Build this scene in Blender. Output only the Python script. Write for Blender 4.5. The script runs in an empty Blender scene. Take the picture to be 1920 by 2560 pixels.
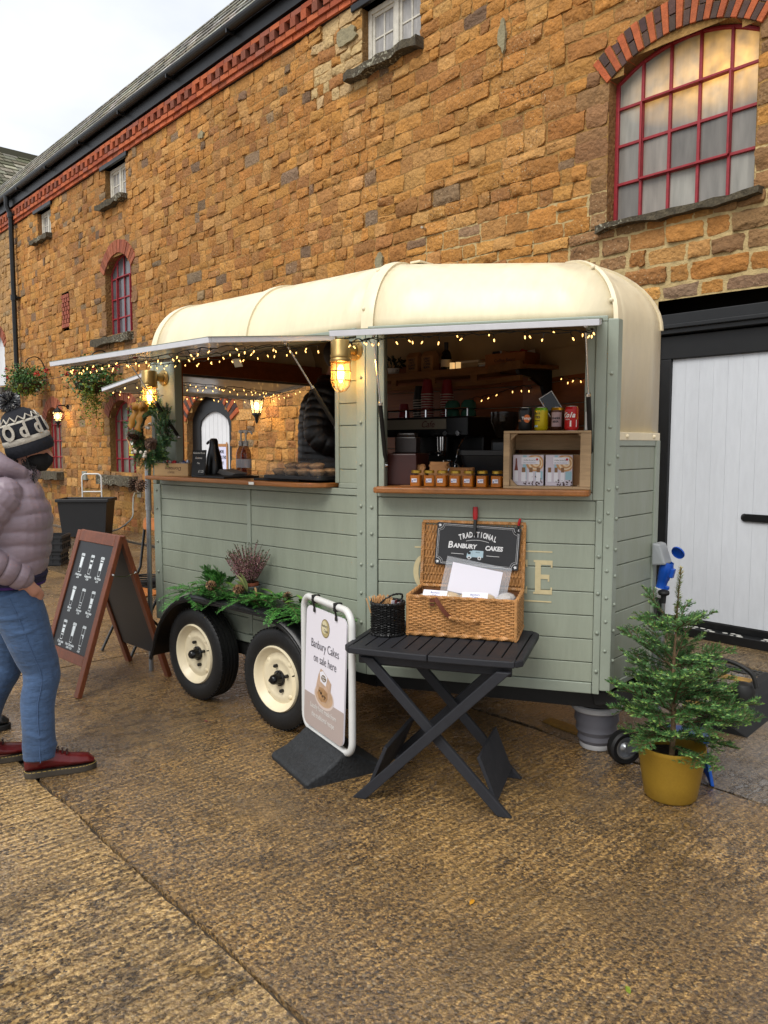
import bpy, bmesh, math, random
from math import sin, cos, pi, radians, sqrt, atan2
from mathutils import Matrix, Vector, Euler, noise as mnoise
random.seed(7)
SC = bpy.context.scene
COL = SC.collection
# ---------------------------------------------------------------- camera
CAM_H = 1.6
cd = bpy.data.cameras.new('camera'); CAM = bpy.data.objects.new('camera', cd); COL.objects.link(CAM)
cd.sensor_fit = 'VERTICAL'; cd.sensor_height = 36.0; cd.lens = 36.0*1923/2560
cd.clip_start = .05; cd.clip_end = 400
CAM.location = (0, 0, CAM_H); CAM.rotation_euler = (radians(90-4.9), 0, 0)
SC.camera = CAM
SC.render.resolution_x = 768; SC.render.resolution_y = 1024
# ---------------------------------------------------------------- world: overcast winter sky
SUN_EL, SUN_AZ = radians(52), radians(215)
W = bpy.data.worlds.new('World'); SC.world = W; W.use_nodes = True
nt = W.node_tree; nd = nt.nodes; lk = nt.links
for n_ in list(nd): nd.remove(n_)
sky = nd.new('ShaderNodeTexSky'); sky.sky_type = 'NISHITA'; sky.sun_disc = False
sky.sun_elevation = SUN_EL; sky.sun_rotation = SUN_AZ; sky.air_density = 1.2; sky.dust_density = 3.0; sky.ozone_density = 1.0
tc = nd.new('ShaderNodeTexCoord')
mp = nd.new('ShaderNodeMapping'); mp.inputs['Scale'].default_value = (1.4, 1.4, 3.2)
nz = nd.new('ShaderNodeTexNoise'); nz.inputs['Scale'].default_value = 2.3; nz.inputs['Detail'].default_value = 7; nz.inputs['Roughness'].default_value = .55
cr = nd.new('ShaderNodeValToRGB'); cr.color_ramp.elements[0].position = .34; cr.color_ramp.elements[1].position = .6
cr.color_ramp.elements[0].color = (.93, .93, .93, 1); cr.color_ramp.elements[1].color = (1, 1, 1, 1)
nz2 = nd.new('ShaderNodeTexNoise'); nz2.inputs['Scale'].default_value = 1.9; nz2.inputs['Detail'].default_value = 6
cr2 = nd.new('ShaderNodeValToRGB'); cr2.color_ramp.elements[0].position = .35; cr2.color_ramp.elements[1].position = .64
cr2.color_ramp.elements[0].color = (3.5, 3.75, 4.2, 1); cr2.color_ramp.elements[1].color = (4.8, 4.88, 5.0, 1)
mx = nd.new('ShaderNodeMix'); mx.data_type = 'RGBA'
bg = nd.new('ShaderNodeBackground'); bg.inputs['Strength'].default_value = .11
out = nd.new('ShaderNodeOutputWorld')
lk.new(tc.outputs['Generated'], mp.inputs['Vector']); lk.new(mp.outputs[0], nz.inputs['Vector']); lk.new(mp.outputs[0], nz2.inputs['Vector'])
lk.new(nz.outputs['Fac'], cr.inputs[0]); lk.new(nz2.outputs['Fac'], cr2.inputs[0])
lk.new(cr.outputs[0], mx.inputs['Factor']); lk.new(sky.outputs[0], mx.inputs['A']); lk.new(cr2.outputs[0], mx.inputs['B'])
lk.new(mx.outputs['Result'], bg.inputs[0]); lk.new(bg.outputs[0], out.inputs[0])
# ---------------------------------------------------------------- sun behind thick cloud
sl = bpy.data.lights.new('sun', 'SUN'); SUN = bpy.data.objects.new('sun', sl); COL.objects.link(SUN)
sl.energy = 1.5; sl.angle = radians(40); sl.color = (1, .97, .92)
_sd = Vector((sin(SUN_AZ)*cos(SUN_EL), cos(SUN_AZ)*cos(SUN_EL), sin(SUN_EL)))
SUN.rotation_euler = (-_sd).to_track_quat('-Z', 'Y').to_euler()
# ---------------------------------------------------------------- exposure
vs = SC.view_settings; vs.view_transform = 'Standard'; vs.look = 'None'; vs.gamma = 1; vs.use_curve_mapping = False
vs.exposure = 1.08
SC.render.engine = 'CYCLES'
SC.cycles.max_bounces = 8; SC.cycles.transparent_max_bounces = 12
# ================================================================ helpers
def lin(h):
    if not isinstance(h, str): return tuple(h)
    h = h.lstrip('#'); r = []
    for i in (0, 2, 4):
        c = int(h[i:i+2], 16)/255; r.append(c/12.92 if c <= .04045 else ((c+.055)/1.055)**2.4)
    return tuple(r)
MATS = {}
def mat(name, col=(.5,.5,.5), rough=.5, metal=0, noise=None, bump=None, attr=False, emis=None, trans=0, alpha=1, ior=1.45, spec=.5, coat=0, stretch=None, noise2=None, rnoise=None, sheen=0):
    """noise=(scale, amount): tonal variation; bump=(scale, strength m); stretch=xyz scale of the texture space"""
    if name in MATS: return MATS[name]
    m = bpy.data.materials.new(name); m.use_nodes = True; MATS[name] = m
    t = m.node_tree; N = t.nodes; L = t.links; p = N['Principled BSDF']
    c = lin(col)
    p.inputs['Base Color'].default_value = (*c, 1); p.inputs['Roughness'].default_value = rough
    p.inputs['Metallic'].default_value = metal; p.inputs['IOR'].default_value = ior
    p.inputs['Specular IOR Level'].default_value = spec; p.inputs['Coat Weight'].default_value = coat
    p.inputs['Transmission Weight'].default_value = trans; p.inputs['Alpha'].default_value = alpha
    p.inputs['Sheen Weight'].default_value = sheen
    if emis: p.inputs['Emission Color'].default_value = (*lin(emis[0]), 1); p.inputs['Emission Strength'].default_value = emis[1]
    src = None
    def coords():
        tcn = N.new('ShaderNodeTexCoord'); o = tcn.outputs['Object']
        if stretch:
            mpn = N.new('ShaderNodeMapping'); mpn.inputs['Scale'].default_value = stretch; L.new(o, mpn.inputs[0]); o = mpn.outputs[0]
        return o
    co = coords() if (noise or bump or noise2 or rnoise) else None
    if attr:
        a = N.new('ShaderNodeAttribute'); a.attribute_name = 'tint'; src = a.outputs['Color']
    for nn in (noise, noise2):
        if not nn: continue
        z = N.new('ShaderNodeTexNoise'); z.inputs['Scale'].default_value = nn[0]; z.inputs['Detail'].default_value = 6; z.inputs['Roughness'].default_value = .62
        L.new(co, z.inputs['Vector'])
        mr = N.new('ShaderNodeMapRange'); mr.inputs[1].default_value = .28; mr.inputs[2].default_value = .72
        mr.inputs[3].default_value = 1-nn[1]; mr.inputs[4].default_value = 1+nn[1]*.7
        L.new(z.outputs['Fac'], mr.inputs[0])
        x = N.new('ShaderNodeMix'); x.data_type = 'RGBA'; x.blend_type = 'MULTIPLY'; x.inputs['Factor'].default_value = 1
        if src: L.new(src, x.inputs['A'])
        else: x.inputs['A'].default_value = (*c, 1)
        L.new(mr.outputs[0], x.inputs['B']); src = x.outputs['Result']
    if src: L.new(src, p.inputs['Base Color'])
    if rnoise:
        z = N.new('ShaderNodeTexNoise'); z.inputs['Scale'].default_value = rnoise[0]; z.inputs['Detail'].default_value = 5; L.new(co, z.inputs['Vector'])
        mr = N.new('ShaderNodeMapRange'); mr.inputs[1].default_value = .35; mr.inputs[2].default_value = .65
        mr.inputs[3].default_value = rnoise[1]; mr.inputs[4].default_value = rnoise[2]; L.new(z.outputs['Fac'], mr.inputs[0]); L.new(mr.outputs[0], p.inputs['Roughness'])
    if bump:
        z = N.new('ShaderNodeTexNoise'); z.inputs['Scale'].default_value = bump[0]; z.inputs['Detail'].default_value = 5; L.new(co, z.inputs['Vector'])
        b = N.new('ShaderNodeBump'); b.inputs['Strength'].default_value = 1; b.inputs['Distance'].default_value = bump[1]
        L.new(z.outputs['Fac'], b.inputs['Height']); L.new(b.outputs[0], p.inputs['Normal'])
    return m

class MB:
    """collects faces; build() links them as ONE mesh object"""
    def __init__(s): s.v = []; s.f = []; s.mi = []; s.sm = []; s.tint = []
    def add(s, vs, fs, M=None, mi=0, sm=False, tint=None):
        o = len(s.v)
        if M is not None: vs = [M @ Vector(q) for q in vs]
        s.v.extend([tuple(q) for q in vs])
        for f in fs: s.f.append([i+o for i in f]); s.mi.append(mi); s.sm.append(sm); s.tint.append(tint)
        return s
    def box(s, a, b, M=None, mi=0, tint=None):
        x0,y0,z0 = a; x1,y1,z1 = b
        return s.add([(x0,y0,z0),(x1,y0,z0),(x1,y1,z0),(x0,y1,z0),(x0,y0,z1),(x1,y0,z1),(x1,y1,z1),(x0,y1,z1)],
              [(0,3,2,1),(4,5,6,7),(0,1,5,4),(1,2,6,5),(2,3,7,6),(3,0,4,7)], M, mi, False, tint)
    def cbox(s, c, d, R=None, mi=0, M=None, tint=None):
        T = Matrix.Translation(c) @ (R.to_4x4() if R is not None else Matrix())
        if M is not None: T = M @ T
        return s.box((-d[0]/2,-d[1]/2,-d[2]/2), (d[0]/2,d[1]/2,d[2]/2), T, mi, tint)
    def bar(s, p, q, w, h, up=(0,0,1), mi=0, M=None):
        p = Vector(p); q = Vector(q); d = q-p; L = d.length; x = d.normalized(); u = Vector(up)
        y = u.cross(x); y = y.normalized() if y.length > 1e-6 else Vector((0,1,0)); z = x.cross(y)
        R = Matrix((x,y,z)).transposed()
        return s.cbox((p+q)/2, (L,w,h), R, mi, M)
    def tube(s, pts, r, n=8, M=None, mi=0, caps=True, closed=False, sm=True, tint=None):
        pts = [Vector(p) for p in pts]; k = len(pts)
        rs = r if isinstance(r, (list, tuple)) else [r]*k
        vs = []; fs = []; u = None
        for i, p in enumerate(pts):
            if closed: t = pts[(i+1)%k]-pts[i-1]
            else: t = pts[min(i+1,k-1)]-pts[max(i-1,0)]
            t = t.normalized() if t.length > 1e-9 else Vector((0,0,1))
            if u is None:
                u = Vector((0,0,1)) if abs(t.z) < .9 else Vector((1,0,0))
            u = (u - t*u.dot(t)); u = u.normalized() if u.length > 1e-6 else t.orthogonal().normalized()
            w = t.cross(u)
            for j in range(n):
                a = 2*pi*j/n; vs.append(p+(u*cos(a)+w*sin(a))*rs[i])
        m = k if closed else k-1
        for i in range(m):
            for j in range(n):
                a = i*n+j; b = i*n+(j+1)%n; c = ((i+1)%k)*n+(j+1)%n; d = ((i+1)%k)*n+j
                fs.append((a,b,c,d))
        s.add(vs, fs, M, mi, sm, tint)
        if caps and not closed:
            s.add(vs[:n], [tuple(range(n-1,-1,-1))], M, mi, False, tint); s.add(vs[-n:], [tuple(range(n))], M, mi, False, tint)
        return s
    def lathe(s, prof, n=24, M=None, mi=0, sm=True, a0=0, a1=2*pi, tint=None):
        full = abs(a1-a0-2*pi) < 1e-6; k = n if full else n+1
        vs = [(r*cos(a0+(a1-a0)*j/n), r*sin(a0+(a1-a0)*j/n), z) for r, z in prof for j in range(k)]
        fs = []
        for i in range(len(prof)-1):
            for j in range(n):
                j2 = (j+1)%k
                fs.append((i*k+j, i*k+j2, (i+1)*k+j2, (i+1)*k+j))
        return s.add(vs, fs, M, mi, sm, tint)
    def prism(s, poly, z0, z1, M=None, mi=0, tint=None):
        n = len(poly)
        vs = [(x,y,z0) for x,y in poly]+[(x,y,z1) for x,y in poly]
        fs = [tuple(range(n-1,-1,-1)), tuple(range(n,2*n))]+[(i,(i+1)%n,n+(i+1)%n,n+i) for i in range(n)]
        return s.add(vs, fs, M, mi, False, tint)
    def ball(s, c, r, n=10, m=6, M=None, mi=0, sc=(1,1,1), R=None, tint=None):
        c = Vector(c); vs = []; fs = []
        for i in range(m+1):
            th = pi*i/m
            for j in range(n):
                a = 2*pi*j/n; q = Vector((r*sc[0]*sin(th)*cos(a), r*sc[1]*sin(th)*sin(a), r*sc[2]*cos(th)))
                vs.append(c+(R @ q if R is not None else q))
        for i in range(m):
            for j in range(n): fs.append((i*n+j, (i+1)*n+j, (i+1)*n+(j+1)%n, i*n+(j+1)%n))
        return s.add(vs, fs, M, mi, True, tint)
    def mesh(s, name, mats):
        me = bpy.data.meshes.new(name); me.from_pydata(s.v, [], s.f)
        for m in (mats if isinstance(mats, (list, tuple)) else [mats]): me.materials.append(m)
        me.polygons.foreach_set('material_index', s.mi); me.polygons.foreach_set('use_smooth', s.sm)
        if any(t is not None for t in s.tint):
            at = me.color_attributes.new('tint', 'FLOAT_COLOR', 'CORNER'); dat = []
            for f, t in zip(s.f, s.tint):
                t = t or (.5,.5,.5)
                for _ in f: dat.extend((t[0], t[1], t[2], 1))
            at.data.foreach_set('color', dat)
        me.validate(); me.update()
        return me
    def build(s, name, mats, parent=None, bevel=0, sharp=35, kind=None, loc=None):
        me = s.mesh(name, mats)
        if sharp and any(s.sm): me.set_sharp_from_angle(angle=radians(sharp))
        o = bpy.data.objects.new(name, me); COL.objects.link(o)
        if parent: o.parent = parent
        if loc is not None: o.location = loc
        if kind: o['kind'] = kind
        if bevel:
            b = o.modifiers.new('bevel', 'BEVEL'); b.width = bevel; b.segments = 2; b.limit_method = 'ANGLE'; b.angle_limit = radians(40)
        return o

def place(name, me, parent, M=None):
    o = bpy.data.objects.new(name, me); COL.objects.link(o); o.parent = parent
    if M is not None: o.matrix_local = M
    return o
def thing(name, label, cat, M=None, loc=(0,0,0), rz=0, group=None):
    o = bpy.data.objects.new(name, None); COL.objects.link(o); o.empty_display_size = .1
    o.matrix_world = M if M is not None else Matrix.Translation(loc) @ Matrix.Rotation(rz, 4, 'Z')
    o['label'] = label; o['category'] = cat
    if group: o['group'] = group
    return o
def tag(o, label, cat, group=None, M=None):
    o['label'] = label; o['category'] = cat
    if group: o['group'] = group
    if M is not None: o.matrix_world = M
    return o
def dup(root, M, label=None, group=None):
    r = root.copy(); COL.objects.link(r); r.matrix_world = M
    if label: r['label'] = label
    if group: r['group'] = group
    for c in list(root.children):
        cc = c.copy(); COL.objects.link(cc); cc.parent = r
        for g in list(c.children):
            gg = g.copy(); COL.objects.link(gg); gg.parent = cc
    return r
def TR(x, y, z): return Matrix.Translation((x, y, z))
def RX(a): return Matrix.Rotation(radians(a), 4, 'X')
def RY(a): return Matrix.Rotation(radians(a), 4, 'Y')
def RZ(a): return Matrix.Rotation(radians(a), 4, 'Z')
def head_rz(h): return 90-h          # compass heading (deg from +Y, clockwise) of local +X -> z rotation (deg)
TXT = RX(90)                                  # text facing -y, reading along +x
def text(name, body, size, m, parent, M, align='CENTER', ext=.0004, offset=0, shear=0, space=1, line=1, sx=1):
    c = bpy.data.curves.new('t', 'FONT'); c.body = body; c.size = size; c.align_x = align; c.align_y = 'CENTER'
    c.extrude = ext; c.offset = offset; c.shear = shear; c.space_character = space; c.space_line = line; c.resolution_u = 3
    o = bpy.data.objects.new('t', c); me = bpy.data.meshes.new_from_object(o)
    bpy.data.objects.remove(o); bpy.data.curves.remove(c)
    S = Matrix.Diagonal((sx, 1, 1, 1)); me.transform(M @ S); me.materials.clear(); me.materials.append(m); me.name = name
    ob = bpy.data.objects.new(name, me); COL.objects.link(ob); ob.parent = parent
    return ob
def rnd(a, b): return random.uniform(a, b)
def jit(h, a=.06):
    c = lin(h); k = 1+rnd(-a, a); return tuple(max(0, x*k*(1+rnd(-a, a)*.3)) for x in c)
def arc(cx, cy, r, a0, a1, n): return [(cx+r*cos(radians(a0+(a1-a0)*i/n)), cy+r*sin(radians(a0+(a1-a0)*i/n))) for i in range(n+1)]
def rrect(x0, y0, x1, y1, r, n=5):
    return arc(x1-r, y1-r, r, 0, 90, n)+arc(x0+r, y1-r, r, 90, 180, n)+arc(x0+r, y0+r, r, 180, 270, n)+arc(x1-r, y0+r, r, 270, 360, n)
def rbar(mb, pts, r, n=6, **k): return mb.tube(pts, r, n, **k)
def catmull(P, k=6):
    P = [Vector(p) for p in P]; o = []
    for i in range(len(P)-1):
        a = P[max(i-1,0)]; b = P[i]; c = P[i+1]; d = P[min(i+2,len(P)-1)]
        for j in range(k):
            t = j/k; o.append(.5*((2*b)+(c-a)*t+(2*a-5*b+4*c-d)*t*t+(3*b-a-3*c+d)*t**3))
    o.append(P[-1]); return o
F_PX = 1923.; TH_ = radians(4.9)
def pix(p):
    y = p[1]; z = p[2]-CAM_H; f = y*cos(TH_)-z*sin(TH_); u = y*sin(TH_)+z*cos(TH_)
    return (960+F_PX*p[0]/f, 1280-F_PX*u/f, f)
# ================================================================ ground
PHI = radians(42.6); WALL_D = 6.25
GM = Matrix.Translation((cos(PHI)*WALL_D, sin(PHI)*WALL_D, 0)) @ Matrix.Rotation(PHI-pi/2, 4, 'Z')   # x along wall (right), y into wall
def concrete(name, groove, tone, puddle, seed):
    m = bpy.data.materials.new(name); m.use_nodes = True; t = m.node_tree; N = t.nodes; L = t.links; p = N['Principled BSDF']
    co = N.new('ShaderNodeTexCoord').outputs['Object']
    def noise(scale, detail=5, st=(1,1,1), rough=.6, off=0):
        mp = N.new('ShaderNodeMapping'); mp.inputs['Scale'].default_value = st; mp.inputs['Location'].default_value = (seed+off, seed*.7, seed*.3); L.new(co, mp.inputs[0])
        z = N.new('ShaderNodeTexNoise'); z.inputs['Scale'].default_value = scale; z.inputs['Detail'].default_value = detail; z.inputs['Roughness'].default_value = rough
        L.new(mp.outputs[0], z.inputs['Vector']); return z.outputs['Fac']
    def ramp(a, lo, hi, o0=0, o1=1):
        r = N.new('ShaderNodeMapRange'); r.inputs[1].default_value = lo; r.inputs[2].default_value = hi; r.inputs[3].default_value = o0; r.inputs[4].default_value = o1; L.new(a, r.inputs[0]); return r.outputs[0]
    def math_(op, a, b):
        x = N.new('ShaderNodeMath'); x.operation = op
        for i, q in enumerate((a, b)):
            if isinstance(q, (int, float)): x.inputs[i].default_value = q
            else: L.new(q, x.inputs[i])
        return x.outputs[0]
    def mixc(f, a, b, blend='MIX'):
        x = N.new('ShaderNodeMix'); x.data_type = 'RGBA'; x.blend_type = blend
        if isinstance(f, (int, float)): x.inputs['Factor'].default_value = f
        else: L.new(f, x.inputs['Factor'])
        for k, q in (('A', a), ('B', b)):
            if isinstance(q, tuple): x.inputs[k].default_value = (*q, 1)
            else: L.new(q, x.inputs[k])
        return x.outputs['Result']
    # brushed ridges run towards the wall (local y); they wander and break up
    wv = N.new('ShaderNodeTexWave'); wv.wave_type = 'BANDS'; wv.bands_direction = 'X'; wv.inputs['Scale'].default_value = 8.0
    wv.inputs['Distortion'].default_value = 3.2; wv.inputs['Detail'].default_value = 3; wv.inputs['Detail Scale'].default_value = 1.1; wv.inputs['Detail Roughness'].default_value = .6
    mp = N.new('ShaderNodeMapping'); mp.inputs['Scale'].default_value = (1, .22, 1); L.new(co, mp.inputs[0]); L.new(mp.outputs[0], wv.inputs['Vector'])
    streak = noise(34, 4, (1, .10, 1), .55)
    patch = ramp(noise(1.1, 4), .36, .62)
    grv = math_('MULTIPLY', math_('ADD', math_('MULTIPLY', wv.outputs['Fac'], .62), math_('MULTIPLY', streak, .95)), ramp(patch, 0, 1, groove*.25, groove))
    vo = N.new('ShaderNodeTexVoronoi'); vo.inputs['Scale'].default_value = 95; vo.inputs['Randomness'].default_value = 1; L.new(co, vo.inputs['Vector'])
    vo2 = N.new('ShaderNodeTexVoronoi'); vo2.inputs['Scale'].default_value = 190; L.new(co, vo2.inputs['Vector'])
    gr = noise(70, 8, (1, .8, 1), .75); fine = noise(150, 4)
    lump = noise(17, 7, (1, .45, 1), .7, 3)
    agg = math_('ADD', math_('MULTIPLY', gr, .8), math_('MULTIPLY', math_('SUBTRACT', .5, vo.outputs['Distance']), .42))
    hgt = math_('ADD', math_('ADD', grv, agg), math_('MULTIPLY', lump, .55))
    big = noise(.55, 3, off=9)
    pud = math_('MULTIPLY', ramp(big, .43, .54), ramp(lump, .475, .43))
    pud = math_('MULTIPLY', pud, puddle)
    hgt2 = math_('MULTIPLY', hgt, math_('SUBTRACT', 1, pud))
    bp = N.new('ShaderNodeBump'); bp.inputs['Strength'].default_value = 1; bp.inputs['Distance'].default_value = .013; L.new(hgt2, bp.inputs['Height']); L.new(bp.outputs[0], p.inputs['Normal'])
    c1, c2, c3 = [lin(h) for h in tone]
    cell = N.new('ShaderNodeSeparateColor'); L.new(vo.outputs['Color'], cell.inputs[0])
    base = mixc(ramp(gr, .42, .57), c1, c2)
    base = mixc(math_('MULTIPLY', ramp(cell.outputs[0], .62, .95), .65), base, c3)
    base = mixc(math_('MULTIPLY', ramp(cell.outputs[1], .93, .97), .7), base, lin('#b9a27c'))
    base = mixc(math_('MULTIPLY', ramp(cell.outputs[2], .84, .88), .8), base, lin('#2a2016'))
    base = mixc(math_('MULTIPLY', ramp(hgt, 1.05+groove*.35, .72+groove*.2), .62), base, lin('#33261a'))
    base = mixc(math_('MULTIPLY', ramp(noise(1.9, 7, off=4, rough=.72), .46, .68), .5), base, lin('#463723'))
    base = mixc(math_('MULTIPLY', ramp(noise(1.3, 7, off=14, rough=.7), .5, .72), .32), base, lin('#b8935a'))
    base = mixc(math_('MULTIPLY', pud, .45), base, lin('#3a3128'))
    L.new(base, p.inputs['Base Color'])
    rg = ramp(noise(2.2, 5, off=21), .36, .64, .15, .42)
    rg = math_('ADD', math_('MULTIPLY', rg, math_('SUBTRACT', 1, pud)), .03)
    L.new(rg, p.inputs['Roughness']); p.inputs['Specular IOR Level'].default_value = .5
    wet = math_('ADD', math_('MULTIPLY', ramp(noise(.9, 6, off=33, rough=.7), .42, .60), .85), .15)      # film of rain water over the texture
    L.new(wet, p.inputs['Coat Weight']); p.inputs['Coat Roughness'].default_value = .14; p.inputs['Coat IOR'].default_value = 1.85
    b2 = N.new('ShaderNodeBump'); b2.inputs['Strength'].default_value = 1; b2.inputs['Distance'].default_value = .0042; L.new(hgt2, b2.inputs['Height']); L.new(b2.outputs[0], p.inputs['Coat Normal'])
    return m
conc_main = concrete('wet_brown_concrete', .55, ('#5f4424', '#d4a966', '#9e7846'), .6, 0)
conc_near = concrete('wet_yellow_concrete', 1.15, ('#7a5a30', '#e6bf7e', '#bf985e'), 1.0, 5)
conc_far = concrete('wet_grey_concrete', .35, ('#6b5840', '#b0966f', '#84704f'), .7, 11)
dirt = mat('joint_dirt', '#4a4034', .6, noise=(14, .5), bump=(30, .01))
g = MB(); 
for a in (-1,): g.add([(-120,-120,-.02),(120,-120,-.02),(120,120,-.02),(-120,120,-.02)], [(0,1,2,3)])
ground = g.build('ground', dirt); ground.matrix_world = GM; ground['kind'] = 'structure'
def ragged(x0, y0, x1, y1, n, amp, seed):
    L_ = Vector((x1-x0, y1-y0)); nn = Vector((-L_.y, L_.x)).normalized(); o = []
    for i in range(n):
        t = i/n; q = Vector((x0, y0))+L_*t
        k = mnoise.noise((q.x*3.1+seed, q.y*3.1, seed))*amp+mnoise.noise((q.x*17, q.y*17, seed+3))*amp*.6
        k += max(0, mnoise.noise((q.x*1.3, q.y*1.3, seed+8))-.32)*amp*5
        o.append((q.x+nn.x*k, q.y+nn.y*k))
    return o
def slab(x0, y0, x1, y1, m, seed, gap=.006, dense=True):
    gp = gap; n = 90 if dense else 8; a = .019 if dense else .004
    nx = max(6, int(n*(x1-x0)/4)); ny = max(6, int(n*(y1-y0)/4))
    poly = ragged(x0+gp, y0+gp, x1-gp, y0+gp, nx, a, seed)+ragged(x1-gp, y0+gp, x1-gp, y1-gp, ny, a*.4, seed+1)+ragged(x1-gp, y1-gp, x0+gp, y1-gp, nx, a, seed+2)+ragged(x0+gp, y1-gp, x0+gp, y0+gp, ny, a*.4, seed+3)
    s = MB(); s.prism(poly, -.05, 0); return s.build('concrete_slab', m, ground)
RB = [-60, -22, -9.4, -5.05, -1.1, 2.6]                       # rows of slab along the wall: n = 6.25+y
cuts = [-60, -20, -11.2, -5.6, 3.6, 30]
rows = [(-2.75, -.78, conc_far), (-5.05, -2.75, conc_main), (-9.6, -5.05, conc_near), (-16, -9.6, conc_near), (-60, -16, conc_far)]
for j, (y0, y1, m) in enumerate(rows):
    for i in range(len(cuts)-1):
        slab(cuts[i], y0, cuts[i+1], y1, m, j*7+i*3.3, .009, dense=(cuts[i] > -12 and y0 > -10 and cuts[i+1] < 10))
for i in range(len(cuts)-1): slab(cuts[i], -.60, cuts[i+1], 30 if i == 99 else .3, conc_far, 90+i*2.1, .004, False)
# ================================================================ the long stone building
barn = thing('stone_building', 'long ochre ironstone building with a brick cornice and red arched windows behind the trailer', 'building', GM)
stone_m = mat('ironstone', '#a06f35', .88, attr=True, noise=(4, .20), noise2=(30, .24), bump=(24, .028))
def flecks(m, col, scale, thr):
    t = m.node_tree; N = t.nodes; L = t.links; p = N['Principled BSDF']; src = p.inputs['Base Color'].links[0].from_socket
    z = N.new('ShaderNodeTexNoise'); z.inputs['Scale'].default_value = scale; z.inputs['Detail'].default_value = 3; c = N.new('ShaderNodeTexCoord'); L.new(c.outputs['Object'], z.inputs['Vector'])
    z2 = N.new('ShaderNodeTexNoise'); z2.inputs['Scale'].default_value = .9; z2.inputs['Detail'].default_value = 4; L.new(c.outputs['Object'], z2.inputs['Vector'])
    r = N.new('ShaderNodeMapRange'); r.inputs[1].default_value = thr; r.inputs[2].default_value = thr+.05; r.inputs[4].default_value = .75; L.new(z.outputs['Fac'], r.inputs[0])
    r2 = N.new('ShaderNodeMapRange'); r2.inputs[1].default_value = .45; r2.inputs[2].default_value = .6; L.new(z2.outputs['Fac'], r2.inputs[0])
    k = N.new('ShaderNodeMath'); k.operation = 'MULTIPLY'; L.new(r.outputs[0], k.inputs[0]); L.new(r2.outputs[0], k.inputs[1])
    x = N.new('ShaderNodeMix'); x.data_type = 'RGBA'; L.new(k.outputs[0], x.inputs['Factor']); L.new(src, x.inputs['A']); x.inputs['B'].default_value = (*lin(col), 1); L.new(x.outputs['Result'], p.inputs['Base Color'])
flecks(stone_m, '#b8a888', 60, .63); flecks(stone_m, '#4d3620', 26, .62)
mortar_m = mat('lime_mortar', '#93703e', .95, noise=(9, .4), bump=(40, .014))
brick_m = mat('red_brick', '#8d4a2c', .85, attr=True, noise=(20, .3), bump=(90, .004))
white_m = mat('peeling_white_paint', '#c4bfb2', .6, noise=(14, .22), bump=(60, .002))
black_m = mat('black_gloss_paint', '#121314', .38, noise=(8, .3))
red_m = mat('red_window_paint', '#8c242c', .5, noise=(20, .25))
sill_m = mat('lichen_stone', '#4d4535', .9, noise=(16, .6), noise2=(70, .5), bump=(40, .012)); flecks(sill_m, '#a8a590', 34, .56)
slate_m = mat('stone_slates', '#75736a', .85, attr=True, noise=(12, .45), noise2=(50, .4), bump=(30, .01))
glass_m = mat('dull_window_glass', '#55565a', .12, noise=(3, .35), spec=.6)
frost_m = mat('frosted_glass', '#7b7872', .3, noise=(2.2, .3), noise2=(11, .16), bump=(30, .002), stretch=(1,1,.25))
frostglow_m = bpy.data.materials.new('frosted_glass_painted_glow'); frostglow_m.use_nodes = True
def painted_glow_glass(m, tone='#77746e'):  # warm light painted into the panes as an emission spot, imitating reflections
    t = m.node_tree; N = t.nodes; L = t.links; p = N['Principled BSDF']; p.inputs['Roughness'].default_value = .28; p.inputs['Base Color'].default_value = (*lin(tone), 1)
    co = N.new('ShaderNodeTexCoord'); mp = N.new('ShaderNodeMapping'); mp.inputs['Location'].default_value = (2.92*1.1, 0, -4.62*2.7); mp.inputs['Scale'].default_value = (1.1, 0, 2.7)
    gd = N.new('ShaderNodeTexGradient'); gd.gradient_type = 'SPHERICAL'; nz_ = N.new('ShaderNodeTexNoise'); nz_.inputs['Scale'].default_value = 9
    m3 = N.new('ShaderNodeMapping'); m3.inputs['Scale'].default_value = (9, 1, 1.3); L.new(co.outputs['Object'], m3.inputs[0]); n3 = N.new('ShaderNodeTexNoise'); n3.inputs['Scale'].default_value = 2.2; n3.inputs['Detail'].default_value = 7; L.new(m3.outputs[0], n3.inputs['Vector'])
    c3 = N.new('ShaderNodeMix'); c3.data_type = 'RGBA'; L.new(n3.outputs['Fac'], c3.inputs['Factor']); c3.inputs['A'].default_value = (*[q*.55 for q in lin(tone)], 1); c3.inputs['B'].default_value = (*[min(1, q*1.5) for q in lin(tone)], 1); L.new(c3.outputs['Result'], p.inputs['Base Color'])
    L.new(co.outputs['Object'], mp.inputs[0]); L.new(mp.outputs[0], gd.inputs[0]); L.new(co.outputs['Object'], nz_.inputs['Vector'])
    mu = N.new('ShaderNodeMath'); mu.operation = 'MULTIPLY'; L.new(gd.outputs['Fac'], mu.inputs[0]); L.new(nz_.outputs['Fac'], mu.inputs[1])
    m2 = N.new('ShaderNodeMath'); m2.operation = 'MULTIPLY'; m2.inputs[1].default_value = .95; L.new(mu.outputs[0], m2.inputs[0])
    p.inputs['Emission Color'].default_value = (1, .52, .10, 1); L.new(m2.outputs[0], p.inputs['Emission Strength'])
painted_glow_glass(frostglow_m)
GLOW_PANES = [frostglow_m]
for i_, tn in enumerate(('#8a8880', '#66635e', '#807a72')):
    m_ = bpy.data.materials.new('frosted_glass_painted_glow'); m_.use_nodes = True; painted_glow_glass(m_, tn); GLOW_PANES.append(m_)
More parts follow.
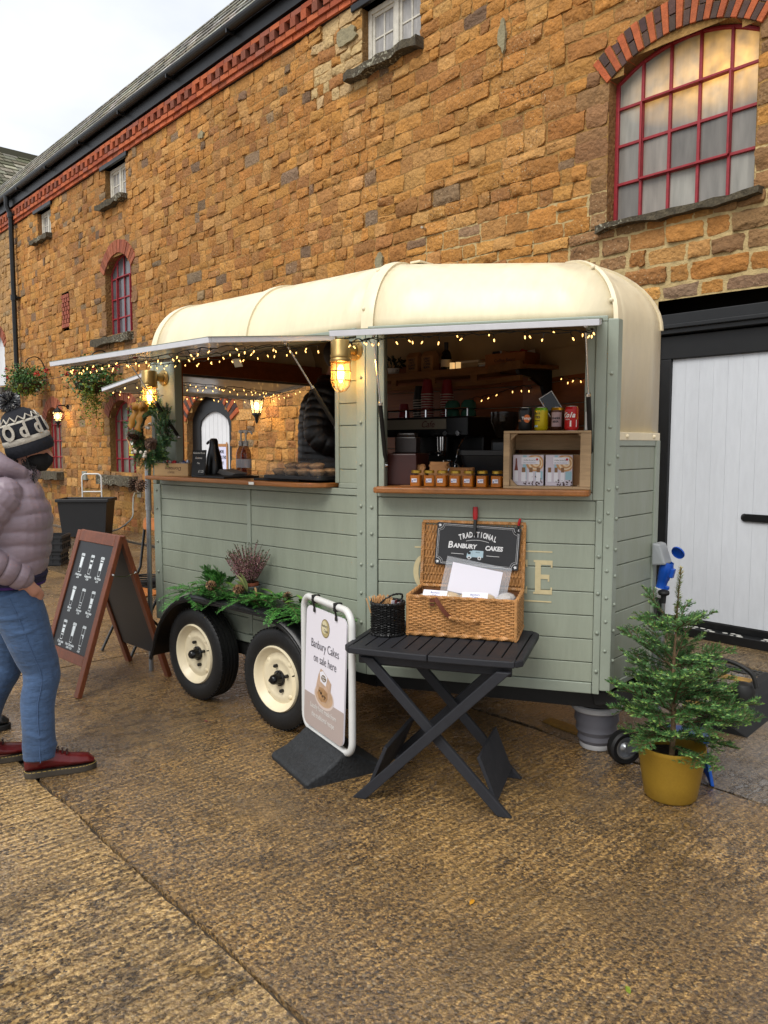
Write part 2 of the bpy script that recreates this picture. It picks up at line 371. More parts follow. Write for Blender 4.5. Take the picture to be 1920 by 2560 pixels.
def segarch(s0, s1, zs, zt):
    c = (s0+s1)/2; w = (s1-s0)/2; h = zt-zs; R = (w*w+h*h)/(2*h); cz = zt-R
    return c, w, R, cz, (lambda s: cz+sqrt(max(0, R*R-(s-c)**2)))
# name, s0, s1, sill z, spring z, top z
BIG = (-3.86, -2.58, 3.56, 4.80, 5.00)
ARCHED = [(-14.66, -13.52, 3.69, 4.86, 5.16), (-14.66, -13.54, 1.06, 2.16, 2.46), (-18.12, -17.2, 1.06, 2.16, 2.46)]
HDOOR = (-11.6, -10.22, 0, 2.02, 2.42)
FDOOR = (-22.0, -20.86, 3.06, 4.1, 4.45)
CASE = [(-7.17, -6.2, 6.03, 6.72), (-14.52, -13.64, 6.13, 6.75), (-18.2, -17.38, 6.18, 6.75)]
GATE = (-3.34, .9, 0, 2.70)
VENT = (-16.92, -16.5, 4.12, 4.78)
ARCH_D = {BIG: .25, HDOOR: .24, FDOOR: .22}
def blocked(z, bricks=False):        # spans of the wall taken by openings (and their brick arches) at height z
    o = []
    for a in [BIG, HDOOR, FDOOR]+ARCHED:
        s0, s1, z0, zs, zt = a
        if z0-.02 <= z <= zt:
            if z <= zs: o.append((s0, s1))
            elif bricks: pass
            else:
                c, w, R, cz, f = segarch(s0, s1, zs, zt); hw = sqrt(max(0, R*R-(z-cz)**2)); o.append((c-hw, c+hw))
    if bricks:
        for a in [BIG, HDOOR, FDOOR]+ARCHED:
            s0, s1, z0, zs, zt = a; c, w, R, cz, f = segarch(s0, s1, zs, zt); d_ = ARCH_D.get(a, .235); a0 = math.asin(w/R)
            if zs-.03 < z < zt+d_:
                hw = w+(z-zs+.03)*math.tan(a0) if z < zs+d_*cos(a0) else sqrt(max(0, (R+d_)**2-(z-cz)**2)); o.append((c-hw-.01, c+hw+.01))
    for s0, s1, z0, z1 in CASE+[GATE, VENT]:
        if z0-.02 <= z <= z1+(-.04 if z0 == VENT[2] else .07): o.append((s0, s1))
    return sorted(o)
S_L, S_R, Z_T = -27.0, 3.2, 6.82
def wob(s, z): return .035*mnoise.noise((s*.45, z*.8, 1.7))+.02*mnoise.noise((s*1.7, z*1.5, 5))
tones = ['#a87334', '#ae7a3a', '#a06d32', '#b28042', '#9a6832', '#a8773a', '#ac7536', '#936435', '#b4854b', '#a0733e']
greys = ['#7a5f45', '#806a50', '#6f573f', '#866c4e']
stones = []; back = MB()
z = -.05
while z < Z_T-.02:
    h = rnd(.105, .195) if z < 5.6 else rnd(.10, .17)
    if Z_T-(z+h) < .1: h = Z_T-z
    zm = z+h/2
    def free(bl):
        spans = []; cur = S_L
        for a, b in sorted(bl):
            if a > cur: spans.append((cur, a))
            cur = max(cur, b)
        return spans+[(cur, S_R)]
    for a, b in free(blocked(zm)):
        n_ = max(1, int((b-a)/1.2))
        for i in range(n_):
            q0 = a+(b-a)*i/n_; q1 = a+(b-a)*(i+1)/n_
            back.add([(q0,.001,z+wob(q0,z)),(q1,.001,z+wob(q1,z)),(q1,.001,z+h+wob(q1,z+h)),(q0,.001,z+h+wob(q0,z+h))], [(0,1,2,3)], mi=1 if (q0 > -4.6 and zm < 3.4) or (q0 > -6.5 and 3.3 < zm < 3.8) else 0)
    for a, b in free(blocked(zm, True)):
        s = a
        while s < b-.02:
            w = rnd(.11, .30)*(1.15 if h > .15 else .95)*(1.25 if s > -7 else 1)
            if random.random() < .12: w *= 1.4
            if b-(s+w) < .11: w = b-s
            if w < .34 and h > .165 and random.random() < .14: pcs = [(z, z+h*rnd(.42, .58))]; pcs.append((pcs[0][1], z+h))
            else: pcs = [(z, z+h)]
            for z0, z1 in pcs: stones.append((s, s+w, z0, z1))
            s += w
    z += h
wall = back.build('wall', [mortar_m, mat('pale_mortar', '#b09a6c', .95, noise=(12, .25), bump=(40, .012))], barn)
def stone_geo(mb, s0, s1, z0, z1):
    near = s0 > -9
    pale = s0 > -4.6 and z1 < 3.5; gq = rnd(.008, .016) if pale else rnd(.001, .006); N_ = 6 if near else 4
    c = [(s0+gq+rnd(-.006,.012), z0+gq+rnd(-.006,.010)), (s1-gq+rnd(-.012,.006), z0+gq+rnd(-.006,.010)), (s1-gq+rnd(-.012,.006), z1-gq+rnd(-.012,.006)), (s0+gq+rnd(-.006,.012), z1-gq+rnd(-.012,.006))]
    d0 = -.008+rnd(-.018, .012); tx = rnd(-.02, .02); tz = rnd(-.02, .02); sd = rnd(0, 99)
    vs = []; rd = rnd(.02, .07)
    for j in range(N_):
        for i in range(N_):
            u = i/(N_-1); v = j/(N_-1)
            if 0 < i < N_-1: u += rnd(-.07, .07)
            if 0 < j < N_-1: v += rnd(-.07, .07)
            cu, cv = u-.5, v-.5; k = 1-rd*(abs(cu)*2*abs(cv)*2)**2
            uu, vv = .5+cu*k, .5+cv*k
            x = (c[0][0]*(1-uu)+c[1][0]*uu)*(1-vv)+(c[3][0]*(1-uu)+c[2][0]*uu)*vv
            zz = (c[0][1]*(1-uu)+c[1][1]*uu)*(1-vv)+(c[3][1]*(1-uu)+c[2][1]*uu)*vv
            zz += wob(x, zz); e = i in (0, N_-1) or j in (0, N_-1)
            nz_ = mnoise.noise((x*8+sd, zz*8, sd))*.018+mnoise.noise((x*21, zz*21, sd))*.016
            y = d0+tx*cu+tz*cv-nz_+(.008+abs(nz_)*.5 if e else 0)
            if e: x += rnd(-.009, .007); zz += rnd(-.008, .007)
            vs.append((x, min(y, -.001), zz))
    fs = [(j*N_+i, j*N_+i+1, (j+1)*N_+i+1, (j+1)*N_+i) for j in range(N_-1) for i in range(N_-1)]
    ring = [i for i in range(N_)]+[j*N_+N_-1 for j in range(1, N_)]+[(N_-1)*N_+i for i in range(N_-2, -1, -1)]+[j*N_ for j in range(N_-2, 0, -1)]
    o = len(vs); vs += [(vs[i][0], .03, vs[i][2]) for i in ring]; k = len(ring)
    fs += [(ring[i], o+i, o+(i+1)%k, ring[(i+1)%k]) for i in range(k)]
    zc = (z0+z1)/2
    p_grey = .055 if zc > 2.5 else .04
    t = jit(random.choice(greys), .12) if random.random() < p_grey else jit(random.choice(tones), .09)
    dk = mnoise.noise((s0*.35, zc*.5, 3)); t = tuple(q*(1+.22*dk) for q in t)
    for a_ in [BIG]+ARCHED:
        if a_[2]-.4 < zc < a_[4]+.1 and (-.42 < s0-a_[1] < .12 or -.12 < s1-a_[0]+.0 < .05 or -.42 < a_[0]-s1 < .12) and random.random() < .85: t = jit('#86633f', .14)
    if zc < .7: t = tuple(q*rnd(.62, .8) for q in t)
    if (abs(s0+7.75) < .45 and 5.9 < zc < 6.75 and random.random() < .8): t = jit('#b79a6c', .08)
    if s1 < -19.7: t = tuple(.55*a+.45*b for a, b in zip(t, lin('#a58d63')))
    mb.add(vs, fs, None, 0, True, t)
def shown(st):
    s0, s1, z0, z1 = st; q = GM @ Vector(((s0+s1)/2, 0, (z0+z1)/2)); x, y, f = pix(q)
    if f < .5 or not (-20 < x < 1940 and -20 < y < 2580): return 0
    if 400 < x < 1660 and y > (790-(x-400)*.23 if x < 950 else 668):
        if not (450 < x < 730 and 1000 < y < 1190): return 0
    if x < 130 and y > 990: return 0
    nrm = GM.to_3x3() @ Vector((0, -1, 0)); v = (Vector((0, 0, CAM_H))-q)
    return (s1-s0)*(z1-z0)*abs(v.normalized().dot(nrm))/v.length_squared
order = sorted(stones, key=shown, reverse=True)
for st in order[:300]:
    b = MB(); stone_geo(b, *st); b.build('stone', stone_m, wall, sharp=50)
b = MB()
for st in order[300:]: stone_geo(b, *st)
b.build('stone_facing', stone_m, wall, sharp=50, kind='stuff')
# ---- mortar smears and repairs showing on the near wall
for (s, zz, w, h) in [(-5.05, 5.62, .07, .3), (-6.85, 3.75, .10, .22), (-7.45, 6.5, .3, .2), (-10.9, 6.35, .12, .12)]:
    q = MB(); pts = []
    for k in range(14):
        a = 2*pi*k/14; r = 1+.5*mnoise.noise((cos(a)*2+s, sin(a)*2, zz)); pts.append((s+cos(a)*w/2*r*1.3, zz+sin(a)*h/2*r))
    q.prism(pts, 0, .03, Matrix(((1,0,0,0),(0,0,-1,-.012),(0,1,0,0),(0,0,0,1)))); q.build('mortar_repair', mat('grey_mortar', '#8b8266', .95, noise=(20, .3), bump=(40, .01)), wall)
# ---- openings
def reveal(mb, outline, y0, y1, closed=False):
    n = len(outline)
    for i in range(n if closed else n-1):
        a = outline[i]; c = outline[(i+1)%n]
        mb.add([(a[0],y0,a[1]),(c[0],y0,c[1]),(c[0],y1,c[1]),(a[0],y1,a[1])], [(0,1,2,3)], tint=jit('#7d5a30', .2))
def arch_outline(a, n=14):
    s0, s1, z0, zs, zt = a; c, w, R, cz, f = segarch(s0, s1, zs, zt)
    return [(s0, z0), (s0, zs)]+[(s0+(s1-s0)*i/n, f(s0+(s1-s0)*i/n)) for i in range(1, n)]+[(s1, zs), (s1, z0)]
def voussoirs(a, name, depth, nb, two, y1=.15):
    s0, s1, z0, zs, zt = a; c, w, R, cz, f = segarch(s0, s1, zs, zt)
    par = MB(); a0 = math.asin(w/R); 
    first = None
    ap = MB(); ap.box((c-.02, .14, zt), (c+.02, .145, zt+.02)); parent = ap.build(name, brick_m, barn)
    for i in range(nb):
        t0 = -a0*1.04+2*a0*1.04*i/nb; t1 = -a0*1.04+2*a0*1.04*(i+1)/nb; g_ = (t1-t0)*.06
        def vb(r0, r1, tint, y0):
            q = [(c+sin(t)*r, cz+cos(t)*r) for r, t in ((r0, t0+g_), (r1, t0+g_), (r1, t1-g_), (r0, t1-g_))]
            m_ = MB(); m_.add([(x, y0, zq) for x, zq in q]+[(x, y1, zq) for x, zq in q], [(0,1,2,3),(7,6,5,4),(0,4,5,1),(1,5,6,2),(2,6,7,3),(3,7,4,0)], tint=tint)
            m_.build('brick', brick_m, parent, bevel=.004)
        if two and i % 2:
            vb(R, R+depth*.48, jit('#4d3a33', .2), -.02+rnd(-.006,.006)); vb(R+depth*.52, R+depth, jit('#4a3631', .25), -.02+rnd(-.006,.006))
        else: vb(R, R+depth*rnd(.96,1.02), jit('#a4552f' if two else random.choice(['#8a4a30', '#7d4430', '#96553a']), .14), -.026+rnd(-.006,.006))
    gq = MB(); n = 20            # mortar bed behind the voussoirs
    for i in range(n):
        t0 = -a0*1.03+2*a0*1.03*i/n; t1 = -a0*1.03+2*a0*1.03*(i+1)/n
        gq.add([(c+sin(t)*r, y, cz+cos(t)*r) for y in (-.006, .14) for r, t in ((R+.004, t0), (R+depth-.006, t0), (R+depth-.006, t1), (R+.004, t1))], [(0,1,2,3),(7,6,5,4),(0,4,7,3),(1,2,6,5)])
    gq.build('mortar_bed', mortar_m, parent)
def sill(a0, a1, z, h=.11, proj=.09, name='window_sill'):
    q = MB(); n = 12; pts = []
    for i in range(n+1):
        s = a0+(a1-a0)*i/n; pts.append((s, z+rnd(-.012, .008), z-h+rnd(-.025, .02), -proj+rnd(-.02, .015)))
    for i in range(n):
        a, c = pts[i], pts[i+1]
        q.add([(a[0],a[3],a[2]),(c[0],c[3],c[2]),(c[0],c[3],c[1]),(a[0],a[3],a[1]),(a[0],.16,a[2]),(c[0],.16,c[2]),(c[0],.16,c[1]+.02),(a[0],.16,a[1]+.02)],
              [(0,1,2,3),(3,2,6,7),(0,4,5,1)]+([(0,3,7,4)] if i == 0 else [])+([(1,5,6,2)] if i == n-1 else []))
    q.build(name, sill_m, barn)
def arched_window(a, cols, rows, glass, y=.13, bar=.022, inner=None, lit=None):
    s0, s1, z0, zs, zt = a; c, w, R, cz, f = segarch(s0, s1, zs, zt)
    ft = lambda s: f(min(max(s, s0+.012), s1-.012))-.012
    fr = MB()
    xs = [s0+(s1-s0)*i/cols for i in range(cols+1)]; zsr = rows
    for i, x in enumerate(xs):
        bw = bar*1.3 if i in (0, cols) else bar
        x_ = min(max(x, s0+bw/2), s1-bw/2); fr.box((x_-bw/2, y-.02, z0), (x_+bw/2, y+.02, ft(x_)))
    for k, zr in enumerate(zsr):
        if k: fr.box((s0, y-.017, zr-bar/2), (s1, y+.017, zr+bar/2))
    fr.box((s0, y-.022, z0), (s1, y+.022, z0+bar*1.4))
    fr.tube([(s0+(s1-s0)*i/16, y, ft(s0+(s1-s0)*i/16)-.006) for i in range(17)], bar*.8, 6)
    if inner:
        i0, i1, k0, k1 = inner; x0, x1, q0, q1 = xs[i0], xs[i1], zsr[k0], zsr[k1]
        for p_, q_ in (((x0,q0),(x1,q0)), ((x1,q0),(x1,q1)), ((x1,q1),(x0,q1)), ((x0,q1),(x0,q0))):
            fr.bar((p_[0], y-.02, p_[1]), (q_[0], y-.02, q_[1]), .02, bar*1.9, (0,1,0))
    wi = fr.build('window', red_m, barn, bevel=.003)
    zz = list(zsr)+[None]
    for i in range(cols):
        for k in range(len(zsr)):
            x0, x1 = xs[i], xs[i+1]; q0 = zsr[k]; top = zsr[k+1] if k+1 < len(zsr) else None
            pg = [(x0, q0), (x1, q0)]
            if top: pg += [(x1, top), (x0, top)]
            else: pg += [(x1-(x1-x0)*t/4, ft(x1-(x1-x0)*t/4)) for t in range(5)]
            p_ = MB(); tl = rnd(-.004, .004); yy = y+.004
            p_.add([(x, yy+tl*(x-x0)/(x1-x0)*3+rnd(0,.001), zq) for x, zq in pg], [tuple(range(len(pg)))])
            p_.build('pane', (random.choice(GLOW_PANES) if lit else glass), wi)
    return wi
for a in [BIG, HDOOR, FDOOR]+ARCHED: rv = MB(); reveal(rv, arch_outline(a), -.004, .2); rv.build('reveal', stone_m, wall)
for s0, s1, z0, z1 in CASE+[GATE]: rv = MB(); reveal(rv, [(s0, z0), (s0, z1), (s1, z1), (s1, z0)], -.004, .22); rv.build('reveal', stone_m, wall)
voussoirs(BIG, 'brick_arch', .25, 25, True)
for a in ARCHED: voussoirs(a, 'brick_arch', .235, 17, False)
voussoirs(HDOOR, 'brick_arch', .24, 25, True); voussoirs(FDOOR, 'brick_arch', .22, 15, False)
arched_window(BIG, 5, [3.56, 3.93, 4.26, 4.58], frost_m, inner=(1, 4, 1, 3), lit=frostglow_m, bar=.025)  # the big window's panes carry the painted warm glow
arched_window(ARCHED[0], 4, [3.69, 4.02, 4.38, 4.76], glass_m, inner=(1, 3, 0, 3), bar=.026)
for a in ARCHED[1:]: arched_window(a, 4, [1.06, 1.36, 1.72, 2.08], mat('dusty_pane', '#6f6d62', .3, noise=(3, .3)), inner=(1, 3, 0, 3), bar=.026)
sill(-3.93, -2.5, 3.56, .055, .09); sill(-15.25, -13.5, 3.66, .13, .12)
for a in ARCHED[1:]: sill(a[0]-.35, a[1]+.05, 1.03, .17, .16)
# warning sticker on the lower window
q = MB(); q.box((-14.09, .115, 1.42), (-13.90, .119, 1.68)); st = q.build('warning_sticker', mat('yellow_print', '#d0b91c', .5), barn)
q = MB(); q.box((-14.09, .112, 1.62), (-13.90, .1145, 1.68)); q.build('white_band', mat('white_print', '#d8d8d2', .5), st)
q = MB(); q.add([(-14.07, .112, 1.50), (-13.92, .112, 1.50), (-13.995, .112, 1.66)], [(0,1,2)]); q.build('warning_triangle', mat('black_print', '#111111', .5), st)
q = MB(); q.add([(-14.045, .11, 1.513), (-13.945, .11, 1.513), (-13.995, .11, 1.628)], [(0,1,2)]); q.build('triangle_field', MATS['yellow_print'], st)
q = MB(); q.add([(-13.985, .108, 1.60), (-14.02, .108, 1.555), (-13.998, .108, 1.555), (-14.01, .108, 1.52), (-13.97, .108, 1.57), (-13.992, .108, 1.57)], [(0,1,2,5),(2,3,4,5)]); q.build('lightning_bolt', MATS['black_print'], st)
q = MB(); q.box((-14.08, .112, 1.45), (-13.91, .1145, 1.456)); q.box((-14.08, .112, 1.465), (-13.91, .1145, 1.471)); q.build('print_line', MATS['black_print'], st)
# white casements
for a in CASE:
    s0, s1, z0, z1 = a; fr = MB(); y = .12; n = 2
    fr.box((s0, y-.03, z0), (s0+.06, y+.04, z1)); fr.box((s1-.06, y-.03, z0), (s1, y+.04, z1)); fr.box((s0+.06, y-.03, z1-.06), (s1-.06, y+.04, z1)); fr.box((s0+.06, y-.03, z0), (s1-.06, y+.04, z0+.06))
    c = (s0+s1)/2; fr.box((c-.035, y-.033, z0+.06), (c+.035, y+.037, z1-.06))
    wi = fr.build('window', white_m, barn, bevel=.004)
    for x0, x1 in ((s0+.06, c-.035), (c+.035, s1-.06)):
        cs = MB(); yy = y-.012
        cs.box((x0, yy, z0+.06), (x0+.04, yy+.03, z1-.06)); cs.box((x1-.04, yy, z0+.06), (x1, yy+.03, z1-.06)); cs.box((x0+.04, yy, z0+.06), (x1-.04, yy+.03, z0+.1)); cs.box((x0+.04, yy, z1-.1), (x1-.04, yy+.03, z1-.06))
        m_ = (x0+x1)/2; cs.box((m_-.011, yy+.004, z0+.1), (m_+.011, yy+.026, z1-.1)); zq = (z0+z1)/2; cs.box((x0+.04, yy+.005, zq-.01), (x1-.04, yy+.025, zq+.01))
        cs.build('casement', white_m, wi, bevel=.003)
        for xa, xb in ((x0+.04, m_-.011), (m_+.011, x1-.04)):
            for za, zb in ((z0+.1, zq-.01), (zq+.01, z1-.1)):
                p_ = MB(); p_.add([(xa, yy+.015, za), (xb, yy+.015, za), (xb, yy+.015+rnd(-.003,.003), zb), (xa, yy+.015, zb)], [(0,1,2,3)]); p_.build('pane', mat('net_curtained_glass', '#9a9793', .22, noise=(9, .35), stretch=(3,1,.6)), wi)
    q = MB(); q.box((s0-.16, -.05, z1), (s1+.12, .1, z1+.08)); q.build('lintel', black_m, barn, bevel=.006)
    sill(s0-.22, s1+.05, z0-.01, .1, .13)
# black arched doorway with a white door (seen through the trailer)
s0, s1, z0, zs, zt = HDOOR; ol = arch_outline(HDOOR)
q = MB(); n = len(ol); c = (s0+s1)/2
inn = [(s0+.24, 0), (s0+.24, 1.98)]+[(s0+.24+(.91)*i/8, 1.98+.17*(1-((i-4)/4)**2)) for i in range(1, 8)]+[(s1-.23, 1.98), (s1-.23, 0)]
def at(p, y): return (p[0], y, p[1])
m_ = len(inn)
for i in range(60):
    pass
def resamp(P, n):
    d = [0]
    for a, b in zip(P, P[1:]): d.append(d[-1]+sqrt((a[0]-b[0])**2+(a[1]-b[1])**2))
    o = []
    for k in range(n):
        t = d[-1]*k/(n-1); i = max(0, min(len(P)-2, next((j for j in range(len(d)-1) if d[j+1] >= t), len(P)-2)))
        f = (t-d[i])/max(1e-9, d[i+1]-d[i]); o.append((P[i][0]+(P[i+1][0]-P[i][0])*f, P[i][1]+(P[i+1][1]-P[i][1])*f))
    return o
A = resamp(ol, 40); Bq = resamp(inn, 40)
for i in range(39): q.add([at(A[i], .1), at(A[i+1], .1), at(Bq[i+1], .1), at(Bq[i], .1), at(Bq[i], .16), at(Bq[i+1], .16)], [(0,1,2,3),(3,2,5,4)])
hd = q.build('arched_doorway', black_m, barn)
xs = [s0+.24+.91*i/7 for i in range(8)]
for i in range(7):
    x0, x1 = xs[i]+.003, xs[i+1]-.003; fz_ = lambda x: 1.98+.17*(1-(((x-s0-.24)/.91*8-4)/4)**2)
    q = MB(); q.add([at(p, y) for y in (.13, .16) for p in ((x0, .02), (x1, .02), (x1, fz_(x1)), (x0, fz_(x0)))], [(0,1,2,3),(0,4,5,1),(1,5,6,2),(3,7,4,0),(2,6,7,3)]); q.build('board', mat('white_door_paint', '#d5d6d8', .45, noise=(5, .07)), hd)
# ---- brick cornice, gutter, slates
bk = MB(); bk.box((S_L, -.02, 6.82), (S_R, .25, 7.20)); cor = bk.build('cornice', mat('dark_joint', '#3a2a22', .95, noise=(12, .4)), barn)
def shared_brick(w, d, h, tints, n=4):
    o = []
    for i in range(n):
        b = MB(); b.box((0, -d, 0), (w, .02, h), tint=jit(tints[i % len(tints)], .12)); o.append(b.mesh('brick', brick_m))
    return o
A_ = shared_brick(.222, .05, .066, ['#a0502f', '#b25c36', '#8d4a30', '#a8583a']); B_ = shared_brick(.222, .085, .066, ['#a8562f', '#96492c', '#b56039', '#8d5140']); D_ = shared_brick(.112, .10, .118, ['#a4532f', '#8a4630', '#99502f', '#7d4733'])
s = -21.5; k = 0
CB = 0
while s < -5.9:
    for me_, zz, dx in ((A_, 6.825, 0), (B_, 6.895, .11), (B_, 7.09, .0)):
        o = place('cornice_brick', random.choice(me_), cor, TR(s+dx, rnd(-.006, .006), zz))
    for dx in (0,): place('dentil_brick', random.choice(D_), cor, TR(s+dx, rnd(-.004, .004), 6.967))
    s += .2325
q = MB(); q.box((S_L, -.06, 6.825), (-21.5, .02, 6.96)); q.box((-5.85, -.06, 6.825), (S_R, .02, 6.96)); q.box((-5.85, -.09, 7.09), (S_R, .02, 7.16)); q.box((S_L, -.09, 7.09), (-21.5, .02, 7.16)); q.build('cornice_run', mat('plain_brick', '#8d4a30', .9, noise=(9, .35)), cor)
q = MB(); q.box((S_L, -.10, 7.20), (S_R, .2, 7.38)); q.build('fascia', black_m, barn)
gp = [(-.12+.075*cos(radians(a)), 7.47+.085*sin(radians(a))) for a in range(180, 361, 20)]
q = MB(); 
for i in range(len(gp)-1):
    a, c = gp[i], gp[i+1]; q.add([(S_L, a[0]-.06, a[1]), (S_R, a[0]-.06, a[1]), (S_R, c[0]-.06, c[1]), (S_L, c[0]-.06, c[1])], [(0,1,2,3)], sm=True)
s = -26
while s < S_R:
    q.cbox((s, -.17, 7.42), (.03, .14, .12)); s += 1.8
q.build('gutter', black_m, barn)
rf = MB(); pt = radians(53); zb, yb = 7.50, -.13
slate_row = lambda k: (yb+k*.22*cos(pt), zb+k*.22*sin(pt))
for k in range(7):
    y0, zq = slate_row(k); y1, z1 = slate_row(k+1.15); s = S_L+rnd(0, .2)
    while s < S_R:
        w = rnd(.16, .34); j = rnd(-.02, .012); o_ = -.022+rnd(-.008,.008)
        n0 = (-sin(pt), cos(pt)); v0 = (y0+n0[0]*.035-j*cos(pt), zq+n0[1]*.035-j*sin(pt)); v1 = (y1+n0[0]*.012, z1+n0[1]*.012)
        rf.add([(s+.006, *v0), (s+w-.006, *v0), (s+w-.006, *v1), (s+.006, *v1), (s+.006, v0[0]-n0[0]*.03, v0[1]-n0[1]*.03), (s+w-.006, v0[0]-n0[0]*.03, v0[1]-n0[1]*.03)], [(0,1,2,3), (4,5,1,0)], tint=jit(random.choice(['#9a988f', '#85837a', '#aeaba1', '#75736a', '#8f8a78']), .2)); s += w
rb = MB(); yt, zt_ = slate_row(7); rb.add([(S_L, yb, zb-.05), (S_R, yb, zb-.05), (S_R, yt, zt_), (S_L, yt, zt_), (S_R, 9, zt_+.3), (S_L, 9, zt_+.3)], [(0,1,2,3), (3,2,4,5)])
roof_ob = rb.build('roof', mat('roof_underlay', '#4d4a44', .9), barn); rf.build('slate', slate_m, roof_ob, kind='stuff')
# closing walls so the building is solid
q = MB(); q.box((S_L, .3, 0), (S_R, 9, .02)); q.add([(S_L,.25,0),(S_L,9,0),(S_L,9,7.4),(S_L,.25,7.4)],[(0,1,2,3)]); q.add([(S_R,.0,0),(S_R,9,0),(S_R,9,7.4),(S_R,.0,7.4)],[(3,2,1,0)]); q.add([(S_L,9,0),(S_R,9,0),(S_R,9,8.6),(S_L,9,8.6)],[(0,1,2,3)]); q.build('back_wall', mortar_m, barn)
q = MB(); q.add([(S_L,.5,0),(S_R,.5,0),(S_R,.5,7.3),(S_L,.5,7.3)],[(0,1,2,3)]); q.build('inner_dark_wall', mat('dark_room', '#15120f', .9), barn)
# downpipe
q = MB(); q.tube([(-19.62,-.12,0), (-19.62,-.12,7.0), (-19.62,-.2,7.2), (-19.62,-.2,7.42)], .055, 10)
for zz in (7.0, 5.1, 3.1, 1.2): q.lathe([(.06,-.06),(.075,-.06),(.075,.06),(.06,.06)], 10, TR(-19.62,-.12,zz)); q.box((-19.75,-.1,zz-.02),(-19.49,.0,zz+.02))
q.build('downpipe', black_m, barn)
# red brick air vent patch
vp = MB(); vp.box((VENT[0],.03,VENT[2]),(VENT[1],.04,VENT[3])); vpo = vp.build('air_vent', mat('vent_void', '#120d0a', .9), barn)
for r in range(8):
    zq = VENT[2]-.02+r*.086
    for i in range(4 if r in (0,7) else 3):
        x = VENT[0]+(.0 if r in (0,7) else (.02 if r % 2 else .07))+i*(.105 if r in (0,7) else .14)
        b = MB(); b.box((x,-.02,zq),(x+(.095 if r in (0,7) else .085),.05,zq+.074), tint=jit('#94503c', .15)); b.build('vent_brick', brick_m, vpo)
# ---- black framed white gate on the right
q = MB(); s0, s1, _, zt = GATE
q.box((s0, .03, 0), (s0+.115, .2, 2.335)); q.box((s1-.115, .03, 0), (s1, .2, 2.335)); q.box((s0, .03, 2.335), (s1, .2, 2.53)); q.box((s0-.02, -.05, 2.535), (s1+.02, .2, 2.70)); q.box((s0-.02, -.085, 2.575), (s1+.02, -.052, 2.61))
q.box((s0+.115, .05, .0), (s1-.115, .2, .13)); q.box((s0, -.06, .0), (s1, .045, .075))
gate = q.build('gate', black_m, barn, bevel=.006)
wd = mat('white_gate_paint', '#c3c6ca', .5, noise=(2.2, .06), noise2=(30, .05), bump=(70, .001), stretch=(1,1,.2))
x = s0+.117
while x < s1-.13:
    b = MB(); b.box((x+.0003, .058+rnd(0,.0008), .135), (min(x+.1182, s1-.117), .09, 2.333)); b.build('board', wd, gate, bevel=.0012); x += .1185
q = MB(); q.box((-2.57, .040, .998), (-1.72, .057, 1.058)); q.ball((-2.57, .049, 1.028), .032, 10, 6, sc=(1,.3,1)); q.ball((-2.3, .038, 1.028), .012, 8, 5); q.ball((-1.95, .038, 1.028), .012, 8, 5); q.build('strap_hinge', black_m, gate, bevel=.003)
q = MB()                       # flaked paint and salt along the plinth top
for i in range(70):
    sx = s0+.1+abs(random.gauss(0, .35)) if i < 45 else rnd(s0, s1); q.ball((sx, rnd(-.058, .02), .0765), rnd(.008, .02), 6, 3, sc=(1.8,1,.16))
q.build('flaked_paint', mat('flake_white', '#b9b7b0', .8), gate, kind='stuff')
# white door high on the left
q = MB(); q.add([at(p, .13) for p in arch_outline(FDOOR)], [tuple(range(len(arch_outline(FDOOR))))]); q.build('loft_door', mat('white_door_paint', '#d5d6d8'), barn)
q = MB(); q.box((-22.2, -.28, 2.9), (-20.3, .02, 3.04)); q.build('door_ledge', mat('weathered_grey_wood', '#4d4a44', .8, noise=(12,.4), stretch=(.3,3,3)), barn)
# vent-pipe stub and small metal box on the wall
q = MB(); q.tube([(-6.13, .02, 3.99), (-6.02, -.16, 3.96)], .014, 8); q.build('pipe_stub', mat('pale_pipe', '#b3aa97', .6), barn)
q = MB(); q.box((-16.0, -.06, .9), (-15.8, .02, 1.08)); q.build('junction_box', mat('grey_plastic_box', '#7d8076', .5), barn, bevel=.01)
q = MB(); q.tube([(-13.42, .0, .74), (-13.42, -.1, .74), (-13.42, -.13, .66)], .02, 8); q.tube([(-13.47, -.08, .80), (-13.37, -.08, .80)], .012, 6); q.box((-13.5,-.02,.66),(-13.34,.0,.86)); tp = q.build('garden_tap', mat('tarnished_brass', '#8d8571', .35, metal=.8), barn)
hose = MB(); hose.tube(catmull([(-13.42,-.13,.66),(-13.40,-.15,.5),(-13.35,-.2,.3),(-13.55,-.35,.1),(-13.7,-.6,.02)], 6), .014, 6); hs = hose.build('garden_hose', mat('grey_hose', '#8f9089', .5)); tag(hs, 'grey hose hanging from the wall tap behind the trailer', 'hose', M=GM)
# ---- drain channel along the wall
q = MB(); q.box((-14, -.765, -.03), (3, -.615, -.018)); q.build('drain_channel', mat('drain_dark', '#14130f', .7), ground)
b = MB()
for i in range(3):
    b.box((0, -.76+i*.05, -.014), (.49, -.735+i*.05, -.002))
for i in range(14): b.box((i*.036, -.765, -.016), (i*.036+.012, -.615, -.003))
gm = b.mesh('drain_grate', mat('galvanised_grate', '#3f3e3a', .5, metal=.6, noise=(20,.4)))
for i in range(14): place('drain_grate', gm, ground, TR(-3.9+i*.5, 0, 0))
